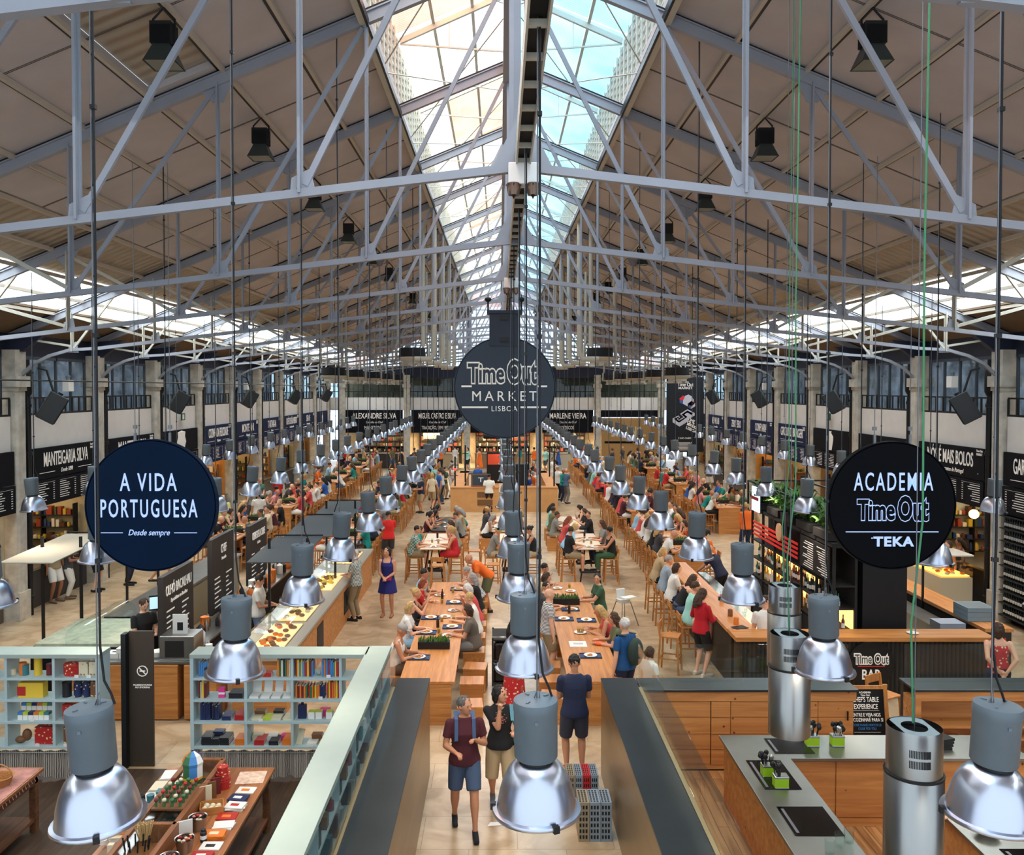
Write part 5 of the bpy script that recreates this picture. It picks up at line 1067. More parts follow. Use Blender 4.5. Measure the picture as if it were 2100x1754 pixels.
P_('man in navy t-shirt and beige shorts standing in the left aisle', (*atZ(864, 1052, 0), 0), -1.0, 'stand_phone', hair='short', hairc='black', topc='navy', botc='beige', skin=1, near=False)
P_('waiter in white shirt with crossed black braces, behind the centre tables', (*atZ(1003, 1050, 0), 0), math.pi, 'stand', hair='bun', hairc='black', topc='white', bot='pants', botc='black', skin=2, near=False)
P_('man in blue shirt and grey trousers standing at the wooden kiosk', (*atZ(1160, 1033, 0), 0), 2.2, 'stand_fold', hair='bald', topc=(70, 100, 130), bot='pants', botc='grey', skin=1, near=False)
P_('person in white top with camera strap, next to the man in blue shirt', (*atZ(1143, 1026, 0), 0), 2.6, 'stand', hair='short', hairc='grey', topc='white', bot='pants', botc='black', skin=0, near=False)
P_('elderly man in pale yellow polo shirt near the left wall', (*atZ(458, 1110, 0), 0), .3, 'stand', hair='bald', topc='lemon', bot='pants', botc='khaki', skin=0, near=False)
P_('man in white shirt and dark trousers seen from behind near the left wall', (*atZ(531, 1102, 0), 0), math.pi+.2, 'stand', hair='short', hairc='black', topc='white', bot='pants', botc='navy', skin=2, near=False)
P_('woman in green top standing near the left wall', (*atZ(533, 1060, 0), 0), .8, 'stand_fold', sex='f', hair='short', hairc='grey', topc=(60, 110, 90), bot='pants', botc='black', skin=1, near=False)
for i, (px, py, c) in enumerate(((612, 1072, 'white'), (512, 1085, 'charcoal'), (570, 1050, 'white'), (700, 985, 'sky'), (718, 985, 'black'), (648, 1015, 'grey'), (1455, 1010, 'white'), (1500, 1085, 'maroon'), (1530, 1140, 'beige'), (1545, 1100, 'charcoal'), (1225, 955, 'white'), (1240, 950, 'black'), (1258, 955, 'pink'), (1275, 958, 'black'), (1290, 952, 'blue'))):
    extra('stuvwx'[i % 6], (*atZ(px, py, 0), 0), rnd.uniform(0, 6.28), 'standing, %s among scattered standees' % ORD[min(i, 19)], 'standing people')
for i in range(24):
    x = -10.3+i*.88+rnd.uniform(-.1, .1); y = 56.0+(i*1.7) % 2.8; extra('stuvwx'[i % 6], (x, y, 0), rnd.uniform(2, 4.4) if i % 3 else rnd.uniform(-1, 1), 'standing in the crowd before the far stalls', 'crowd before the far stalls')
# legs of customers at the left stall and right stall
for i, (px, py, k, c) in enumerate(((112, 1235, 's', 'khaki'), (140, 1228, 'x', 'charcoal'), (196, 1213, 's', 'navy'), (262, 1200, 't', 'black'), (330, 1195, 'v', 'white'))): extra(k, (*atZ(px, py, 0), 0), HP+rnd.uniform(-.4, .4), 'at the left wall stalls, %s from the left' % ORD[i], 'customers at the left stalls', c)
for i, (px, py, k, c) in enumerate(((1906, 1226, 's', 'white'), (1945, 1238, 'w', 'olive'), (1968, 1232, 't', 'charcoal'), (1880, 1205, 'x', 'black'))): extra(k, (*atZ(px, py, 0), 0), -HP+rnd.uniform(-.4, .4), 'at the right wall stalls, %s from the left' % ORD[i], 'customers at the right stalls', c)
# trolley, high chair, crates, floor slip
x, y = atZ(1032, 1404, 0); t = thing('service_trolley', 'black tray-clearing trolley with rubbish bag in the centre aisle', 'trolley', (x, y, 0))
q = MB()
for sx in (-1, 1):
    for sy in (-1, 1): q.bar((sx*.2, sy*.36, .1), (sx*.2, sy*.36, 1.0), .03)
q.build('frame', G['black'], t); q = MB()
for z in (.12, .55, .95): q.box(-.21, .21, -.37, .37, z, z+.03)
q.build('shelf', G['blackm'], t, .005); q = MB(); q.tube([(-.2, -.36, 1), (-.2, -.44, 1.04), (.2, -.44, 1.04), (.2, -.36, 1)], .015, 6); q.build('handle', G['inox'], t)
q = MB(); q.prism([(-.18, -.33), (.18, -.33), (.17, .1), (-.17, .1)], .15, .9); q.build('rubbish_bag', mat('bin_bag', (18, 18, 20), .25, bump=.6, bscale=18), t, .04)
for sx in (-1, 1):
    for sy in (-1, 1): MB().lathe([(0, -.015), (.05, -.015), (.05, .015), (0, .015)], n=14, M=Matrix.Translation((sx*.2, sy*.36, .05)) @ Matrix.Rotation(HP, 4, 'Y')).build('caster', G['grey'], t)
x, y = atZ(1252, 1300, 0); t = thing('high_chair', 'white baby high chair beside the right communal table', 'high chair', (2.75, 20.4, 0), .5)
q = MB(); q.lathe([(0, 0), (.16, 0), (.17, .08), (.15, .09), (.14, .03), (0, .03)], (0, 0, .55), 14); q.box(-.13, .13, .1, .14, .55, .85); q.build('seat', G['plate'], t, .02); MB().box(-.18, .18, -.3, -.1, .7, .72).build('tray', G['plate'], t, .02)
for sx in (-1, 1):
    for sy in (-1, 1): MB().tube([(sx*.12, sy*.12, .56), (sx*.25, sy*.27, 0)], .012, 8).build('leg', G['inox'], t)
def crate(nm, lab, x, y, cols):
    t = thing(nm, lab, 'crates', (x, y, 0))
    n = len(cols)
    for i, c in enumerate(cols):
        q = MB(); x0 = -.21+i*.42/n; x1 = x0+.42/n-.006
        q.box(x0, x1, -.18, .18, .0, .5)
        for a in range(6):
            for b_ in range(3): q.use(1); q.box(x0+.01+b_*(x1-x0-.02)/3, x0+.005+(b_+.75)*(x1-x0-.02)/3, -.184, -.178, .04+a*.075, .04+a*.075+.045); q.box(x0+.01+b_*(x1-x0-.02)/3, x0+.005+(b_+.75)*(x1-x0-.02)/3, -.16+a*.055, -.13+a*.055, .499, .503); q.use(0)
        q.build('folded_crate', [mat('crate_%s' % c, CN.get(c, (120, 120, 112)), .6), G['blackm']], t)
cg = 'steelgrey'; CN['steelgrey'] = (128, 140, 150); CN['taupe'] = (146, 132, 108)
crate('crate_stack', 'nearer bundle of folded plastic crates standing against the right parapet', *(.98, 10.75), ['taupe', cg, cg])
crate('crate_stack', 'farther bundle of folded crates with a red one, against the right parapet', *(.9, 11.5), ['taupe', cg, 'red', cg])
x, y = atZ(1015, 1692, 0); tag(MB().add([(-.1, -.05, .003), (.08, -.02, .003), (.1, .06, .006), (-.06, .04, .012)], [(0, 1, 2, 3)]).build('paper_napkin', G['paper'], loc=(x, y, .002)), 'crumpled white napkin on the floor near the walking couple', 'napkin')
# ================================================================ GIFT SHOP AT THE LEFT, PARAPETS
ft = wood('shop_floor', (62, 46, 34), (86, 64, 46), 'Y', 1.2, .5, .12)
struct(MB().box(-9.5, -1.9, 2, 12.6, 0, .012).build('floor_shop', ft))
for s, side in ((-1, 'left'), (1, 'right')):
    t = thing('parapet', 'low aisle wall with dark steel ledge on the %s side of the walkway' % side, 'parapet wall', (0, 0, 0))
    xa, xb = (-1.72, -1.25) if s < 0 else (1.27, 1.76)
    MB().box(xa-.006, xb+.006, 4, 12.45, 1.40, 1.43).build('ledge', G['bronze'], t, .003)
    MB().box(xa, xb, 4, 12.44, 0, 1.40).build('wall_face', G['bronze2'], t)
    q = MB(); x = xa-.015 if s < 0 else xb+.015; q.box(x-.025, x+.025, 4, 12.05, 1.38, 1.44); q.build('glass_channel', mat('brass_channel', (150, 132, 96), .4, .6), t)
    g = -1.745 if s < 0 else 1.80; t2 = thing('glass_screen', 'clear glass screen standing on the %s aisle ledge' % side, 'glass screen', (0, 0, 0))
    y = 12.35
    while y > 4: MB().box(g-.006, g+.006, max(4, y-1.95), y-.02, 1.44, 1.98).build('pane', GLS, t2); y -= 1.97
MINT = G['mint']; mt = G['mint2']
t = thing('shelf_unit', 'pale mint shelf with white top running along the left aisle glass', 'shelf unit', (0, 0, 0))
MB().box(-2.17, -1.83, 4.5, 12.6, 1.8, 1.86).build('top', mt, t, .004)
q = MB(); q.box(-2.17, -2.13, 4.5, 12.25, 0, 1.8)
for z in (.3, .8, 1.15, 1.5): q.box(-2.13, -1.84, 4.5, 12.55, z, z+.03)
y = 4.5
while y < 12.6: q.box(-2.13, -1.84, y, y+.03, 0, 1.8); y += 1.0
q.build('shelf_frame', MINT, t)
GC = {'red': (178, 40, 36), 'orange': (222, 120, 40), 'yellow': (226, 190, 60), 'navy': (34, 44, 84), 'blue': (70, 130, 190), 'green': (60, 110, 70), 'white': (232, 230, 224), 'black': (30, 30, 34), 'maroon': (110, 34, 40), 'pink': (220, 60, 140), 'lime': (190, 206, 60), 'cream': (220, 210, 180), 'purple': (80, 50, 110), 'brown': (120, 80, 50), 'teal': (60, 120, 130)}
gm_ = {k: mat('goods_'+k, c, .45) for k, c in GC.items()}
for k in ('red', 'navy', 'brown', 'cream'):
    m = gm_[k].copy(); m.name = 'printed_'+k; nt = m.node_tree; b = nt.nodes['Principled BSDF']; tc = nt.nodes.new('ShaderNodeTexCoord'); v = nt.nodes.new('ShaderNodeTexVoronoi'); v.inputs['Scale'].default_value = 22; nt.links.new(tc.outputs['Object'], v.inputs['Vector'])
    r = nt.nodes.new('ShaderNodeValToRGB'); e = r.color_ramp.elements; e[0].position = .25; e[1].position = .3; e[0].color = (.75, .6, .3, 1) if k != 'cream' else (.35, .15, .08, 1); e[1].color = (*cs(GC[k]), 1); nt.links.new(v.outputs['Distance'], r.inputs[0]); nt.links.new(r.outputs[0], b.inputs['Base Color']); gm_['p'+k] = m
def good(nm, label, cat, q, m, loc, rz=0, grp=None, bevel=0):
    o = q.build(nm, m, None, bevel, loc, rz); tag(o, label, cat, grp); return o
# items on the aisle shelf seen through the glass
for i in range(34):
    y = 11.9-i*.17; c = rnd.choice(['white', 'black', 'brown', 'navy', 'cream', 'teal', 'maroon', 'white', 'black']); 
    if i in (1, 2): c = 'orange'
    z = 1.53 if i % 2 else 1.18; h = rnd.uniform(.1, .24); q = MB()
    if i % 3: q.box(-.05, .05, -.05, .05, 0, h)
    else: q.lathe([(0, 0), (.045, 0), (.045, h*.7), (.018, h*.8), (.018, h), (0, h)], n=12)
    good('gift_box' if i % 3 else 'gift_bottle', '%s gift item in the aisle glass case, %s from its far end' % (c, NORD[i]), 'gift', q, gm_[c], (-1.9, y, z), grp='gifts behind the aisle glass')
YS = 12.2
def unit(name, label, xs, x0, x1, zz, top=True):
    t = thing('shelf_unit', label, 'shelf unit', (0, 0, 0)); q = MB()
    for z in zz: q.box(x0, x1, YS, YS+.34, z-.02, z+.015)
    for x in xs: q.box(x-.02, x+.02, YS+.01, YS+.34, zz[-1], 1.8)
    for x in (x0, x1): q.box(x-.025, x+.025, YS-.005, YS+.35, 0, 1.8)
    q.build('shelf_frame', MINT, t); MB().box(x0-.03, x1+.03, YS-.01, YS+.37, 1.8, 1.86).build('top', mt, t, .004)
    q = MB(); n = int((x1-x0)*60); vs = []; 
    for i in range(n+1):
        x = x0+.03+(x1-x0-.06)*i/n; w_ = math.sin(x*38)*.02+math.sin(x*17)*.012
        vs += [(x, YS+.05+w_, zz[-1]-.06), (x, YS+.05+w_*1.5, .04+.02*math.sin(x*9))]
    q.add(vs, [(2*i, 2*i+1, 2*i+3, 2*i+2) for i in range(n)], True)
    q.build('curtain', MATS.get('striped_cloth') or stripes(), t); q = MB(); q.tube([(x0, YS+.02, zz[-1]-.08), (x1, YS+.02, zz[-1]-.08)], .006, 6); q.build('curtain_rail', G['inox'], t)
    q = MB(); q.box(x0+.03, x1-.03, YS+.33, YS+.335, zz[-1], 1.5) if False else None
    return t
def stripes():
    m = mat('striped_cloth', (150, 142, 132), .9); nt = m.node_tree; b = nt.nodes['Principled BSDF']; tc = nt.nodes.new('ShaderNodeTexCoord'); wv = nt.nodes.new('ShaderNodeTexWave'); wv.bands_direction = 'X'; wv.inputs['Scale'].default_value = 14; wv.inputs['Distortion'].default_value = 1.5; wv.inputs['Detail'].default_value = 1
    nt.links.new(tc.outputs['Object'], wv.inputs['Vector']); r = nt.nodes.new('ShaderNodeValToRGB'); e = r.color_ramp.elements; e[0].position = .4; e[1].position = .6; e[0].color = (*cs((92, 80, 74)), 1); e[1].color = (*cs((190, 182, 170)), 1); nt.links.new(wv.outputs['Fac'], r.inputs[0]); nt.links.new(r.outputs[0], b.inputs['Base Color']); return m
ZZ = [1.50, 1.185, .865, .5]
unit('u', 'pale mint shelf unit with books and notebooks above striped curtains', (-3.89, -3.22, -2.52), -4.66, -2.17, ZZ)
unit('u', 'pale mint shelf unit with tins and soap boxes at the left edge', (-6.66, -7.35), -7.7, -6.02, ZZ)
UR, UL = 'mint bookshelf', 'mint tin shelf'
SN = {0: 'top', 1: 'second', 2: 'third', 3: 'bottom'}
def books(x0, x1, sh, cols, h, unit_, nm='book', d=.16):
    x = x0; i = 0
    while x < x1-.02:
        w_ = rnd.uniform(.016, .03); c = cols[i % len(cols)] if len(cols) < 4 else rnd.choice(cols); hh = h*rnd.uniform(.95, 1.18)
        q = MB(); q.box(0, w_, 0, d, 0, hh); q.use(1).box(.002, w_-.002, .003, d+.001, hh-.004, hh+.001)
        good(nm, '%s %s standing on the %s shelf, %s in its row, %s' % (c, nm, SN[sh], NORD[min(i, 43)], unit_), 'book', q, [gm_[c], G['paper']], (x, YS+.06, ZZ[sh]+.016), grp='upright books'); x += w_+.004; i += 1
def stack(x, sh, c, n, w_, d, unit_, yo=.04):
    for i in range(n):
        good('notebook', '%s notebook, %s layer of its stack, %s shelf, %s' % (c, ORD[i], SN[sh], unit_), 'notebook', MB().box(-w_/2, w_/2, 0, d, 0, .014).use(1).box(-w_/2+.002, w_/2+.001, .002, d-.002, .003, .011), [gm_[c], G['paper']], (x+rnd.uniform(-.006, .006), YS+yo, ZZ[sh]+.016+i*.0155), rnd.uniform(-.03, .03), 'stacked notebooks')
X_ = lambda px: (px-1025)/1750*YS-.22
books(X_(400), X_(436), 0, ['blue', 'blue', 'blue'], .2, UR); books(X_(562), X_(592), 0, ['navy', 'orange', 'maroon', 'purple', 'cream', 'green'], .23, UR)
books(X_(601), X_(640), 0, ['yellow', 'orange', 'red', 'blue', 'maroon'], .22, UR); books(X_(655), X_(693), 0, ['orange', 'red', 'yellow', 'blue'], .21, UR)
books(X_(600), X_(627), 1, ['red', 'maroon', 'orange', 'green'], .18, UR); books(X_(640), X_(663), 1, ['yellow', 'maroon', 'navy', 'orange'], .17, UR); books(X_(666), X_(694), 1, ['yellow', 'orange', 'red', 'yellow'], .23, UR); books(X_(399), X_(416), 1, ['maroon', 'cream', 'yellow'], .22, UR)
books(X_(402), X_(424), 2, ['navy', 'navy', 'navy'], .23, UR, 'notebook'); books(X_(426), X_(444), 2, ['navy', 'black', 'navy'], .19, UR, 'notebook')
stack(X_(477), 1, 'black', 5, .2, .22, UR); stack(X_(457), 2, 'navy', 4, .13, .24, UR); stack(X_(483), 2, 'red', 5, .13, .24, UR)
for i, px in enumerate((514, 537, 560, 583)): stack(X_(px), 1, 'white', 2, .13, .16, UR); q = MB(); q.add([(-.06, 0, 0), (.06, 0, 0), (.06, .05, .18), (-.06, .05, .18)], [(0, 1, 2, 3)]).add([(-.06, .01, 0), (.06, .01, 0), (.06, .06, .18), (-.06, .06, .18)], [(3, 2, 1, 0)]); good('card_pad', 'white card pad leaning on the second shelf, %s from the left, %s' % (ORD[i], UR), 'card', q, G['paper'], (X_(px), YS+.22, ZZ[1]+.016), grp='white card pads')
for px, c, n in ((519, 'cream', 2), (541, 'lime', 2), (560, 'cream', 3), (584, 'cream', 2)): stack(X_(px), 2, c, n, .14, .2, UR)
for px, c in ((632, 'lime'), (647, 'lime'), (669, 'lime')): good('soap_box', 'white box with lime lid on the third shelf, %s, %s' % (ORD[(px-625)//16], UR), 'box', MB().box(-.045, .045, -.05, .05, 0, .1).use(1).box(-.046, .046, -.051, .051, .1, .106), [G['paper'], gm_['lime']], (X_(px), YS+.14, ZZ[2]+.016), grp='lime lidded boxes')
good('ink_bottle', 'dark blue square bottle on the third shelf, '+UR, 'bottle', MB().box(-.06, .06, -.04, .04, 0, .2).box(-.02, .02, -.02, .02, .2, .24), gm_['navy'], (X_(612), YS+.14, ZZ[2]+.016), bevel=.01)
good('pink_carton', 'bright pink carton on the second shelf, '+UR, 'box', MB().box(-.045, .045, -.03, .03, 0, .15).use(1).box(-.046, .046, -.031, .031, .05, .08), [gm_['pink'], G['paper']], (X_(446), YS+.1, ZZ[1]+.016))
for px, c, n in ((415, 'black', 8), (432, 'black', 6), (452, 'black', 7), (484, 'orange', 6), (525, 'red', 5), (555, 'black', 4), (583, 'orange', 6), (633, 'white', 2)): stack(X_(px), 3, c, n, .14, .24, UR)
good('picture_frame', 'cream framed card leaning on the bottom shelf, '+UR, 'frame', MB().add([(-.05, 0, 0), (.05, 0, 0), (.05, .08, .2), (-.05, .08, .2), (-.05, .012, 0), (.05, .012, 0), (.05, .092, .2), (-.05, .092, .2)], [(0, 1, 2, 3), (7, 6, 5, 4), (0, 4, 5, 1), (1, 5, 6, 2), (2, 6, 7, 3), (3, 7, 4, 0)]), gm_['cream'], (X_(606), YS+.08, ZZ[3]+.016), -.4)
for i, (px, z) in enumerate(((417, 0), (671, 0), (654, 1), (530, 2), (634, 3), (150, 0), (175, 0), (57, 2), (67, 3), (126, 3))): good('price_card', 'small white price card on the %s shelf, %s one' % (SN[z], NORD[i]), 'price card', MB().box(-.03, .03, -.002, .002, 0, .045), G['paper'], (X_(px), YS-.002, ZZ[z]+.016), grp='price cards')
good('pen_jar', 'glass jar of pencils on the top shelf, '+UR, 'jar', MB().lathe([(0, 0), (.035, 0), (.035, .12), (.03, .12), (.03, .01), (0, .01)], n=12).use(1).tube([(-.01, 0, .02), (-.04, 0, .22)], .004, 4).tube([(.0, 0, .02), (.01, .01, .23)], .004, 4).tube([(.01, 0, .02), (.05, 0, .21)], .004, 4), [GLS, G['paper']], (X_(647), YS+.12, ZZ[0]+.016))
for px, sh, c, n, yo in ((471, 1, 'red', 3, .2), (520, 2, 'brown', 5, .2), (560, 2, 'black', 5, .2), (515, 3, 'cream', 6, .2), (545, 3, 'white', 5, .2), (575, 3, 'pink', 5, .2), (432, 3, 'navy', 9, .2), (640, 3, 'brown', 6, .2), (655, 2, 'pink', 6, .2), (520, 0, 'navy', 6, .04), (540, 0, 'red', 4, .04), (660, 3, 'yellow', 3, .04), (612, 1, 'maroon', 5, .2)): stack(X_(px), sh, c, n, .15, .12, UR, yo)
books(X_(503), X_(512), 0, ['teal', 'yellow'], .2, UR); books(X_(628), X_(639), 1, ['red', 'green', 'orange'], .17, UR); books(X_(470), X_(494), 0, ['blue', 'white', 'teal'], .19, UR)
# left unit goods (pixel x, shelf, kind, colour, label)
def tin(r, h): return MB().lathe([(0, 0), (r, 0), (r, h), (r+.004, h), (r+.004, h+.012), (0, h+.012)], n=20)
def bx(w_, h, d=.08): return MB().box(-w_/2, w_/2, -d/2, d/2, 0, h)
for px, sh, q, m, lb, ct in ((8, 0, tin(.04, .08), 'cream', 'small cream jar', 'jar'), (33, 0, tin(.05, .14), 'teal', 'grey-blue spotted stone jar', 'jar'), (28, 0, tin(.05, .17), 'orange', 'orange tin behind the spotted jar', 'tin'), (60, 0, tin(.055, .26), 'yellow', 'tall pale yellow ceramic jar', 'jar'), (84, 0, tin(.045, .15), 'maroon', 'dark red jar with white lid', 'jar'),
        (131, 0, MB().lathe([(0, 0), (.12, 0), (.12, .14), (.125, .15), (.1, .18), (0, .19)], n=24, sy=.7), 'pred', 'oval red and gold biscuit tin', 'tin'), (157, 0, bx(.13, .2), 'pcream', 'patterned soap box, left of two', 'box'), (178, 0, bx(.13, .2), 'pcream', 'patterned soap box, right of two', 'box'),
        (49, 1, bx(.36, .22, .14), 'yellow', 'big yellow gift box with red window', 'box'), (120, 1, tin(.065, .2), 'black', 'tall black tin', 'tin'), (143, 1, tin(.06, .21), 'pnavy', 'blue printed tin, left of two', 'tin'), (161, 1, tin(.06, .21), 'pnavy', 'blue printed tin, right of two', 'tin'), (180, 1, bx(.12, .22), 'pbrown', 'brown sweets packet', 'packet'),
        (121, 2, bx(.12, .21), 'pred', 'red printed box, first of three', 'box'), (139, 2, bx(.12, .21), 'pred', 'red printed box, second of three', 'box'), (157, 2, bx(.12, .21), 'pred', 'red printed box, third of three', 'box'), (180, 2, bx(.13, .2), 'pcream', 'patterned soap box', 'box'),
        (22, 3, MB().ell((0, 0, .05), (.08, .06, .05)).ell((.08, .02, .11), (.07, .05, .09)), 'brown', 'brown paper packet of sweets', 'packet'), (74, 3, bx(.26, .25, .12), 'pred', 'square red gift tin with emblem', 'tin'), (122, 3, bx(.11, .25), 'pbrown', 'almond packet, left of two', 'packet'), (141, 3, bx(.11, .25), 'pbrown', 'almond packet, right of two', 'packet'), (167, 3, tin(.05, .2), 'pnavy', 'single blue printed tin', 'tin')):
    good({'jar': 'jar', 'tin': 'tin', 'box': 'gift_box', 'packet': 'packet'}[ct], lb+' on the %s shelf of the %s' % (SN[sh], UL), ct, q, gm_[m], (X_(px), YS+.14, ZZ[sh]+.016))
good('window_card', 'red window panel on the front of the yellow gift box', 'card', bx(.12, .13, .004), gm_['red'], (X_(30), YS+.066, ZZ[1]+.05))
for r in range(2):
    for i in range(6): c = ['blue', 'lime', 'navy', 'orange', 'lime', 'teal'][i]; good('tea_carton', 'small white carton with %s top, %s in the %s row of the %s' % (c, ORD[i], 'front' if not r else 'rear', UL), 'carton', MB().box(-.035, .035, -.04, .04, 0, .11).use(1).box(-.036, .036, -.041, .041, .07, .112), [G['paper'], gm_[c]], (X_(27+i*11), YS+.1+r*.1, ZZ[2]+.016+r*.1), grp='tea cartons')
# no-smoking panel and mint posts
t = thing('door_panel', 'tall dark panel with no-smoking sign between the shelf units', 'panel', (0, 0, 0)); MB().box(-5.78, -5.42, 12.7, 12.74, 0, 2.05).build('panel', mat('panel_brown', (58, 48, 38), .5), t); MB().box(-5.86, -5.79, 12.6, 12.75, 0, 2.03).build('edge', G['black'], t)
MB().lathe([(.07, -.003), (.082, -.003), (.082, .003), (.07, .003), (.07, -.003)], n=28, M=Matrix.Translation((-5.58, 12.695, 1.45)) @ Matrix.Rotation(HP, 4, 'X')).bar((-5.63, 12.695, 1.5), (-5.53, 12.695, 1.4), .01).bar((-5.62, 12.695, 1.45), (-5.54, 12.695, 1.45), .014).build('no_smoking_symbol', W_, t)
text('PROIBIDO FUMAR\nNO SMOKING', .035, face((-5.58, 12.696, 1.22), 0), t, W_)
# ---- shop tables
def shop_table(label, x0, x1, y0, y1, h, shelf=True):
    t = thing('display_table', label, 'table', (0, 0, 0)); w_ = G['walnut']; MB().box(x0, x1, y0, y1, h-.04, h).build('tabletop', wood('warm_top', (140, 86, 50), (172, 110, 66), 'Y', 1.5, .4), t, .005)
    MB().box(x0+.06, x1-.06, y0+.05, y0+.08, h-.16, h-.04).box(x0+.06, x1-.06, y1-.08, y1-.05, h-.16, h-.04).box(x0+.05, x0+.08, y0+.06, y1-.06, h-.16, h-.04).box(x1-.08, x1-.05, y0+.06, y1-.06, h-.16, h-.04).build('apron', w_, t)
    for x in (x0+.09, x1-.09):
        for y in (y0+.09, (y0+y1)/2, y1-.09): MB().box(x-.04, x+.04, y-.04, y+.04, 0, h-.04).build('leg', w_, t)
    if shelf: MB().box(x0+.06, x1-.06, y0+.1, y1-.1, .16, .2).build('lower_shelf', w_, t)
    return t
shop_table('dark-legged wooden display table covered with souvenirs, centre of the gift shop', -4.5, -3.12, 5.8, 10.9, .8)
shop_table('wooden display table with a fringed cloth and baskets at the left edge', -7.6, -6.1, 6, 10.9, .8)
t = thing('display_case', 'wooden framed glass display case on the souvenir table', 'display case', (0, 0, .8)); q = MB()
for x in (-4.15, -3.72): q.box(x-.03, x+.03, 7.6, 10.7, 0, .2)
for y in (7.6, 9.1, 10.7): q.box(-4.15, -3.72, y-.03, y+.03, 0, .2)
q.build('frame', wood('case_wood', (120, 72, 40), (150, 94, 54), 'Y', 1.5), t); MB().box(-4.12, -3.75, 7.63, 10.67, .17, .18).build('glass_top', GLS, t)
# booklets along the right edge
BC = ['white', 'navy', 'white', 'red', 'white', 'orange', 'white', 'red', 'orange', 'white', 'cream', 'black', 'white', 'white', 'red', 'white', 'lime', 'orange', 'white']
for i, c in enumerate(BC):
    y = 10.25-i*.21; n = 1+i % 3
    for j in range(n): good('booklet', '%s booklet on the souvenir table, %s along its right edge, layer %s' % (c, NORD[i], ('one', 'two', 'three')[j]), 'booklet', MB().box(-.11, .11, -.08, .08, 0, .012).use(1).box(-.06, .04, -.03, .03, .012, .0125), [gm_[c], gm_[BC[(i+5) % len(BC)]]], (-3.3-.03*(i % 2), y, .802+j*.013), rnd.uniform(-.25, .25), 'booklets on the souvenir table')
for i, (x, y, c) in enumerate(((-4.35, 10.6, 'white'), (-4.36, 10.3, 'cream'), (-4.34, 10.0, 'white'), (-4.36, 9.6, 'navy'), (-4.33, 9.2, 'cream'), (-4.3, 8.8, 'brown'), (-4.34, 8.4, 'white'), (-4.32, 8.0, 'brown'), (-4.3, 7.6, 'cream'), (-4.33, 7.2, 'white'), (-4.1, 7.3, 'black'))):
    for j in range(3): good('postcard_box', '%s flat packet on the left edge of the souvenir table, %s pile, layer %s' % (c, NORD[i], ('one', 'two', 'three')[j]), 'packet', MB().box(-.1, .1, -.12, .12, 0, .014), gm_[c if j == 2 else 'white'], (x, y, .802+j*.015), rnd.uniform(-.15, .15), 'flat packets on the souvenir table')
good('leaflet', 'pinkish printed leaflet at the far right corner of the souvenir table', 'leaflet', MB().box(-.17, .17, -.17, .17, 0, .004), mat('leaflet', (222, 190, 168), .7, var=.3, vscale=14), (-3.34, 10.6, .802), .1)
for i, (z, r, h) in enumerate(((.8, .1, .1), (.905, .085, .08), (.99, .065, .07))): good('round_tin', 'red and white patterned round tin, %s of the stack on the souvenir table' % ('bottom', 'middle', 'top')[i], 'tin', tin(r, h-.012), gm_['pred'], (-3.62, 10.35, z+.001), grp='stacked round tins')
for i, (x, y) in enumerate(((-3.55, 8.9), (-3.58, 8.55), (-3.57, 9.35))):
    t = thing('bucket', 'small zinc bucket of wrapped sweets, %s on the souvenir table' % ('middle', 'nearest', 'farthest')[i], 'bucket', (x, y, .8)); MB().lathe([(0, 0), (.07, 0), (.1, .14), (.105, .145), (.095, .14), (.066, .01), (0, .01)], n=20).build('pail', G['inox'], t); q = MB()
    for j in range(22): q.use(j % 3); q.ell((rnd.uniform(-.06, .06), rnd.uniform(-.06, .06), rnd.uniform(.11, .15)), (.022, .016, .014), 6, 4)
    o = q.build('sweets', [gm_['maroon'], gm_['cream'], gm_['pred']], t); o['kind'] = 'stuff'
t = thing('paper_balloon', 'multicoloured toy carousel box on the display case', 'toy', (-3.93, 10.2, .985))
for k in range(8):
    a0, a1 = k*math.pi/4, (k+1)*math.pi/4; q = MB(); P0 = [(r*math.cos(a0), r*math.sin(a0), z) for r, z in ((.12, 0), (.12, .16), (.13, .2), (.09, .28), (.02, .33))]; P1 = [(r*math.cos(a1), r*math.sin(a1), z) for r, z in ((.12, 0), (.12, .16), (.13, .2), (.09, .28), (.02, .33))]
    for i in range(4): q.add([P0[i], P1[i], P1[i+1], P0[i+1]], [(0, 1, 2, 3)])
    q.build('panel', gm_[['purple', 'red', 'yellow', 'teal', 'orange', 'green', 'blue', 'white'][k]], t)
MB().lathe([(0, 0), (.121, 0), (.121, .03), (0, .03)], n=8).build('base', gm_['yellow'], t)
t = thing('flower_pots', 'tray of tiny potted paper flowers on the souvenir table', 'ornaments', (-3.93, 9.7, .985)); q = MB(); q.box(-.18, .18, -.3, .3, 0, .02); q.build('tray', gm_['brown'], t)
for i in range(24):
    x, y = -.14+(i % 4)*.09, -.25+(i//4)*.1; q = MB(); q.tube([(x, y, .02), (x, y, .07)], .015, 6).use(1).ell((x, y, .095), (.026, .026, .022), 8, 5); q.build('paper_flower', [gm_['green'], gm_[['maroon', 'cream', 'green', 'red', 'brown'][i % 5]]], t)
t = thing('orchid_pot', 'leafy plant in a ruffled pale green pot on the souvenir table', 'plant', (-3.95, 7.35, .8)); MB().lathe([(0, 0), (.08, 0), (.12, .1), (.11, .15), (.14, .2), (.1, .19), (.09, .02), (0, .02)], n=18).build('pot', mat('pot_green', (176, 206, 178), .4), t)
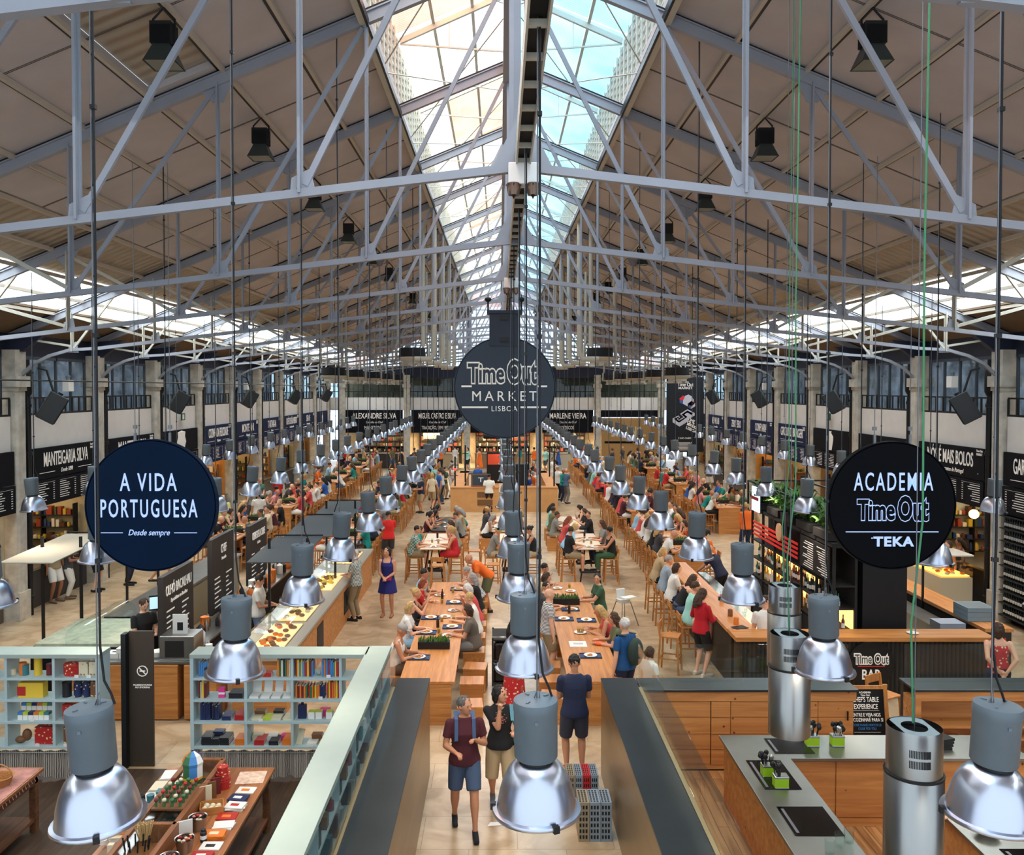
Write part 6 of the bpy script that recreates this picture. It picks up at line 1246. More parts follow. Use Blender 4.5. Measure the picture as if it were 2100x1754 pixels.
for k in range(7):
    a = k*.9; d = Vector((math.cos(a), math.sin(a), 0)); sd_ = Vector((-d.y, d.x, 0)); q = MB(); pts = [(0, .19, .03), (.08, .3, .055), (.18, .31, .05), (.25, .25, .005)]; vs = []
    for r, z, w_ in pts: vs += [d*r+sd_*w_+Vector((0, 0, z)), d*r-sd_*w_+Vector((0, 0, z))]
    q.add(vs, [(0, 1, 3, 2), (2, 3, 5, 4), (4, 5, 7, 6)]); q.build('leaf', G['leaf'], t)
good('mug', 'black mug with gold band pattern beside the display case', 'mug', MB().lathe([(0, 0), (.075, 0), (.08, .2), (.074, .2), (.07, .02), (0, .02)], n=24).use(1).lathe([(.0765, .05), (.078, .055), (.0785, .09), (.077, .095)], n=24), [gm_['black'], gm_['yellow']], (-3.8, 8.05, .985))
good('wooden_crate', 'little wooden crate of twine on the souvenir table', 'crate', MB().box(-.13, .13, -.1, -.09, 0, .09).box(-.13, .13, .09, .1, 0, .09).box(-.13, -.12, -.09, .09, 0, .09).box(.12, .13, -.09, .09, 0, .09).box(-.12, .12, -.09, .09, 0, .01), G['oakx'], (-3.55, 9.75, .8), .3)
for i in range(6): good('twine_ball', 'ball of pale twine in the little crate, %s one' % ORD[i], 'twine', MB().ell((0, 0, .035), (.035, .035, .035), 10, 7), gm_['cream'], (-3.62+(i % 3)*.07, 9.71+(i//3)*.075, .811), grp='twine balls')
t = thing('brush_bunch', 'bunch of straw brushes with dark handles on the display case', 'brushes', (-3.93, 8.8, .985)); q = MB()
for i in range(26): a = rnd.uniform(0, 6.28); r = rnd.uniform(0, .1); q.tube([(r*.5*math.cos(a), r*.5*math.sin(a), 0), (r*math.cos(a), r*math.sin(a), .17)], .008, 4)
q.build('straw', mat('straw', (190, 156, 104), .9), t); q = MB()
for i in range(10): a = i*.63; q.tube([(.12*math.cos(a), -.2+.07*math.sin(a), 0), (.14*math.cos(a), -.2+.08*math.sin(a), .12)], .009, 5)
q.build('handle', G['black'], t)
for i, (x, y, c) in enumerate(((-3.7, 9.95, 'cream'), (-3.68, 10.05, 'brown'), (-3.66, 10.15, 'maroon'), (-3.64, 9.15, 'white'), (-3.66, 8.2, 'white'), (-3.5, 7.9, 'maroon'), (-3.52, 7.65, 'cream'))): good('framed_tile', '%s tile standing upright on the souvenir table, %s one' % (c, ORD[i]), 'tile', MB().box(-.08, .08, -.008, .008, 0, .2), gm_[c], (x, y, .802), .5, 'upright tiles')
good('ink_jar', 'small black jar with white label on the souvenir table', 'jar', MB().lathe([(0, 0), (.035, 0), (.035, .1), (.025, .11), (.025, .13), (0, .13)], n=14).use(1).lathe([(.0355, .03), (.0355, .07)], n=14), [gm_['black'], G['paper']], (-3.42, 9.1, .802))
# left table goods
q = MB(); q.box(-7.55, -6.12, 9.6, 10.85, .8, .806)
for i in range(18): q.tube([(-6.12, 9.62+i*.07, .805), (-6.09, 9.62+i*.07, .72)], .006, 4)
tag(q.build('table_cloth', mat('cloth_pinkish', (170, 120, 110), .9, var=.3, vscale=10)), 'fringed pinkish cloth on the table at the left edge', 'cloth')
for i, (x, y, r) in enumerate(((-6.75, 10.55, .2), (-6.4, 10.4, .17), (-6.85, 10.0, .16))):
    t = thing('basket', 'round wicker basket on the fringed cloth, %s one' % ('left rear', 'right', 'nearest')[i], 'basket', (x, y, .807)); m = mat('wicker', (170, 116, 66), .8, bump=1, bscale=70)
    MB().lathe([(0, 0), (r*.8, 0), (r, .1), (r+.01, .105), (r-.015, .1), (r*.78, .01), (0, .01)], n=24).build('bowl', m, t); q = MB(); q.tube([(r*math.cos(a), 0, .1+r*.9*math.sin(a)) for a in [math.pi*j/10 for j in range(11)]], .008, 6); q.build('handle', m, t)
for i in range(3): good('terracotta_bowl', 'terracotta bowl on the lower shelf of the left table, %s of the pile' % ('bottom', 'middle', 'top')[i], 'bowl', MB().lathe([(0, 0), (.1, 0), (.17, .11), (.175, .115), (.16, .11), (.095, .012), (0, .012)], n=24), mat('terracotta', (150, 66, 40), .5), (-6.45, 8.55, .2+i*.055), grp='terracotta bowls')
for i in range(4): good('glass_bottle', 'slim bluish bottle on the lower shelf of the left table, %s one' % ORD[i], 'bottle', MB().lathe([(0, 0), (.04, 0), (.045, .1), (.015, .2), (.012, .3), (0, .3)], n=12), mat('bluish_glass', (120, 150, 170), .15), (-6.3-.14*(i % 2), 9.0+i*.16, .2), grp='slim bottles')
# ================================================================ COOKING SCHOOL KITCHEN AT THE RIGHT
struct(MB().box(1.78, 9.5, 2, 11.95, 0, .28).build('floor_kitchen', wood('oak_floor', (150, 98, 56), (206, 152, 98), 'Y', 1.2, .4, .13)))
def crosswall(nm, x0, x1, openshelf):
    t = thing('cabinet_wall', nm, 'cabinet', (0, 0, 0)); w_ = G['pine']
    MB().box(x0, x1, 11.95, 12.46, 1.40, 1.43).build('ledge', G['bronze'], t, .003); MB().box(x0+.02, x1-.02, 12.35, 12.44, 0, 1.4).build('back_face', mat('dark_face', (58, 54, 48), .5, .3), t)
    MB().box(x0+.02, x1-.02, 11.98, 12.03, 1.26, 1.4).build('top_rail', w_, t)
    if not openshelf:
        x = x0+.05; i = 0
        while x < x1-.1:
            w2 = (.95, .28, .62, .62, .6)[i % 5]; w2 = min(w2, x1-.04-x)
            q = MB(); q.box(x, x+w2-.012, 11.99+(.0 if i % 2 else .012), 12.04, .34, 1.25)
            for z in (.56, .78, 1.02): q.use(1); q.box(x+.002, x+w2-.014, 11.987+(.0 if i % 2 else .012), 11.992+(.0 if i % 2 else .012), z, z+.006); q.use(0)
            q.build('door', [w_, G['walnut']], t); x += w2; i += 1
        MB().cbox((x1-.14, 11.98, 1.05), (.015, .02, .13)).build('handle', G['black'], t); MB().box(x0+.04, x1-.04, 11.99, 12.04, .28, .335).build('plinth', w_, t)
    else:
        q = MB(); q.box(x0+.02, x0+.1, 11.98, 12.35, .28, 1.26); q.box(x1-.1, x1-.02, 11.98, 12.35, .28, 1.26); q.box(x0+.1, x1-.1, 12.3, 12.35, .28, 1.26); q.box(x0+.1, x1-.1, 12.0, 12.3, .86, .9); q.build('carcass', w_, t)
    return t
crosswall('pine cabinet wall with plank doors behind the kitchen island', 1.78, 4.85, False)
crosswall('pine cabinet wall with an open shelf and small stools', 5.65, 9.3, True)
for i in range(5):
    t = thing('kitchen_stool', 'small pale wooden stool under the open pine shelf, %s from the left' % ORD[i], 'stool', (6.2+i*.55, 12.1, .28), 0, 'small stools under the pine shelf'); MB().box(-.18, .18, -.1, .1, .4, .43).build('seat', G['oakx'], t, .004)
    for sx in (-1, 1):
        for sy in (-1, 1): MB().bar((sx*.13, sy*.06, .4), (sx*.17, sy*.08, 0), .03).build('leg', G['oakx'], t)
for x0, x1, nm in ((1.8, 4.84, 'left'), (5.66, 9.2, 'right')):
    t = thing('glass_screen', 'clear glass screen on the rear kitchen ledge, %s of the gap' % nm, 'glass screen'); MB().box(x0, (x0+x1)/2-.01, 12.3, 12.312, 1.43, 1.97).build('pane', GLS, t); MB().box((x0+x1)/2+.01, x1, 12.3, 12.312, 1.43, 1.97).build('pane', GLS, t)
# A-frame board in the gap
t = thing('menu_easel', 'wooden A-frame board reading "CHEF\'S TABLE EXPERIENCE" in the gap of the kitchen wall', 'A-frame sign', (5.36, 12.75, 0)); w_ = G['stoolw']
M = Matrix.Translation((0, 0, 0)) @ Matrix.Rotation(-.16, 4, 'X')
q = MB(); q.box(-.34, -.28, -.02, .02, 0, 1.36, M); q.box(.28, .34, -.02, .02, 0, 1.36, M); q.box(-.28, .28, -.02, .02, 1.28, 1.34, M); q.build('frame', w_, t); MB().box(-.28, .28, -.01, .012, .25, 1.28, M).build('blackboard', G['black'], t)
q = MB(); M2 = Matrix.Translation((0, .5, 0)) @ Matrix.Rotation(.2, 4, 'X'); q.box(-.36, -.31, -.02, .02, 0, 1.36, M2); q.box(.31, .36, -.02, .02, 0, 1.36, M2); q.build('rear_leg', w_, t)
fz = lambda z: M @ face((0, -.014, z), 0)
text('ACADEMIA\nTime Out', .045, fz(1.2), t, W_, .8); text("CHEF'S TABLE\nEXPERIENCE", .12, fz(1.04), t, W_, .55, .003); text('ENTRE E VEJA-NOS\nA COZINHAR PARA SI', .085, fz(.8), t, W_, .6, .002); text('COME IN AND WATCH US\nCOOK FOR YOU', .06, fz(.64), t, mat('blue_letters', (60, 130, 190)), .6, .002)
MB().box(-.2, .2, -.015, -.012, .915, .918, M).box(-.2, .2, -.015, -.012, .55, .553, M).build('rule', W_, t)
t.scale = (1, 1, .86)
# island counter
CT = 1.15; SSM = mat('counter_steel', (150, 150, 142), .3, .9, var=.12, vscale=1.2)
t = thing('kitchen_island', 'U-shaped stainless steel worktop on knotty pine cabinets', 'kitchen island')
MB().prism([(2.65, 5), (3.35, 5), (3.35, 10.36), (6.3, 10.36), (6.3, 11.07), (2.65, 11.07)], CT-.04, CT).build('worktop', SSM, t, .003)
q = MB(); q.box(2.7, 3.28, 5, 11.0, .28, CT-.04); q.box(3.28, 6.25, 10.42, 11.0, .28, CT-.04); q.build('carcass', G['pine'], t)
x = 3.32
for i in range(5): MB().box(x+.006, x+.59, 10.4, 10.42, .4, CT-.06).build('door', G['pinez'], t, .002); x += .6
q = MB(); q.box(3.3, 6.25, 10.41, 10.42, .28, .39); q.build('plinth', G['pine'], t)
t = thing('worktop_arm', 'right-hand steel worktop arm in the cooking kitchen, under the right pendant', 'worktop'); MB().box(4.5, 5.3, 5, 9.3, CT-.04, CT).build('worktop', SSM, t, .003); MB().box(4.55, 5.25, 5, 9.25, .28, CT-.04).build('carcass', G['pine'], t)
def hob(label, x0, x1, y0, y1): t = thing('cooktop', label, 'cooktop', (0, 0, CT)); MB().box(x0, x1, y0, y1, 0, .006).build('glass', mat('hob_black', (10, 10, 12), .08), t); MB().box(x0+.03, x0+.06, y0+.05, y1-.05, .006, .008).build('control_strip', mat('hob_marks', (90, 90, 96), .3), t)
hob('black glass cooktop on the left worktop arm, nearest', 2.78, 3.28, 8.55, 9.15); hob('black glass griddle on the left worktop arm, middle', 2.78, 3.2, 9.55, 10.3); hob('black glass cooktop at the corner of the island', 3.2, 3.7, 10.5, 10.95); hob('black cooktop on the right worktop arm', 4.7, 5.2, 7.6, 8.3)
def utensils(x, y, nm):
    t = thing('utensil_tin', 'lime green tin of black utensils and spoons, %s' % nm, 'utensil holder', (x, y, CT)); MB().box(-.08, .08, -.06, .06, 0, .13).build('tin', mat('lime_band', (150, 190, 30), .5), t, .012); MB().box(-.082, .082, -.062, .062, .11, .14).box(-.082, .082, -.062, .062, 0, .02).build('trim', G['inox'], t, .012)
    for i in range(9):
        a = rnd.uniform(0, 6.28); r = rnd.uniform(.02, .05); q = MB(); e_ = Vector((r*2*math.cos(a), r*1.8*math.sin(a), rnd.uniform(.2, .27))); q.tube([(r*math.cos(a), r*.7*math.sin(a), .06), e_], .006, 5); q.ell(e_, (.03, .018, .035), 8, 6); q.build('utensil', G['inox'] if i < 2 else G['black'], t)
utensils(3.75, 10.75, 'left of the pair on the rear worktop'); utensils(4.07, 10.75, 'right of the pair on the rear worktop'); utensils(2.98, 9.62, 'nearer on the left arm'); utensils(2.93, 9.9, 'farther on the left arm')
for i, (x, y) in enumerate(((3.2, 8.35), (3.32, 8.42), (3.05, 8.22))):
    good('glass_beaker', 'clear glass beaker at the near end of the left worktop arm, %s one' % ORD[i], 'glass', MB().lathe([(0, 0), (.045, 0), (.05, .14), (.045, .14), (.04, .01), (0, .01)], n=18), GLS, (x-.05, y, CT), grp='glass beakers')
for i, (x, y) in enumerate(((5.3, 10.72), (6.1, 10.8))):
    for j in range(4): good('folded_apron', 'folded black apron on the rear worktop, %s pile, layer %s' % (('left', 'right')[i], ('one', 'two', 'three', 'four')[j]), 'apron', MB().box(-.16, .16, -.12, .12, 0, .03).use(1).box(-.06, .06, -.03, .03, .03, .031), [G['blackm'], G['paper'] if j == 3 else G['blackm']], (x+.01*j, y, CT+.001+j*.032), .1*j, 'folded aprons', bevel=.008)
good('mixing_bowl', 'small steel bowl on the right worktop arm', 'bowl', MB().lathe([(0, 0), (.06, 0), (.12, .08), (.125, .085), (.11, .08), (.05, .01), (0, .01)], n=20), G['inox'], (4.75, 8.6, CT)); good('kettle', 'white and red kettle under the right pendant', 'kettle', MB().lathe([(0, 0), (.09, 0), (.1, .03), (.08, .16), (.04, .2), (0, .21)], n=18).use(1).lathe([(.092, .001), (.102, .03), (.098, .035)], n=18), [G['plate'], gm_['red']], (5.05, 8.9, CT))
def hood(i, x, y):
    nm = ('nearest', 'middle', 'farthest')[i]; t = thing('extractor_hood', 'hanging cylindrical stainless steel extractor hood, %s of three' % nm, 'extractor hood', (x, y, 0)); z1 = 3.4; zb_ = 2.1 if i == 0 else 2.45; R = .19
    MB().lathe([(R, zb_), (R, 3.08), (R-.004, 3.085), (R-.02, 3.085)], n=40).build('lower_tube', G['inox'], t); MB().lathe([(R-.012, 3.08), (R-.012, z1-.02), (R-.016, z1)], n=40).build('upper_tube', G['inox'], t)
    MB().lathe([(R+.002, 3.075), (R+.003, 3.09), (R-.01, 3.092)], n=40).build('joint_band', G['black'], t)
    q = MB()
    for k in range(16): a = -HP-.55+k*.05; 
    for k in range(14):
        a = -HP-.6+k*.055
        for z in (3.2, 3.27): q.cbox((math.cos(a)*(R-.0105), math.sin(a)*(R-.0105), z), (.004, .006, .05), a)
    q.build('vent_slots', G['black'], t)
    q = MB(); n = 24; vs = []
    for k in range(n): a = 2*math.pi*k/n; vs.append((max(-.115, min(.115, (R-.014)*math.cos(a))), (R-.014)*math.sin(a)*.98, z1-.005)); 
    vi = [(.075*math.cos(2*math.pi*k/n)*1.1, .095*math.sin(2*math.pi*k/n), z1-.005) for k in range(n)]
    q.add(vs+vi, [(k, (k+1) % n, n+(k+1) % n, n+k) for k in range(n)]); q.build('top_plate', mat('plate_pale', (150, 168, 172), .4, .3), t)
    MB().lathe([(R-.02, z1-.06), (0, z1-.06)], n=24).build('inner_disc', G['black'], t); MB().tube([(0, 0, z1-.06), (0, 0, zs(2.5)-.05)], .004, 5).build('hanging_wire', G['wire'], t)
    MB().lathe([(0, zb_+.02), (R-.01, zb_+.02)], n=24).build('filter', G['grey'], t)
for i, (x, y) in enumerate(HOODS): hood(i, x, y)
P_('cook in black t-shirt half hidden behind the nearest extractor hood', (3.92, 8.55, .28), HP, 'stand_phone', hair='short', hairc='black', topc='black', bot='pants', botc='black', skin=0)
# ================================================================ BAR
BK = G['blackm']; t = thing('bar_front_counter', 'wooden-topped black bar counter facing the kitchen', 'bar counter'); MB().box(4.1, 8.85, 15.5, 16.05, 1.05, 1.13).build('counter_top', G['oakx'], t, .004); q = MB(); q.box(4.2, 8.8, 15.6, 16.0, 0, 1.05); x = 4.25
while x < 8.8: q.use(1).box(x, x+.03, 15.59, 15.6, .02, 1.03); x += .08
q.build('front', [mat('bar_front', (46, 42, 36), .5), BK], t)
t = thing('round_sign', 'round black sign reading "Time Out BAR" on the bar front', 'sign', (6.6, 15.56, .62)); MB().lathe([(0, -.01), (.43, -.01), (.43, .01), (0, .01)], n=48, M=Matrix.Rotation(HP, 4, 'X'), smooth=False).build('disc', G['black'], t)
text('Time Out', .25, face((0, -.014, .09), 0), t, W_, .62, .08, ext=.002); text('Time Out', .25, face((0, -.02, .09), 0), t, G['black'], .62, .0, ext=.001); text('BAR', .26, face((0, -.014, -.2), 0), t, W_, .75, .01); MB().box(-.25, .25, -.018, -.012, -.045, -.03).build('rule', mat('bar_red', (210, 60, 50)), t)
for X0, y1, nm in ((4.1, 22.3, 'left'), (9.0, 22.3, 'right')):
    t = thing('bar_side_counter', 'long wooden %s counter of the bar' % nm, 'bar counter'); MB().box(X0, X0+.55, 16.1, y1, 1.05, 1.12).build('counter_top', wood('oak_top2', (190, 122, 66), (214, 148, 88), 'Y', 1.4, .35), t, .004); MB().box(X0+.08, X0+.5, 16.1, y1-.05, 0, 1.05).build('front', mat('bar_front', (46, 42, 36)), t)
    MB().box(X0+.6 if X0 < 6 else X0-.55, X0+1.05 if X0 < 6 else X0-.08, 16.3, y1-.3, .0, .92).build('work_bench', G['inox'], t)
t = thing('bottle_rack', 'tall black back-bar shelving glowing behind bottles', 'shelving'); q = MB(); X0, X1, Ya, Yb = 6.2, 6.6, 16.3, 21.6
y = Ya
while y < Yb+.1: q.box(X0-.03, X0+.02, y-.025, y+.025, 0, 2.68); y += .88
for z in (.98, 1.42, 1.86): q.box(X0-.02, X1, Ya, Yb, z, z+.03)
q.box(X0-.03, X1, Ya, Yb, 2.62, 2.7); q.box(X0, X1, Ya, Yb, 0, .94); q.box(X1, X1+.05, Ya, Yb, 0, 2.7); q.build('frame', BK, t)
MB().box(X1-.02, X1-.005, Ya+.05, Yb-.05, 1.02, 1.4).box(X1-.02, X1-.005, Ya+1.8, Yb-.05, 1.46, 1.82).build('glow_panel', mat('bar_glow', (255, 190, 110), emis=(255, 184, 104), es=2.6), t)
q = MB()
for i in range(4): q.box(X0-.05, X0-.035, 18.2, 21.4, 2.02+i*.1, 2.07+i*.1)
q.build('red_slats', mat('red_slat', (200, 36, 30), .5, emis=(200, 36, 30), es=.3), t)
q = MB(); q.box(X0-.06, X0-.04, 16.4, 18.0, 1.95, 2.6); q.build('menu_panel', BK, t); q = MB()
for c in range(2):
    for r in range(12): q.box(X0-.065, X0-.06, 16.5+c*.75, 16.5+c*.75+rnd.uniform(.25, .6), 2.0+r*.046, 2.015+r*.046)
o = q.build('menu_lines', W_, t); o['kind'] = 'stuff'
for j, (y, z) in enumerate([(y_, z_) for z_ in (1.01, 1.45) for y_ in [Ya+.1+i*.092 for i in range(57)]]):
    c = rnd.choice(['cream', 'brown', 'green', 'white', 'teal', 'orange', 'yellow', 'black', 'maroon']); 
    if y < 18.1: c = rnd.choice(['black', 'black', 'maroon', 'green'])
    r = rnd.uniform(.028, .038); h = rnd.uniform(.26, .34); q = MB(); q.lathe([(0, 0), (r, 0), (r, h*.6), (r*.35, h*.76), (r*.35, h), (0, h)], n=8); q.use(1).lathe([(r+.001, h*.15), (r+.001, h*.45)], n=8)
    good('liquor_bottle', '%s liquor bottle, %s shelf of the bar rack' % (c, 'lower' if z < 1.2 else 'upper'), 'bottle', q, [mat('bottle_'+c, GC[c], .12), G['paper']], (X0+.1+rnd.uniform(-.03, .12), y, z), grp='bar rack bottles')
tag(MB().box(6.75, 7.6, 16.3, 17.3, 0, 2.75).box(6.7, 7.65, 16.25, 17.35, 0, .1).build('service_shaft', mat('shaft_black', (8, 8, 14), .6)), 'square black service shaft beside the bar rack under the round sign', 'shaft')
for z, y in ((1.3, 17.9), (1.3, 19.6), (1.9, 20.6)): area('bar_light', (5.9, y, z), .3, 1.4, 9, (1, .72, .4), (0, HP, 0))
t = thing('tv_screen', 'bright screen above the far end of the bar rack', 'screen', (6.1, 21.0, 2.95)); MB().box(-.02, .02, -.28, .28, -.3, .3).build('screen', mat('tv_glow', (190, 220, 230), emis=(190, 225, 235), es=1.6), t); MB().box(-.03, -.02, -.28, .28, -.02, .06).build('red_band', gm_['red'], t); MB().box(.02, .05, -.3, .3, -.32, .32).build('back', BK, t)
t = thing('badge_sign', 'small round cream badge sign on the bar rack', 'sign', (6.12, 19.3, 2.42)); MB().lathe([(0, -.015), (.2, -.015), (.2, .015), (0, .015)], n=28, M=Matrix.Rotation(HP, 4, 'Y')).build('disc', mat('badge', (214, 170, 130), .6), t)
def bush(label, x, y, z, n, r, h):
    t = thing('potted_fern', label, 'plant', (x, y, z)); MB().box(-.3, .18, -.4, .4, 0, .16).build('planter', BK, t); q = MB()
    for i in range(n):
        a = rnd.uniform(0, 6.28); L_ = rnd.uniform(.5, 1)*r; ht = rnd.uniform(.3, 1)*h; bx_, by_ = rnd.uniform(-.15, .1), rnd.uniform(-.35, .35); d = Vector((math.cos(a), math.sin(a), 0)); s_ = Vector((-d.y, d.x, 0)); B0 = Vector((bx_, by_, .14)); vs = []
        for k, (f_, w2) in enumerate(((0, .01), (.3, .05), (.65, .045), (1, .004))): c = B0+d*L_*f_+Vector((0, 0, ht*math.sin(f_*2.2))); vs += [c+s_*w2, c-s_*w2]
        q.add(vs, [(0, 1, 3, 2), (2, 3, 5, 4), (4, 5, 7, 6)])
    q.build('foliage', G['leaf'], t)
for i, y in enumerate((16.9, 17.9, 18.9, 19.9, 21.1)): bush('leafy green fern on top of the bar rack, %s from the camera' % ORD[i], 6.45, y, 2.72, 70, .55, .6)
q = MB()
for y in (18.5, 22): q.bar((6.2, y, 2.7), (6.2, y, 3.3), .04); q.bar((9.0, y, 0), (9.0, y, 3.3), .04); q.bar((6.2, y, 3.3), (9.0, y, 3.3), .04)
for x in (6.2, 7.6, 9.0): q.bar((x, 18.5, 3.3), (x, 22, 3.3), .04)
tag(q.build('bar_canopy_frame', G['black']), 'open black metal canopy frame over the back of the bar', 'frame')
for i, (y, lb, kw) in enumerate(((17.7, 'man in mint hooded top seated at the bar', dict(pose='sit', hair='short', hairc='brown', top='long', topc='mint', bot='shorts', botc='cream', skin=1)), (18.7, 'woman with long brown hair in black tank top seated at the bar', dict(pose='sit_lean', sex='f', hair='long', hairc='brown', top='tank', topc='black', bot='pants', botc='denim', skin=0)),
        (19.6, 'person in white t-shirt with short brown hair seated at the bar', dict(pose='sit', sex='f', hair='bob', hairc='brown', topc='white', bot='pants', botc='navy', skin=0)), (20.5, 'grey-haired man in pale blue shirt seated at the bar', dict(pose='sit', hair='short', hairc='grey', topc=(140, 156, 172), bot='pants', botc='denim', skin=1)), (21.6, 'woman in beige blouse seated at the far end of the bar', dict(pose='sit_eat', sex='f', hair='bob', hairc='blond', topc='beige', bot='pants', botc='black', skin=0)))):
    seat('n', 3.72, y, HP, 'left bar counter, %s from the camera' % ORD[i], 'bar stools at the bar'); P_(lb, (3.74, y, .755), HP, near=False, **kw)
seat('n', 6.0, 13.7, .5, 'standing empty before the bar front sign', 'empty bar stools'); seat('n', 3.2, 17.0, 1.2, 'pulled out, empty, near the woman in the red top', 'empty bar stools')
P_('bartender in grey t-shirt bending behind the bar', (5.55, 18.3, 0), HP+.3, 'bend', hair='short', hairc='black', topc='grey', bot='pants', botc='black', skin=1, near=False, lean=38)
P_('man in navy t-shirt leaning on the far bar counter', (5.45, 21.7, 0), -HP-.8, 'bend', hair='bald', topc='navy', bot='pants', botc='black', skin=1, near=False, lean=30)
P_('woman in colourful patterned top and dark skirt seen from behind at the right', (8.2, 14.3, 0), math.pi-.2, 'stand_fold', sex='f', hair='bob', hairc='brown', top='tank', topc='red', pat='flower', bot='pants', botc='navy', skin=0, hl=(.06, .16, .98), hr=(-.08, .18, .96), polel=(.6, .5, 0), poler=(-.6, .5, 0))
for i, (x, y, c) in enumerate(((4.35, 16.4, 'orange'), (4.4, 17.0, 'brown'), (4.3, 19.3, 'white'), (4.45, 20.2, 'orange'), (5.0, 16.6, 'red'))): good('jar', '%s jar on the left bar counter, %s from the camera' % (c, ORD[i]), 'jar', MB().lathe([(0, 0), (.05, 0), (.05, .12), (.04, .14), (0, .15)], n=14), gm_[c], (x if x < 4.7 else 4.55, y if x < 4.7 else 18.2, 1.121), grp='bar jars')
for i in range(16): good('drinking_glass', 'glass on the left bar work bench, %s from the camera' % ORD[i], 'glass', MB().lathe([(0, 0), (.03, 0), (.038, .13), (.034, .13), (.026, .01), (0, .01)], n=10), GLS, (4.85+(i % 2)*.12, 17+i*.3, .921), grp='bench glasses')
good('menu_card', 'black menu card lying on the near corner of the bar', 'card', MB().box(-.14, .14, -.1, .1, 0, .005), G['black'], (4.35, 16.15, 1.132), .4); good('saucer', 'white saucer on the bar front counter', 'plate', MB().lathe([(0, 0), (.08, 0), (.11, .02), (0, .015)], n=20), G['plate'], (7.45, 15.75, 1.131))
for i in range(3): good('dishwasher_rack', 'grey-blue glass rack on the right bar counter, %s of the stack' % ('bottom', 'middle', 'top')[i], 'rack', MB().box(-.27, .27, -.27, .27, 0, .085).use(1).box(-.24, .24, -.24, .24, .085, .087), [mat('rack_blue', (120, 140, 150), .6), G['grey']], (9.2, 16.85, 1.125+i*.09), grp='glass racks', bevel=.008)
good('bar_sink_crate', 'pale plastic crate of cutlery beside the bar sink', 'crate', MB().box(-.25, .25, -.2, .2, 0, .18), mat('crate_pale', (150, 156, 170), .5), (8.6, 16.7, .925))
# pastry cabinet and wine shelf in the right-hand stalls
t = thing('pastry_cabinet', 'glowing glass pastry cabinet at the right wall stall', 'display cabinet', (11.3, 22.9, 0)); MB().box(-.4, .4, -1.5, 1.5, 0, .9).build('base', mat('pale_base', (190, 176, 150), .6), t); MB().box(-.4, .4, -1.5, 1.5, .9, 1.45).build('glass', GLS, t); MB().box(-.42, .42, -1.52, 1.52, 1.45, 1.48).build('top', G['plate'], t); MB().box(-.35, .35, -1.45, 1.45, .93, .95).build('lit_tray', mat('cake_glow', (255, 200, 110), emis=(255, 190, 90), es=2.2), t); q = MB()
for i in range(40): q.use(i % 2); q.ell((rnd.uniform(-.3, .3), rnd.uniform(-1.4, 1.4), .99), (.06, .07, .04), 8, 5)
o = q.build('pastries', [gm_['orange'], gm_['cream']], t); o['kind'] = 'stuff'
t = thing('wine_shelf', 'tall black shelf full of wine bottles at the right edge', 'shelf', (12.0, 18.9, 0)); q = MB(); q.box(.2, .24, -1.7, 1.7, 0, 2.6)
for z in [.2+.3*i for i in range(9)]: q.use(0).box(-.12, .2, -1.7, 1.7, z, z+.02)
q.build('frame', [BK, G['walnut']], t); q = MB()
for z in [.22+.3*i for i in range(8)]:
    for j in range(36): q.use(0); y = -1.65+j*.094; q.lathe([(0, 0), (.034, 0), (.034, .17), (.012, .21), (.012, .26), (0, .26)], (0, y, z), 6); q.use(1).lathe([(.0345, .05), (.0345, .12)], (0, y, z), 6)
o = q.build('wine_bottles', [mat('wine_dark', (20, 26, 20), .15), G['paper']], t); o['kind'] = 'stuff'
# ================================================================ FOOD KIOSKS AT THE LEFT
def kboard(label, y0, y1, z0, z1, head, sub):
    t = thing('menu_board', label, 'menu board', (-6.3, (y0+y1)/2, 0)); w2 = (y1-y0)/2; MB().box(-.05, .05, -w2, w2, z0, z1).build('board', mat('board_brown', (44, 38, 36), .6), t); text(head, .26, face((.055, 0, z1-.3), HP), t, W_, min(.6, (w2*2-.2)/(len(head)*.17)), .006); text(sub, .1, face((.055, 0, z1-.5), HP), t, W_, .8, shear=.2)
    q = MB()
    for c in range(2):
        for r in range(7): q.box(.05, .056, -w2+.15+c*w2, -w2+.15+c*w2+rnd.uniform(.3, .8)*(w2-.25), z0+.12+r*.1, z0+.145+r*.1)
    o = q.build('menu_lines', W_, t); o['kind'] = 'stuff'
kboard('dark board reading "OLHÓ BACALHAU" on the nearest left kiosk', 15.2, 16.7, .9, 2.3, 'OLHÓ BACALHAU', 'Especialistas em Bacalhau'); kboard('dark board reading "CHEF" on the second left kiosk', 17.8, 19.3, .9, 2.5, 'CHEF', 'Benvindo'); kboard('dark board reading "CREME DE LA CREME" on the third left kiosk', 20.5, 22.0, .9, 2.35, 'CREME DE LA CREME', 'Gelados')
MB().lathe([(0, 0), (.16, 0), (.16, .01), (0, .01)], n=24, M=Matrix.Translation((-6.24, 16.2, 1.55)) @ Matrix.Rotation(HP, 4, 'Y')).build('stamp', W_, bpy.data.objects['menu_board']) if False else None
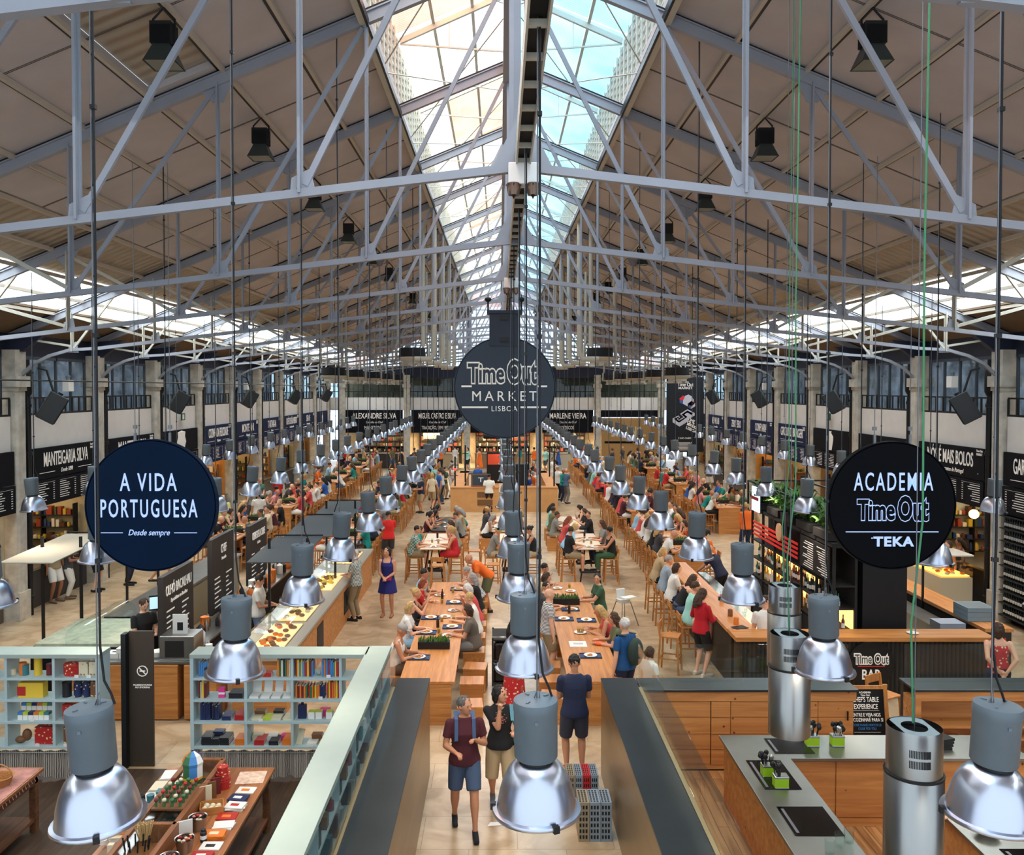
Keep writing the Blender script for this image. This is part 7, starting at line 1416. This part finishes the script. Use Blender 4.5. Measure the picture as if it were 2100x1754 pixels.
def awning(label, x0, x1, y0, y1, z, tone):
    t = thing('awning', label, 'awning'); MB().add([(x0, y0, z), (x1, y0, z), (x1, y1, z+.12), (x0, y1, z+.12), (x0, y0, z+.02), (x1, y0, z+.02), (x1, y1, z+.14), (x0, y1, z+.14)], [(0, 3, 2, 1), (4, 5, 6, 7), (0, 1, 5, 4), (1, 2, 6, 5), (2, 3, 7, 6), (3, 0, 4, 7)]).build('canopy', tone, t)
    for x in (x0+.15, x1-.1): MB().bar((x, (y0+y1)/2, .0), (x, (y0+y1)/2, z+.3), .05).build('post', G['black'], t)
    q = MB(); q.bar((x0, y1, z+.17), (x1, y1, z+.17), .03); q.bar((x0+.15, (y0+y1)/2, z-.02), (x1-.1, (y0+y1)/2, z-.02), .03); q.build('crossbar', G['black'], t)
gc = mat('awning_grey', (84, 88, 90), .8); gb = mat('awning_grey_lit', (172, 162, 144), .8)  # left awnings paler: the light on them is put into their colour
awning('dark grey flat awning, nearest on the right of the left kiosks', -5.2, -4.15, 16.7, 18.9, 2.25, gc); awning('dark grey flat awning, second on the right of the left kiosks', -5.2, -4.15, 19.6, 22.0, 2.25, gc); awning('dark grey flat awning, third on the right of the left kiosks', -5.2, -4.15, 22.6, 24.8, 2.25, gc)
awning('grey awning coloured as lit, at the left side of the kiosks', -9.9, -8.85, 16.4, 19.0, 2.3, gb); awning('grey awning coloured as lit, farther, at the left side of the kiosks', -9.9, -8.85, 20.4, 23.0, 2.3, gb)
t = thing('kiosk_counter', 'wooden kiosk counter along the left aisle with stone top', 'counter'); MB().box(-5.0, -3.9, 14.7, 24.8, .95, 1.0).build('top', mat('stone_top', (170, 160, 146), .35), t); MB().box(-4.9, -3.95, 14.8, 24.7, 0, .95).build('front', G['pine'], t); MB().box(-3.95, -3.94, 17.3, 17.9, .25, .8).box(-3.95, -3.94, 20.3, 20.9, .25, .8).build('menu_plate', G['black'], t)
t = thing('kiosk_back_counter', 'oak-fronted kiosk counter with steel top behind the gift shop shelves', 'counter'); MB().box(-7.9, -5.05, 14.5, 15.1, .96, 1.0).build('top', G['inox'], t)
for x in (-7.88, -7.15, -6.43, -5.62): MB().box(x, x+.7 if x < -6 else x+.55, 14.47, 15.08, .02, .95).build('door', G['oakx'], t)
t = thing('kiosk_left_counter', 'stone-fronted kiosk counter at the left aisle', 'counter'); MB().box(-8.3, -7.5, 17.3, 24, .98, 1.03).build('top', G['inox'], t); MB().box(-8.2, -7.55, 17.35, 23.9, 0, .98).build('front', mat('stone_front', (150, 136, 112), .7), t)
for i, (y0, y1, c) in enumerate(((15.0, 16.8, 'orange'), (17.0, 18.6, 'cream'), (19.6, 21.4, 'yellow'), (22.6, 24.2, 'red'))):
    t = thing('food_case', 'glass food display case on the kiosk counter, %s from the camera' % ORD[i], 'display case', (-4.4, (y0+y1)/2, 1.0), 0, 'kiosk glass cases'); w2 = (y1-y0)/2; MB().box(-.3, .3, -w2, w2, 0, .34).build('glass', GLS, t); MB().box(-.28, .28, -w2+.02, w2-.02, .01, .03).build('tray', mat('case_glow', (255, 214, 150), emis=(255, 205, 140), es=.9), t); q = MB()
    for j in range(26): q.use(j % 2); q.ell((rnd.uniform(-.22, .22), rnd.uniform(-w2+.1, w2-.1), .06), (.06, .05, .035), 8, 5)
    o = q.build('food', [gm_[c], gm_['brown']], t); o['kind'] = 'stuff'
t = thing('fish_counter', 'curved glass counter with pale ice display at the left kiosk', 'display counter', (-7.8, 16.2, 0)); MB().box(-.9, .9, -.9, .9, 0, 1.0).build('base', G['signblk'], t); MB().box(-.85, .85, -.85, .85, 1.0, 1.06).build('ice_bed', mat('ice', (196, 198, 170), .4, var=.2, vscale=8), t)
q = MB(); q.tube([(0, -.9, 1.15), (0, .9, 1.15)], .28, 16); q.build('glass_hood', GLS, t)
t = thing('oven', 'steel oven with dark grille on the oak kiosk counter', 'oven', (-5.78, 14.8, 1.0)); MB().box(-.3, .3, -.22, .25, 0, .42).build('body', G['inox'], t, .01); MB().box(-.2, .12, -.235, -.22, .06, .34).build('grille', BK, t)
for i, (x, z) in enumerate(((-6.95, 0), (-6.7, 0), (-6.75, .09))): good('carton', 'white cardboard carton on the oak kiosk counter, %s one' % ('left', 'right', 'top')[i], 'carton', MB().box(-.12, .12, -.12, .12, 0, .085).use(1).cbox((0, 0, .086), (.07, .05, .002)), [G['paper'], BK], (x, 14.8, 1.001+z), grp='white cartons')
t = thing('till_screen', 'black till with a lit screen at the left kiosk', 'till', (-7.2, 17.4, 1.0)); MB().box(-.2, .2, -.2, .2, 0, 1.0).build('stand', BK, t).location.z = -1; MB().cbox((0, 0, .3), (.4, .04, .3), .5).build('monitor', BK, t); MB().cbox((-.012, -.024, .3), (.34, .01, .24), .5).build('screen', mat('till_glow', (170, 200, 215), emis=(170, 205, 225), es=1), t); MB().tube([(0, 0, 0), (0, 0, .2)], .03, 8).build('neck', BK, t)
good('paper_roll', 'white kitchen paper roll on the kiosk oven shelf', 'paper roll', MB().lathe([(0, 0), (.06, 0), (.06, .22), (0, .22)], n=18).tube([(0, 0, .2), (0, 0, .28)], .008, 6), G['paper'], (-5.3, 14.8, 1.001)); good('plate_stack', 'stack of white plates on the oak kiosk counter', 'plates', MB().lathe([(0, 0), (.12, 0), (.13, .02), (.13, .09), (0, .09)], n=22), G['plate'], (-6.2, 14.85, 1.001))
t = thing('ad_card', 'white advertising card with a black bag on the oven', 'card', (-5.78, 14.75, 1.42)); MB().box(-.13, .13, -.006, .006, 0, .34).build('card', G['paper'], t); MB().box(-.05, .05, -.01, -.007, .06, .2).build('picture', BK, t)
t = thing('work_bench', 'cluttered steel work bench in the middle of the left kiosks', 'work bench', (0, 0, 0)); MB().box(-6.2, -5.7, 15.4, 24.5, .88, .92).build('top', G['inox'], t); MB().box(-6.15, -5.75, 15.5, 24.4, 0, .88).build('cabinet', BK, t); q = MB()
for i in range(60): q.use(i % 4); r = rnd.uniform(.04, .1); q.lathe([(0, 0), (r, 0), (r, rnd.uniform(.08, .25)), (0, .26)], (rnd.uniform(-6.1, -5.8), rnd.uniform(15.6, 24.2), .92), 8)
o = q.build('utensils', [G['inox'], gm_['black'], gm_['orange'], gm_['white']], t); o['kind'] = 'stuff'
P_('cook in black t-shirt working at the nearest left kiosk', (-6.95, 16.0, 0), .9, 'stand_phone', hair='short', hairc='brown', topc='black', bot='pants', botc='black', skin=0, near=False); P_('second cook in black behind the first at the left kiosk', (-6.8, 17.0, 0), 1.2, 'stand_phone', hair='short', hairc='black', topc='black', bot='pants', botc='black', skin=1, near=False)
P_('cook in white t-shirt with blue apron at the second left kiosk', (-5.35, 18.0, 0), HP, 'stand_phone', hair='short', hairc='black', topc='white', bot='pants', botc=(110, 136, 166), skin=1, near=False)
P_('bald man in dark jacket at the left edge, seen from behind', (-8.75, 13.9, 0), math.pi-.5, 'stand', hair='short', hairc='grey', top='long', topc=(22, 24, 32), bot='pants', botc='navy', skin=0)
# ================================================================ WOODEN KIOSKS IN THE CENTRE
for i, (x0, x1) in enumerate(((-2.5, -.25), (.3, 2.45))):
    t = thing('centre_kiosk', 'plywood kiosk counter with cubby holes in the middle of the hall, %s one' % ('left', 'right')[i], 'kiosk', ((x0+x1)/2, 39, 0)); w2 = (x1-x0)/2
    MB().box(-w2, w2, 0, .7, 1.08, 1.13).build('counter_top', G['oakx'], t); MB().box(-w2+.02, w2-.02, .02, .68, 0, 1.08).build('front', mat('plywood', (196, 146, 92), .6, var=.08), t)
    for z in (.3, .66): MB().box(w2-1.0, w2-.3, .0, .021, z, z+.26).build('cubby', mat('cubby_dark', (110, 76, 44)), t) if i == 0 else None
    MB().box(-w2, -w2+.6, .7, 8, 1.05, 1.1).box(-w2+.03, -w2+.57, .7, 8, 0, 1.05).build('side_counter', G['oakx'], t); MB().box(w2-.5, w2, .7, 8, 1.05, 1.1).box(w2-.47, w2-.03, .7, 8, 0, 1.05).build('side_counter', G['oakx'], t)
    MB().box(-w2+.1, w2-.1, 7, 8, 1.0, 1.1).build('rear_counter', G['inox'], t)
t = thing('chalkboard', 'small wood-framed chalkboard with a T on the left centre kiosk', 'chalkboard', (-1.1, 39.3, 1.13)); M = Matrix.Rotation(-.25, 4, 'X'); MB().box(-.45, .45, -.03, .03, 0, .6, M).build('frame', G['walnut'], t); MB().box(-.38, .38, -.04, -.03, .07, .53, M).build('slate', mat('slate', (36, 50, 60), .6), t); text('T', .3, M @ face((0, -.045, .3), 0), t, W_, 1.4)
for i, (x, y, z1, c) in enumerate(((-2.3, 39.6, 2.5, 'black'), (-1.9, 41.5, 2.9, 'black'), (2.3, 39.5, 3.1, 'black'), (1.2, 42, 2.8, 'black'), (2.35, 44, 2.9, 'black'))): tag(MB().bar((x, y, 0), (x, y, z1), .07).bar((x-.15, y, z1-.4), (x+.15, y, z1-.4), .04).build('kiosk_post', G['black']), 'slim black kiosk post in the centre, %s one' % ORD[i], 'post', 'kiosk posts')
t = thing('menu_stand', 'red and black menu panel standing in the centre kiosk', 'menu board', (-.45, 41, 1.1)); MB().box(-.4, .4, -.03, .03, 0, 1.5).build('board', G['black'], t); MB().box(-.35, .35, -.04, -.03, .9, 1.4).build('red_panel', mat('menu_red', (222, 84, 50)), t)
tag(MB().box(.5, 1.1, 40, 40.5, 0, 2.1).build('fridge_cabinet', G['black']), 'tall black fridge behind the right centre kiosk', 'fridge'); tag(MB().ell((-2.3, 39.6, 1.9), (.07, .07, .07), 10, 8).build('red_lamp', mat('red_glow', (255, 40, 30), emis=(255, 40, 30), es=6)), 'small glowing red lamp at the left centre kiosk', 'lamp')
n = 0
for i in range(22):
    x = rnd.choice([-3.2, -2.9, -1.4, .1, 1.4, 2.9, 3.2])+rnd.uniform(-.2, .2); y = 39.9+i*.42; x = x if abs(x) > 2.6 else (-1.35 if x < 0 else 1.35)+rnd.uniform(-.25, .25); y = min(max(y, 40.6), 45.6) if abs(x) < 2.6 else 38+i*.5; extra('stuvwxe'[i % 6], (x, y, 0), rnd.uniform(0, 6.28), 'standing around the centre kiosks', 'people around the centre kiosks')
# ---- extra souvenirs so the table reads as covered
for i in range(46):
    x, y = -4.42+(i % 3)*.09+rnd.uniform(-.02, .02) if i < 18 else rnd.uniform(-3.68, -3.48), 6.2+i*.23 if i < 18 else 6.2+(i-18)*.052
    if i >= 18 and 8.3 < y < 9.7: continue
    c = rnd.choice(['maroon', 'white', 'cream', 'brown', 'orange', 'pink', 'black', 'teal', 'white']); k = i % 4; q = MB(); h = rnd.uniform(.03, .12)
    if k == 0: q.lathe([(0, 0), (.04, 0), (.045, h), (0, h)], n=12)
    elif k == 1: q.box(-.07, .07, -.05, .05, 0, h*.5)
    elif k == 2: q.ell((0, 0, .04), (.06, .05, .04), 10, 7)
    else: q.box(-.03, .03, -.03, .03, 0, h+.05)
    good('souvenir', '%s souvenir %s on the souvenir table' % (c, ('pot', 'box', 'pouch', 'carton')[k]), 'souvenir', q, gm_[c], (x, y, .802 if i >= 18 else .85), rnd.uniform(-.4, .4), 'small souvenirs')
for i in range(14):
    c = ['white', 'navy', 'white', 'cream', 'brown', 'white', 'black'][i % 7]; good('sheet_map', '%s folded print inside the display case' % c, 'print', MB().box(-.13, .13, -.09, .09, 0, .01), gm_[c], (-3.93, 7.75+i*.13 if i < 6 else 8.9+i*.12, .81), rnd.uniform(-.3, .3), 'prints in the display case')
# ---- labels: set look-alikes apart by their place among each other
import re
WRD = re.compile(r"[A-Za-z0-9][A-Za-z0-9'\u2019-]*"); by = {}
for o in S.objects:
    if o.parent is None and o.get('label'): by.setdefault(o['label'], []).append(o)
for lb, v in by.items():
    n = len(v)
    if n < 2 or n > len(NORD): continue
    dx = max(o.location.x for o in v)-min(o.location.x for o in v); dy = max(o.location.y for o in v)-min(o.location.y for o in v)
    if dx < .01 and dy < .01: continue
    far = dy > dx; v.sort(key=lambda o: o.location.y if far else o.location.x)
    for i, o in enumerate(v):
        sfx = (['nearer', 'farther'] if far else ['left', 'right'])[i]+' one' if n == 2 else '%s %s' % (NORD[i], 'farther away' if False else ('from the camera' if far else 'from the left'))
        l2 = '%s, %s' % (lb, sfx)
        if len(WRD.findall(l2)) > 16: l2 = '%s, %s' % (lb, NORD[i])
        o['label'] = l2
bpy.data.scenes.remove(TMP)
